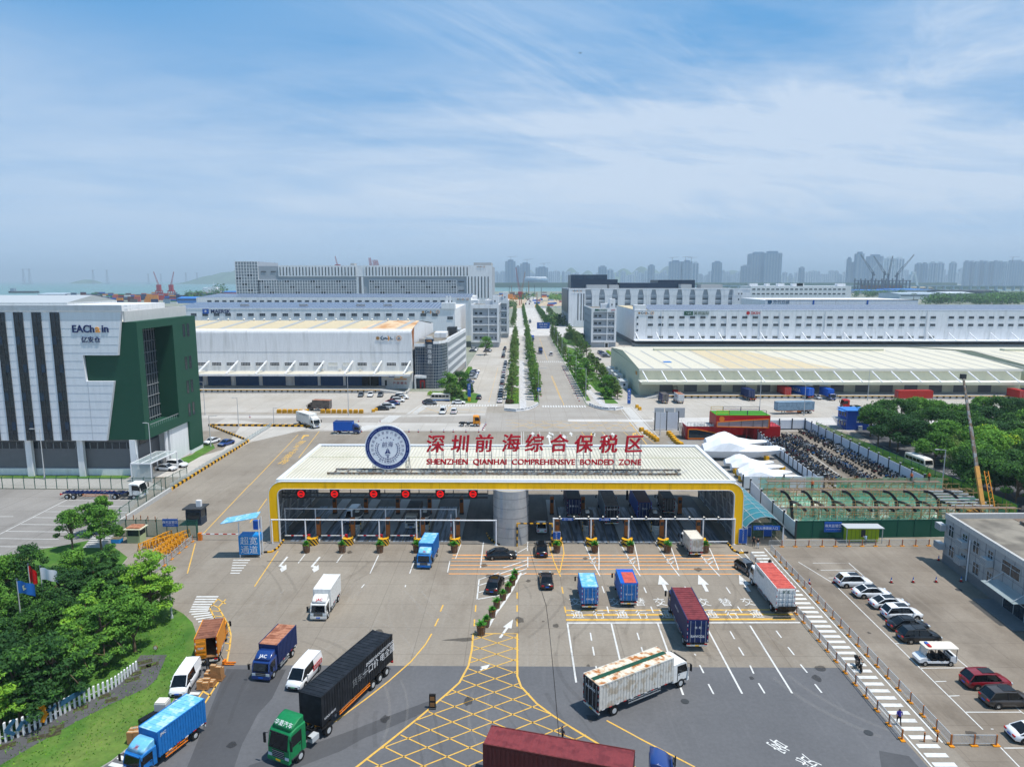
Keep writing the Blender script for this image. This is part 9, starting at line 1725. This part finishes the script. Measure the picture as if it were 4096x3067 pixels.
for i,(x,y0,y1)in enumerate(((525,735,560),(540,740,580),(628,700,620),(668,720,555),(758,740,560),(795,920,680),(865,810,610),(388,640,570),(350,620,580),(660,700,505))):
 p=g('V',x,max(y0,640));Y=min(p.y,1900);X,z=w('V',x,y1,Y);T=thing('piling_rig','dark upright piling mast at the building works up the avenue, %s counted'%ordn(i),'piling rig',(X,Y,0),0,'piling rigs up the avenue');b=MB();b.bar((0,0,0),(0,0,z),1.1,'rust' if i%2 else 'darkgrey');b.obj('mast',T);b=MB();b.bx(-3,3,-3,3,0,3.5,'hazyellow' if i%3 else 't_blue');b.obj('cab',T)
mat('dsteel','4A5560',.6)
X0,_=w('ZD',890,300,2300);X1,z1=w('ZD',1292,245,2300)
T=thing('construction_frame','open steel framed building under construction below four tower cranes','construction',((X0+X1)/2,2300,0));b=MB();n=14
for k in range(n+1):
 for yy in(2300,2340):x=X0+(X1-X0)*k/n;b.bar((x,yy,0),(x,yy,z1+(6 if k%3==0 else 0)),3,'dsteel')
for z in(z1*.3,z1*.65,z1*.95):b.bx(X0-3,X1+3,2298,2342,z,z+2.4,'dsteel');
b.bx(X0+20,X1-20,2310,2338,0,z1*.6,'rust');W0(b,'frame',T)
for i,(xb_,yb_,xt,yt)in enumerate(((992,185,893,36),(1085,182,998,48),(1118,200,1153,48),(1190,195,1325,38))):crane('ZD',xb_,yb_,xt,yt,2280,'luffing tower crane on the steel frame, %s from left'%ordn(i),'dsteel',False,3.)
for i,(v,x,y)in enumerate((('ZC',95,95),('ZC',238,120),('ZC',388,155),('ZC',1520,103),('ZC',1640,98),('ZC',1690,104),('ZD',2120,90))):
 X,z=w(v,x,y,4700);T=thing('roof_crane','tiny crane on top of a far tower, %s from left'%ordn(i),'crane',(X,4700,z-12),0,'tiny cranes on far towers');b=MB();b.bar((0,0,0),(0,0,40),2.2,'dsteel');b.bar((-25,0,38),(45,0,42),1.8,'dsteel');b.obj('mast',T)
T=thing('viaduct','long grey elevated road crossing the right background','viaduct',(1500,2750,0));b=MB();b.bx(420,3400,2740,2766,17,20,'far_c');b.bx(420,3400,2739.5,2740.2,20,21.2,'far_b');W0(b,'deck',T);b=MB();b.bx(-2.2,2.2,0,14,0,17,'far_b');kids(T,b.mesh('pier'),'pier',[(430+k*34,2746,0)for k in range(80)])
X,z=w('ZD',1322,182,2900);T=thing('arch_monument','white pointed bridge pylon right of the steel frame','pylon',(X,2900,0));b=MB();[b.bar((s*z*.33,0,0),(s*z*.06,0,z),7,'far_b')for s in(-1,1)];b.bar((-8,0,z),(8,0,z),8,'far_b');b.obj('leg',T)
T=thing('ferris_wheel','faint big wheel beside the white bridge pylon','ferris wheel',(X+90,3300,0));b=MB();n=28;[b.bar((62*math.cos(2*PI*k/n),0,66+62*math.sin(2*PI*k/n)),(62*math.cos(2*PI*(k+1)/n),0,66+62*math.sin(2*PI*(k+1)/n)),2.,'far_b')for k in range(n)];[b.bar((0,0,66),(62*math.cos(2*PI*k/14),0,66+62*math.sin(2*PI*k/14)),.7,'far_b')for k in range(14)];b.obj('wheel',T);b=MB();[b.bar((s*30,0,0),(0,0,66),3,'far_b')for s in(-1,1)];b.obj('support',T)
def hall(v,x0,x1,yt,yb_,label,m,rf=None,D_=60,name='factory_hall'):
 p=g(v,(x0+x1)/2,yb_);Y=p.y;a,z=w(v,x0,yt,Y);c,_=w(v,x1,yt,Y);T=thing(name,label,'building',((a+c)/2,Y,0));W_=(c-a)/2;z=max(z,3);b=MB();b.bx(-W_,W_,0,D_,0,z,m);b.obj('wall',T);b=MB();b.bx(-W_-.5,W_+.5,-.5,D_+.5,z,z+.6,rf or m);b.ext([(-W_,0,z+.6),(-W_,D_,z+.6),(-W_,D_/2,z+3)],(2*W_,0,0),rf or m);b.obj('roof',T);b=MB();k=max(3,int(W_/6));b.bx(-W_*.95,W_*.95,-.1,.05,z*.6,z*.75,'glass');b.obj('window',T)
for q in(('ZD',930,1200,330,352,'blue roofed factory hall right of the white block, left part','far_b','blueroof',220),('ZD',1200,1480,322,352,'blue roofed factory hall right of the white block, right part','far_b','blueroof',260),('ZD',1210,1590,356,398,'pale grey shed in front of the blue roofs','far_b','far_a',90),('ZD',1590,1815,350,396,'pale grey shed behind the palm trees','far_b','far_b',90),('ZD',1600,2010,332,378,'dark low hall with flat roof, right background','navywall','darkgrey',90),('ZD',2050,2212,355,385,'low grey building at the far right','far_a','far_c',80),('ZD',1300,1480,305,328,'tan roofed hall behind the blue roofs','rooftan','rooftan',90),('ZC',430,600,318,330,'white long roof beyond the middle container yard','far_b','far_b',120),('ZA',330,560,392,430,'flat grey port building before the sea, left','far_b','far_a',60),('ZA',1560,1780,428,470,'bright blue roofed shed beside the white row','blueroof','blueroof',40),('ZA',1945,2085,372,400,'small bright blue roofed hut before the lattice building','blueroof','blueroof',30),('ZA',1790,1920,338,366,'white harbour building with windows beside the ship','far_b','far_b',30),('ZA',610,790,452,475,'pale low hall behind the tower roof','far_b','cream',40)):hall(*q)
T=thing('warehouse','white gabled warehouse roof seen above the office tower at far left','warehouse',(-250,480,0));a,z=w('ZA',-60,440,480);c,z2=w('ZA',590,432,480);b=MB();b.bx(a-60,c,480,540,0,z-2,'wallwhite');b.ext([(c-.01,480,z-2),(c-.01,540,z-2),(c-.01,510,z2+2)],(-(c-a)-60,0,0),'galv');W0(b,'wall',T)
T=thing('moored_ship','white ship superstructure showing above the harbour containers','ship',(w('ZA',1885,300,1900)[0],1900,-1));b=MB();b.prism([(-70,-9),(60,-9),(75,0),(60,9),(-70,9)],0,8,'cranered');b.obj('hull',T);b=MB();b.bx(-30,20,-7,7,8,18,'wallwhite');b.bx(-15,10,-6,6,18,24,'wallwhite');b.bar((0,0,24),(0,0,38),.8,'wallwhite');b.obj('superstructure',T)
cc=['t_navy','t_red','t_maroon','t_cobalt','t_greyblue','t_orange','t_green','t_dusky','t_white','t_navy','t_redroof'];cmn={}
for m_ in set(cc):b=MB();b.bx(-6.1,6.1,-1.22,1.22,0,2.6,m_);ribs(b,-6,6,-1.22,0,2.6,m_,14,-1,.06);cmn[m_]=b.mesh('shipping_container')
cn_={'t_navy':'navy','t_red':'red','t_maroon':'maroon','t_cobalt':'blue','t_greyblue':'grey blue','t_orange':'orange','t_green':'green','t_dusky':'brown grey','t_white':'white','t_redroof':'pale red'}
cnt=0;st_=MB()
def stack(x,y,n,where,force=None):
 global cnt
 for k in range(n):
  m_=force or rg.choice(cc)
  if cnt<290:o=bpy.data.objects.new('shipping_container',cmn[m_]);C.objects.link(o);o.location=(x,y,k*2.6);tag(o,'%s container in the %s tier of the %s'%(cn_[m_],('ground','second','third','fourth','top')[min(k,4)],where),'container','%s containers, %s'%(cn_[m_],where));cnt+=1
  else:st_.bx(x-6.1,x+6.1,y-1.22,y+1.22,k*2.6,k*2.6+2.6,m_)
for x,y,n,f in((-32,1560,4,'t_orange'),(-19,1560,4,'t_orange'),(-6,1570,3,'t_orange')):stack(x,y,n,'middle yard left of the avenue end',f)
for i in range(11):stack(-60+i*13,1500+rg.uniform(-8,8),rg.choice((1,2,3)),'middle yard left of the avenue end')if abs(-60+i*13)>0 and-60+i*13<18 else None
for i in range(10):stack(95+i*13,1550,rg.choice((3,4,5)),'middle yard right of the avenue end')
for i in range(7):stack(130+i*13,1390,rg.choice((2,3,4)),'near yard right of the avenue end','t_white' if i in(0,1)else None)
for j,Y in enumerate((1240,1330,1440,1560,1660)):
 xl,xr_=w('ZA',600 if j<2 else 520,400,Y)[0],w('ZA',1590,400,Y)[0];x=xl
 while x<xr_:
  n=rg.choice((2,3,4,4,5))if j else rg.choice((1,2,3));f=rg.choice(cc)if rg.random()<.5 else None
  stack(x,Y,n,'harbour yard, row %s'%'ABCDE'[j],f);x+=12.6 if rg.random()<.85 else 22
for i in range(22):st_.bx(*(lambda x,y:(x,x+12,y,y+2.4))(w('ZA',1580+i*13,340,1560)[0],1560),0,rg.choice((7.8,10.4,13)),rg.choice(cc))
for i in range(24):x=-120+i*13.;[st_.bx(x-6.1,x+6.1,1680,1682.4,k*2.6,k*2.6+2.6,rg.choice(cc))for k in range(rg.choice((2,3,4,5)))]if not 10<x<60 else None
tag(st_.obj('container_stacks'),'mass of further mixed colour container stacks in the harbour yards','containers',None,'stuff')
for i in range(16):
 x,y=rg.uniform(28,110),rg.uniform(1060,1400);m_=rg.choice(('t_cobalt','hoard','t_redroof','cream','t_blue'));T=thing('site_hut','%s site hut among the earthworks up the avenue, %s counted'%({'t_cobalt':'blue','hoard':'pale','t_redroof':'red','cream':'cream','t_blue':'light blue'}[m_],ordn(i)),'hut',(x,y,0),rg.uniform(-.4,.4),'site huts up the avenue');b=MB();b.bx(-5,5,-2,2,0,2.8,m_);b.obj('wall',T);b=MB();b.bx(-5.2,5.2,-2.2,2.2,2.8,3,'blueroof' if i%2 else 'galv');b.obj('roof',T)
for i in range(9):x,y=rg.uniform(10,24),rg.uniform(1100,1600);smallcar('van',rg.choice(('p_white','p_red','p_blue')),'van','tiny vehicle on the dusty road at the far end of the avenue',(x+(y-1100)*.02,y),90,'tiny vehicles on the far road').scale=(1.6,1.3,1.5)
T=thing('site_fence','pale green panel fence across the right side of the avenue end','fence',(70,1042,0));b=MB();[b.bx(28+k*6,33.8+k*6,1042,1042.2,0,3,'far_b' if k%2 else 'palenet')for k in range(22)];W0(b,'panel',T)
b=MB()
def wood(v,x0,x1,y0,y1,n,s,ms=(D,Mi,De)):
 for i in range(n):
  p=g(v,rg.uniform(x0,x1),rg.uniform(y0,y1));r=s*rg.uniform(.6,1.3)
  leaves(b,(p.x,p.y,r*.8),r,60,r*.22,ms,rg,.3,.8)
wood('ZD',1415,2260,402,440,150,9);wood('ZD',840,1250,345,385,40,9);wood('ZD',1900,2250,385,430,50,10);wood('ZA',1660,1830,418,440,26,10);wood('ZA',1880,1960,395,405,10,16);wood('V',480,760,720,800,22,6);wood('V',1010,1200,770,820,26,7,(Mi,Ol,Fr));wood('V',260,420,900,940,14,7,(D,Ol,De));wood('V',1000,1250,1180,1230,14,6,(D,Ol,De))
tag(b.obj('distant_wood'),'dark green belts of distant trees and shrubs','wood',None,'stuff')
b=MB();b.bx(-300,2500,3960,4100,0,26,'hill');b.bx(600,5200,3300,3420,0,14,'hill');tag(b.obj('far_green_belt'),'flat belt of far greenery across the water','wood',None,'stuff')
i=0
for v,x,yb_,h_ in(('ZD',1705,445,26),('ZD',1880,420,16),('ZD',2000,415,14)):p=g(v,x,yb_);lamp(p.x,p.y,h_*1.4,'pale mast beyond the solar roof, %s from left'%ordn(i),1.5);i+=1
for k in range(7):p=g('ZD',1500+k*60 if k<6 else 1320,408);T=thing('palm_tree','palm tree against the pale sheds, %s from left'%ordn(k),'tree',(p.x,p.y,0),0,'palm trees before the pale sheds');b=MB();b.cyl((0,0,0),(0,0,13),.6,'bark',6,.4);b.obj('trunk',T);b=MB();[b.ext([(0,0,13),(3.2*math.cos(a),3.2*math.sin(a),14.6),(6*math.cos(a),6*math.sin(a),12),(3*math.cos(a+.2),3*math.sin(a+.2),13.9)],(0,0,.2),'leaf_dark')for a in[q*PI/7 for q in range(14)]];b.obj('crown',T)
d=ray('S',2320,213);t_=1500;X,Z=d[0]/d[1]*t_,HC+d[2]/d[1]*t_
T=thing('aeroplane','tiny aeroplane high in the sky right of centre','aeroplane',(X,t_,Z),R(160));b=MB();b.cyl((-3.5,0,0),(3.5,0,0),.45,'darkgrey',8,.25);b.obj('fuselage',T);b=MB();b.prism([(.8,0),(-.6,5),(-1.2,5),(-.6,0),(-1.2,-5),(-.6,-5)],0,.12,'darkgrey');b.obj('wing',T);b=MB();b.ext([(-3.5,0,0),(-2.6,0,0),(-3.5,0,1.3)],(0,.1,0),'darkgrey');b.obj('tail_fin',T)
# ---------------- haze ----------------
hm=bpy.data.materials.new('haze');hm.use_nodes=True;n_=hm.node_tree;n_.nodes.clear();ho=n_.nodes.new('ShaderNodeOutputMaterial');pv=n_.nodes.new('ShaderNodeVolumePrincipled');pv.inputs['Color'].default_value=(.68,.86,1.,1);pv.inputs['Density'].default_value=.00013;pv.inputs['Anisotropy'].default_value=0;n_.links.new(pv.outputs[0],ho.inputs['Volume']);MT['haze']=hm
b=MB();b.bx(-31000,27000,-500,31000,-3,380,'haze');tag(b.obj('haze'),'thin blue haze over the sea and the far city','haze',None,'stuff')
bpy.data.scenes.remove(TXS)
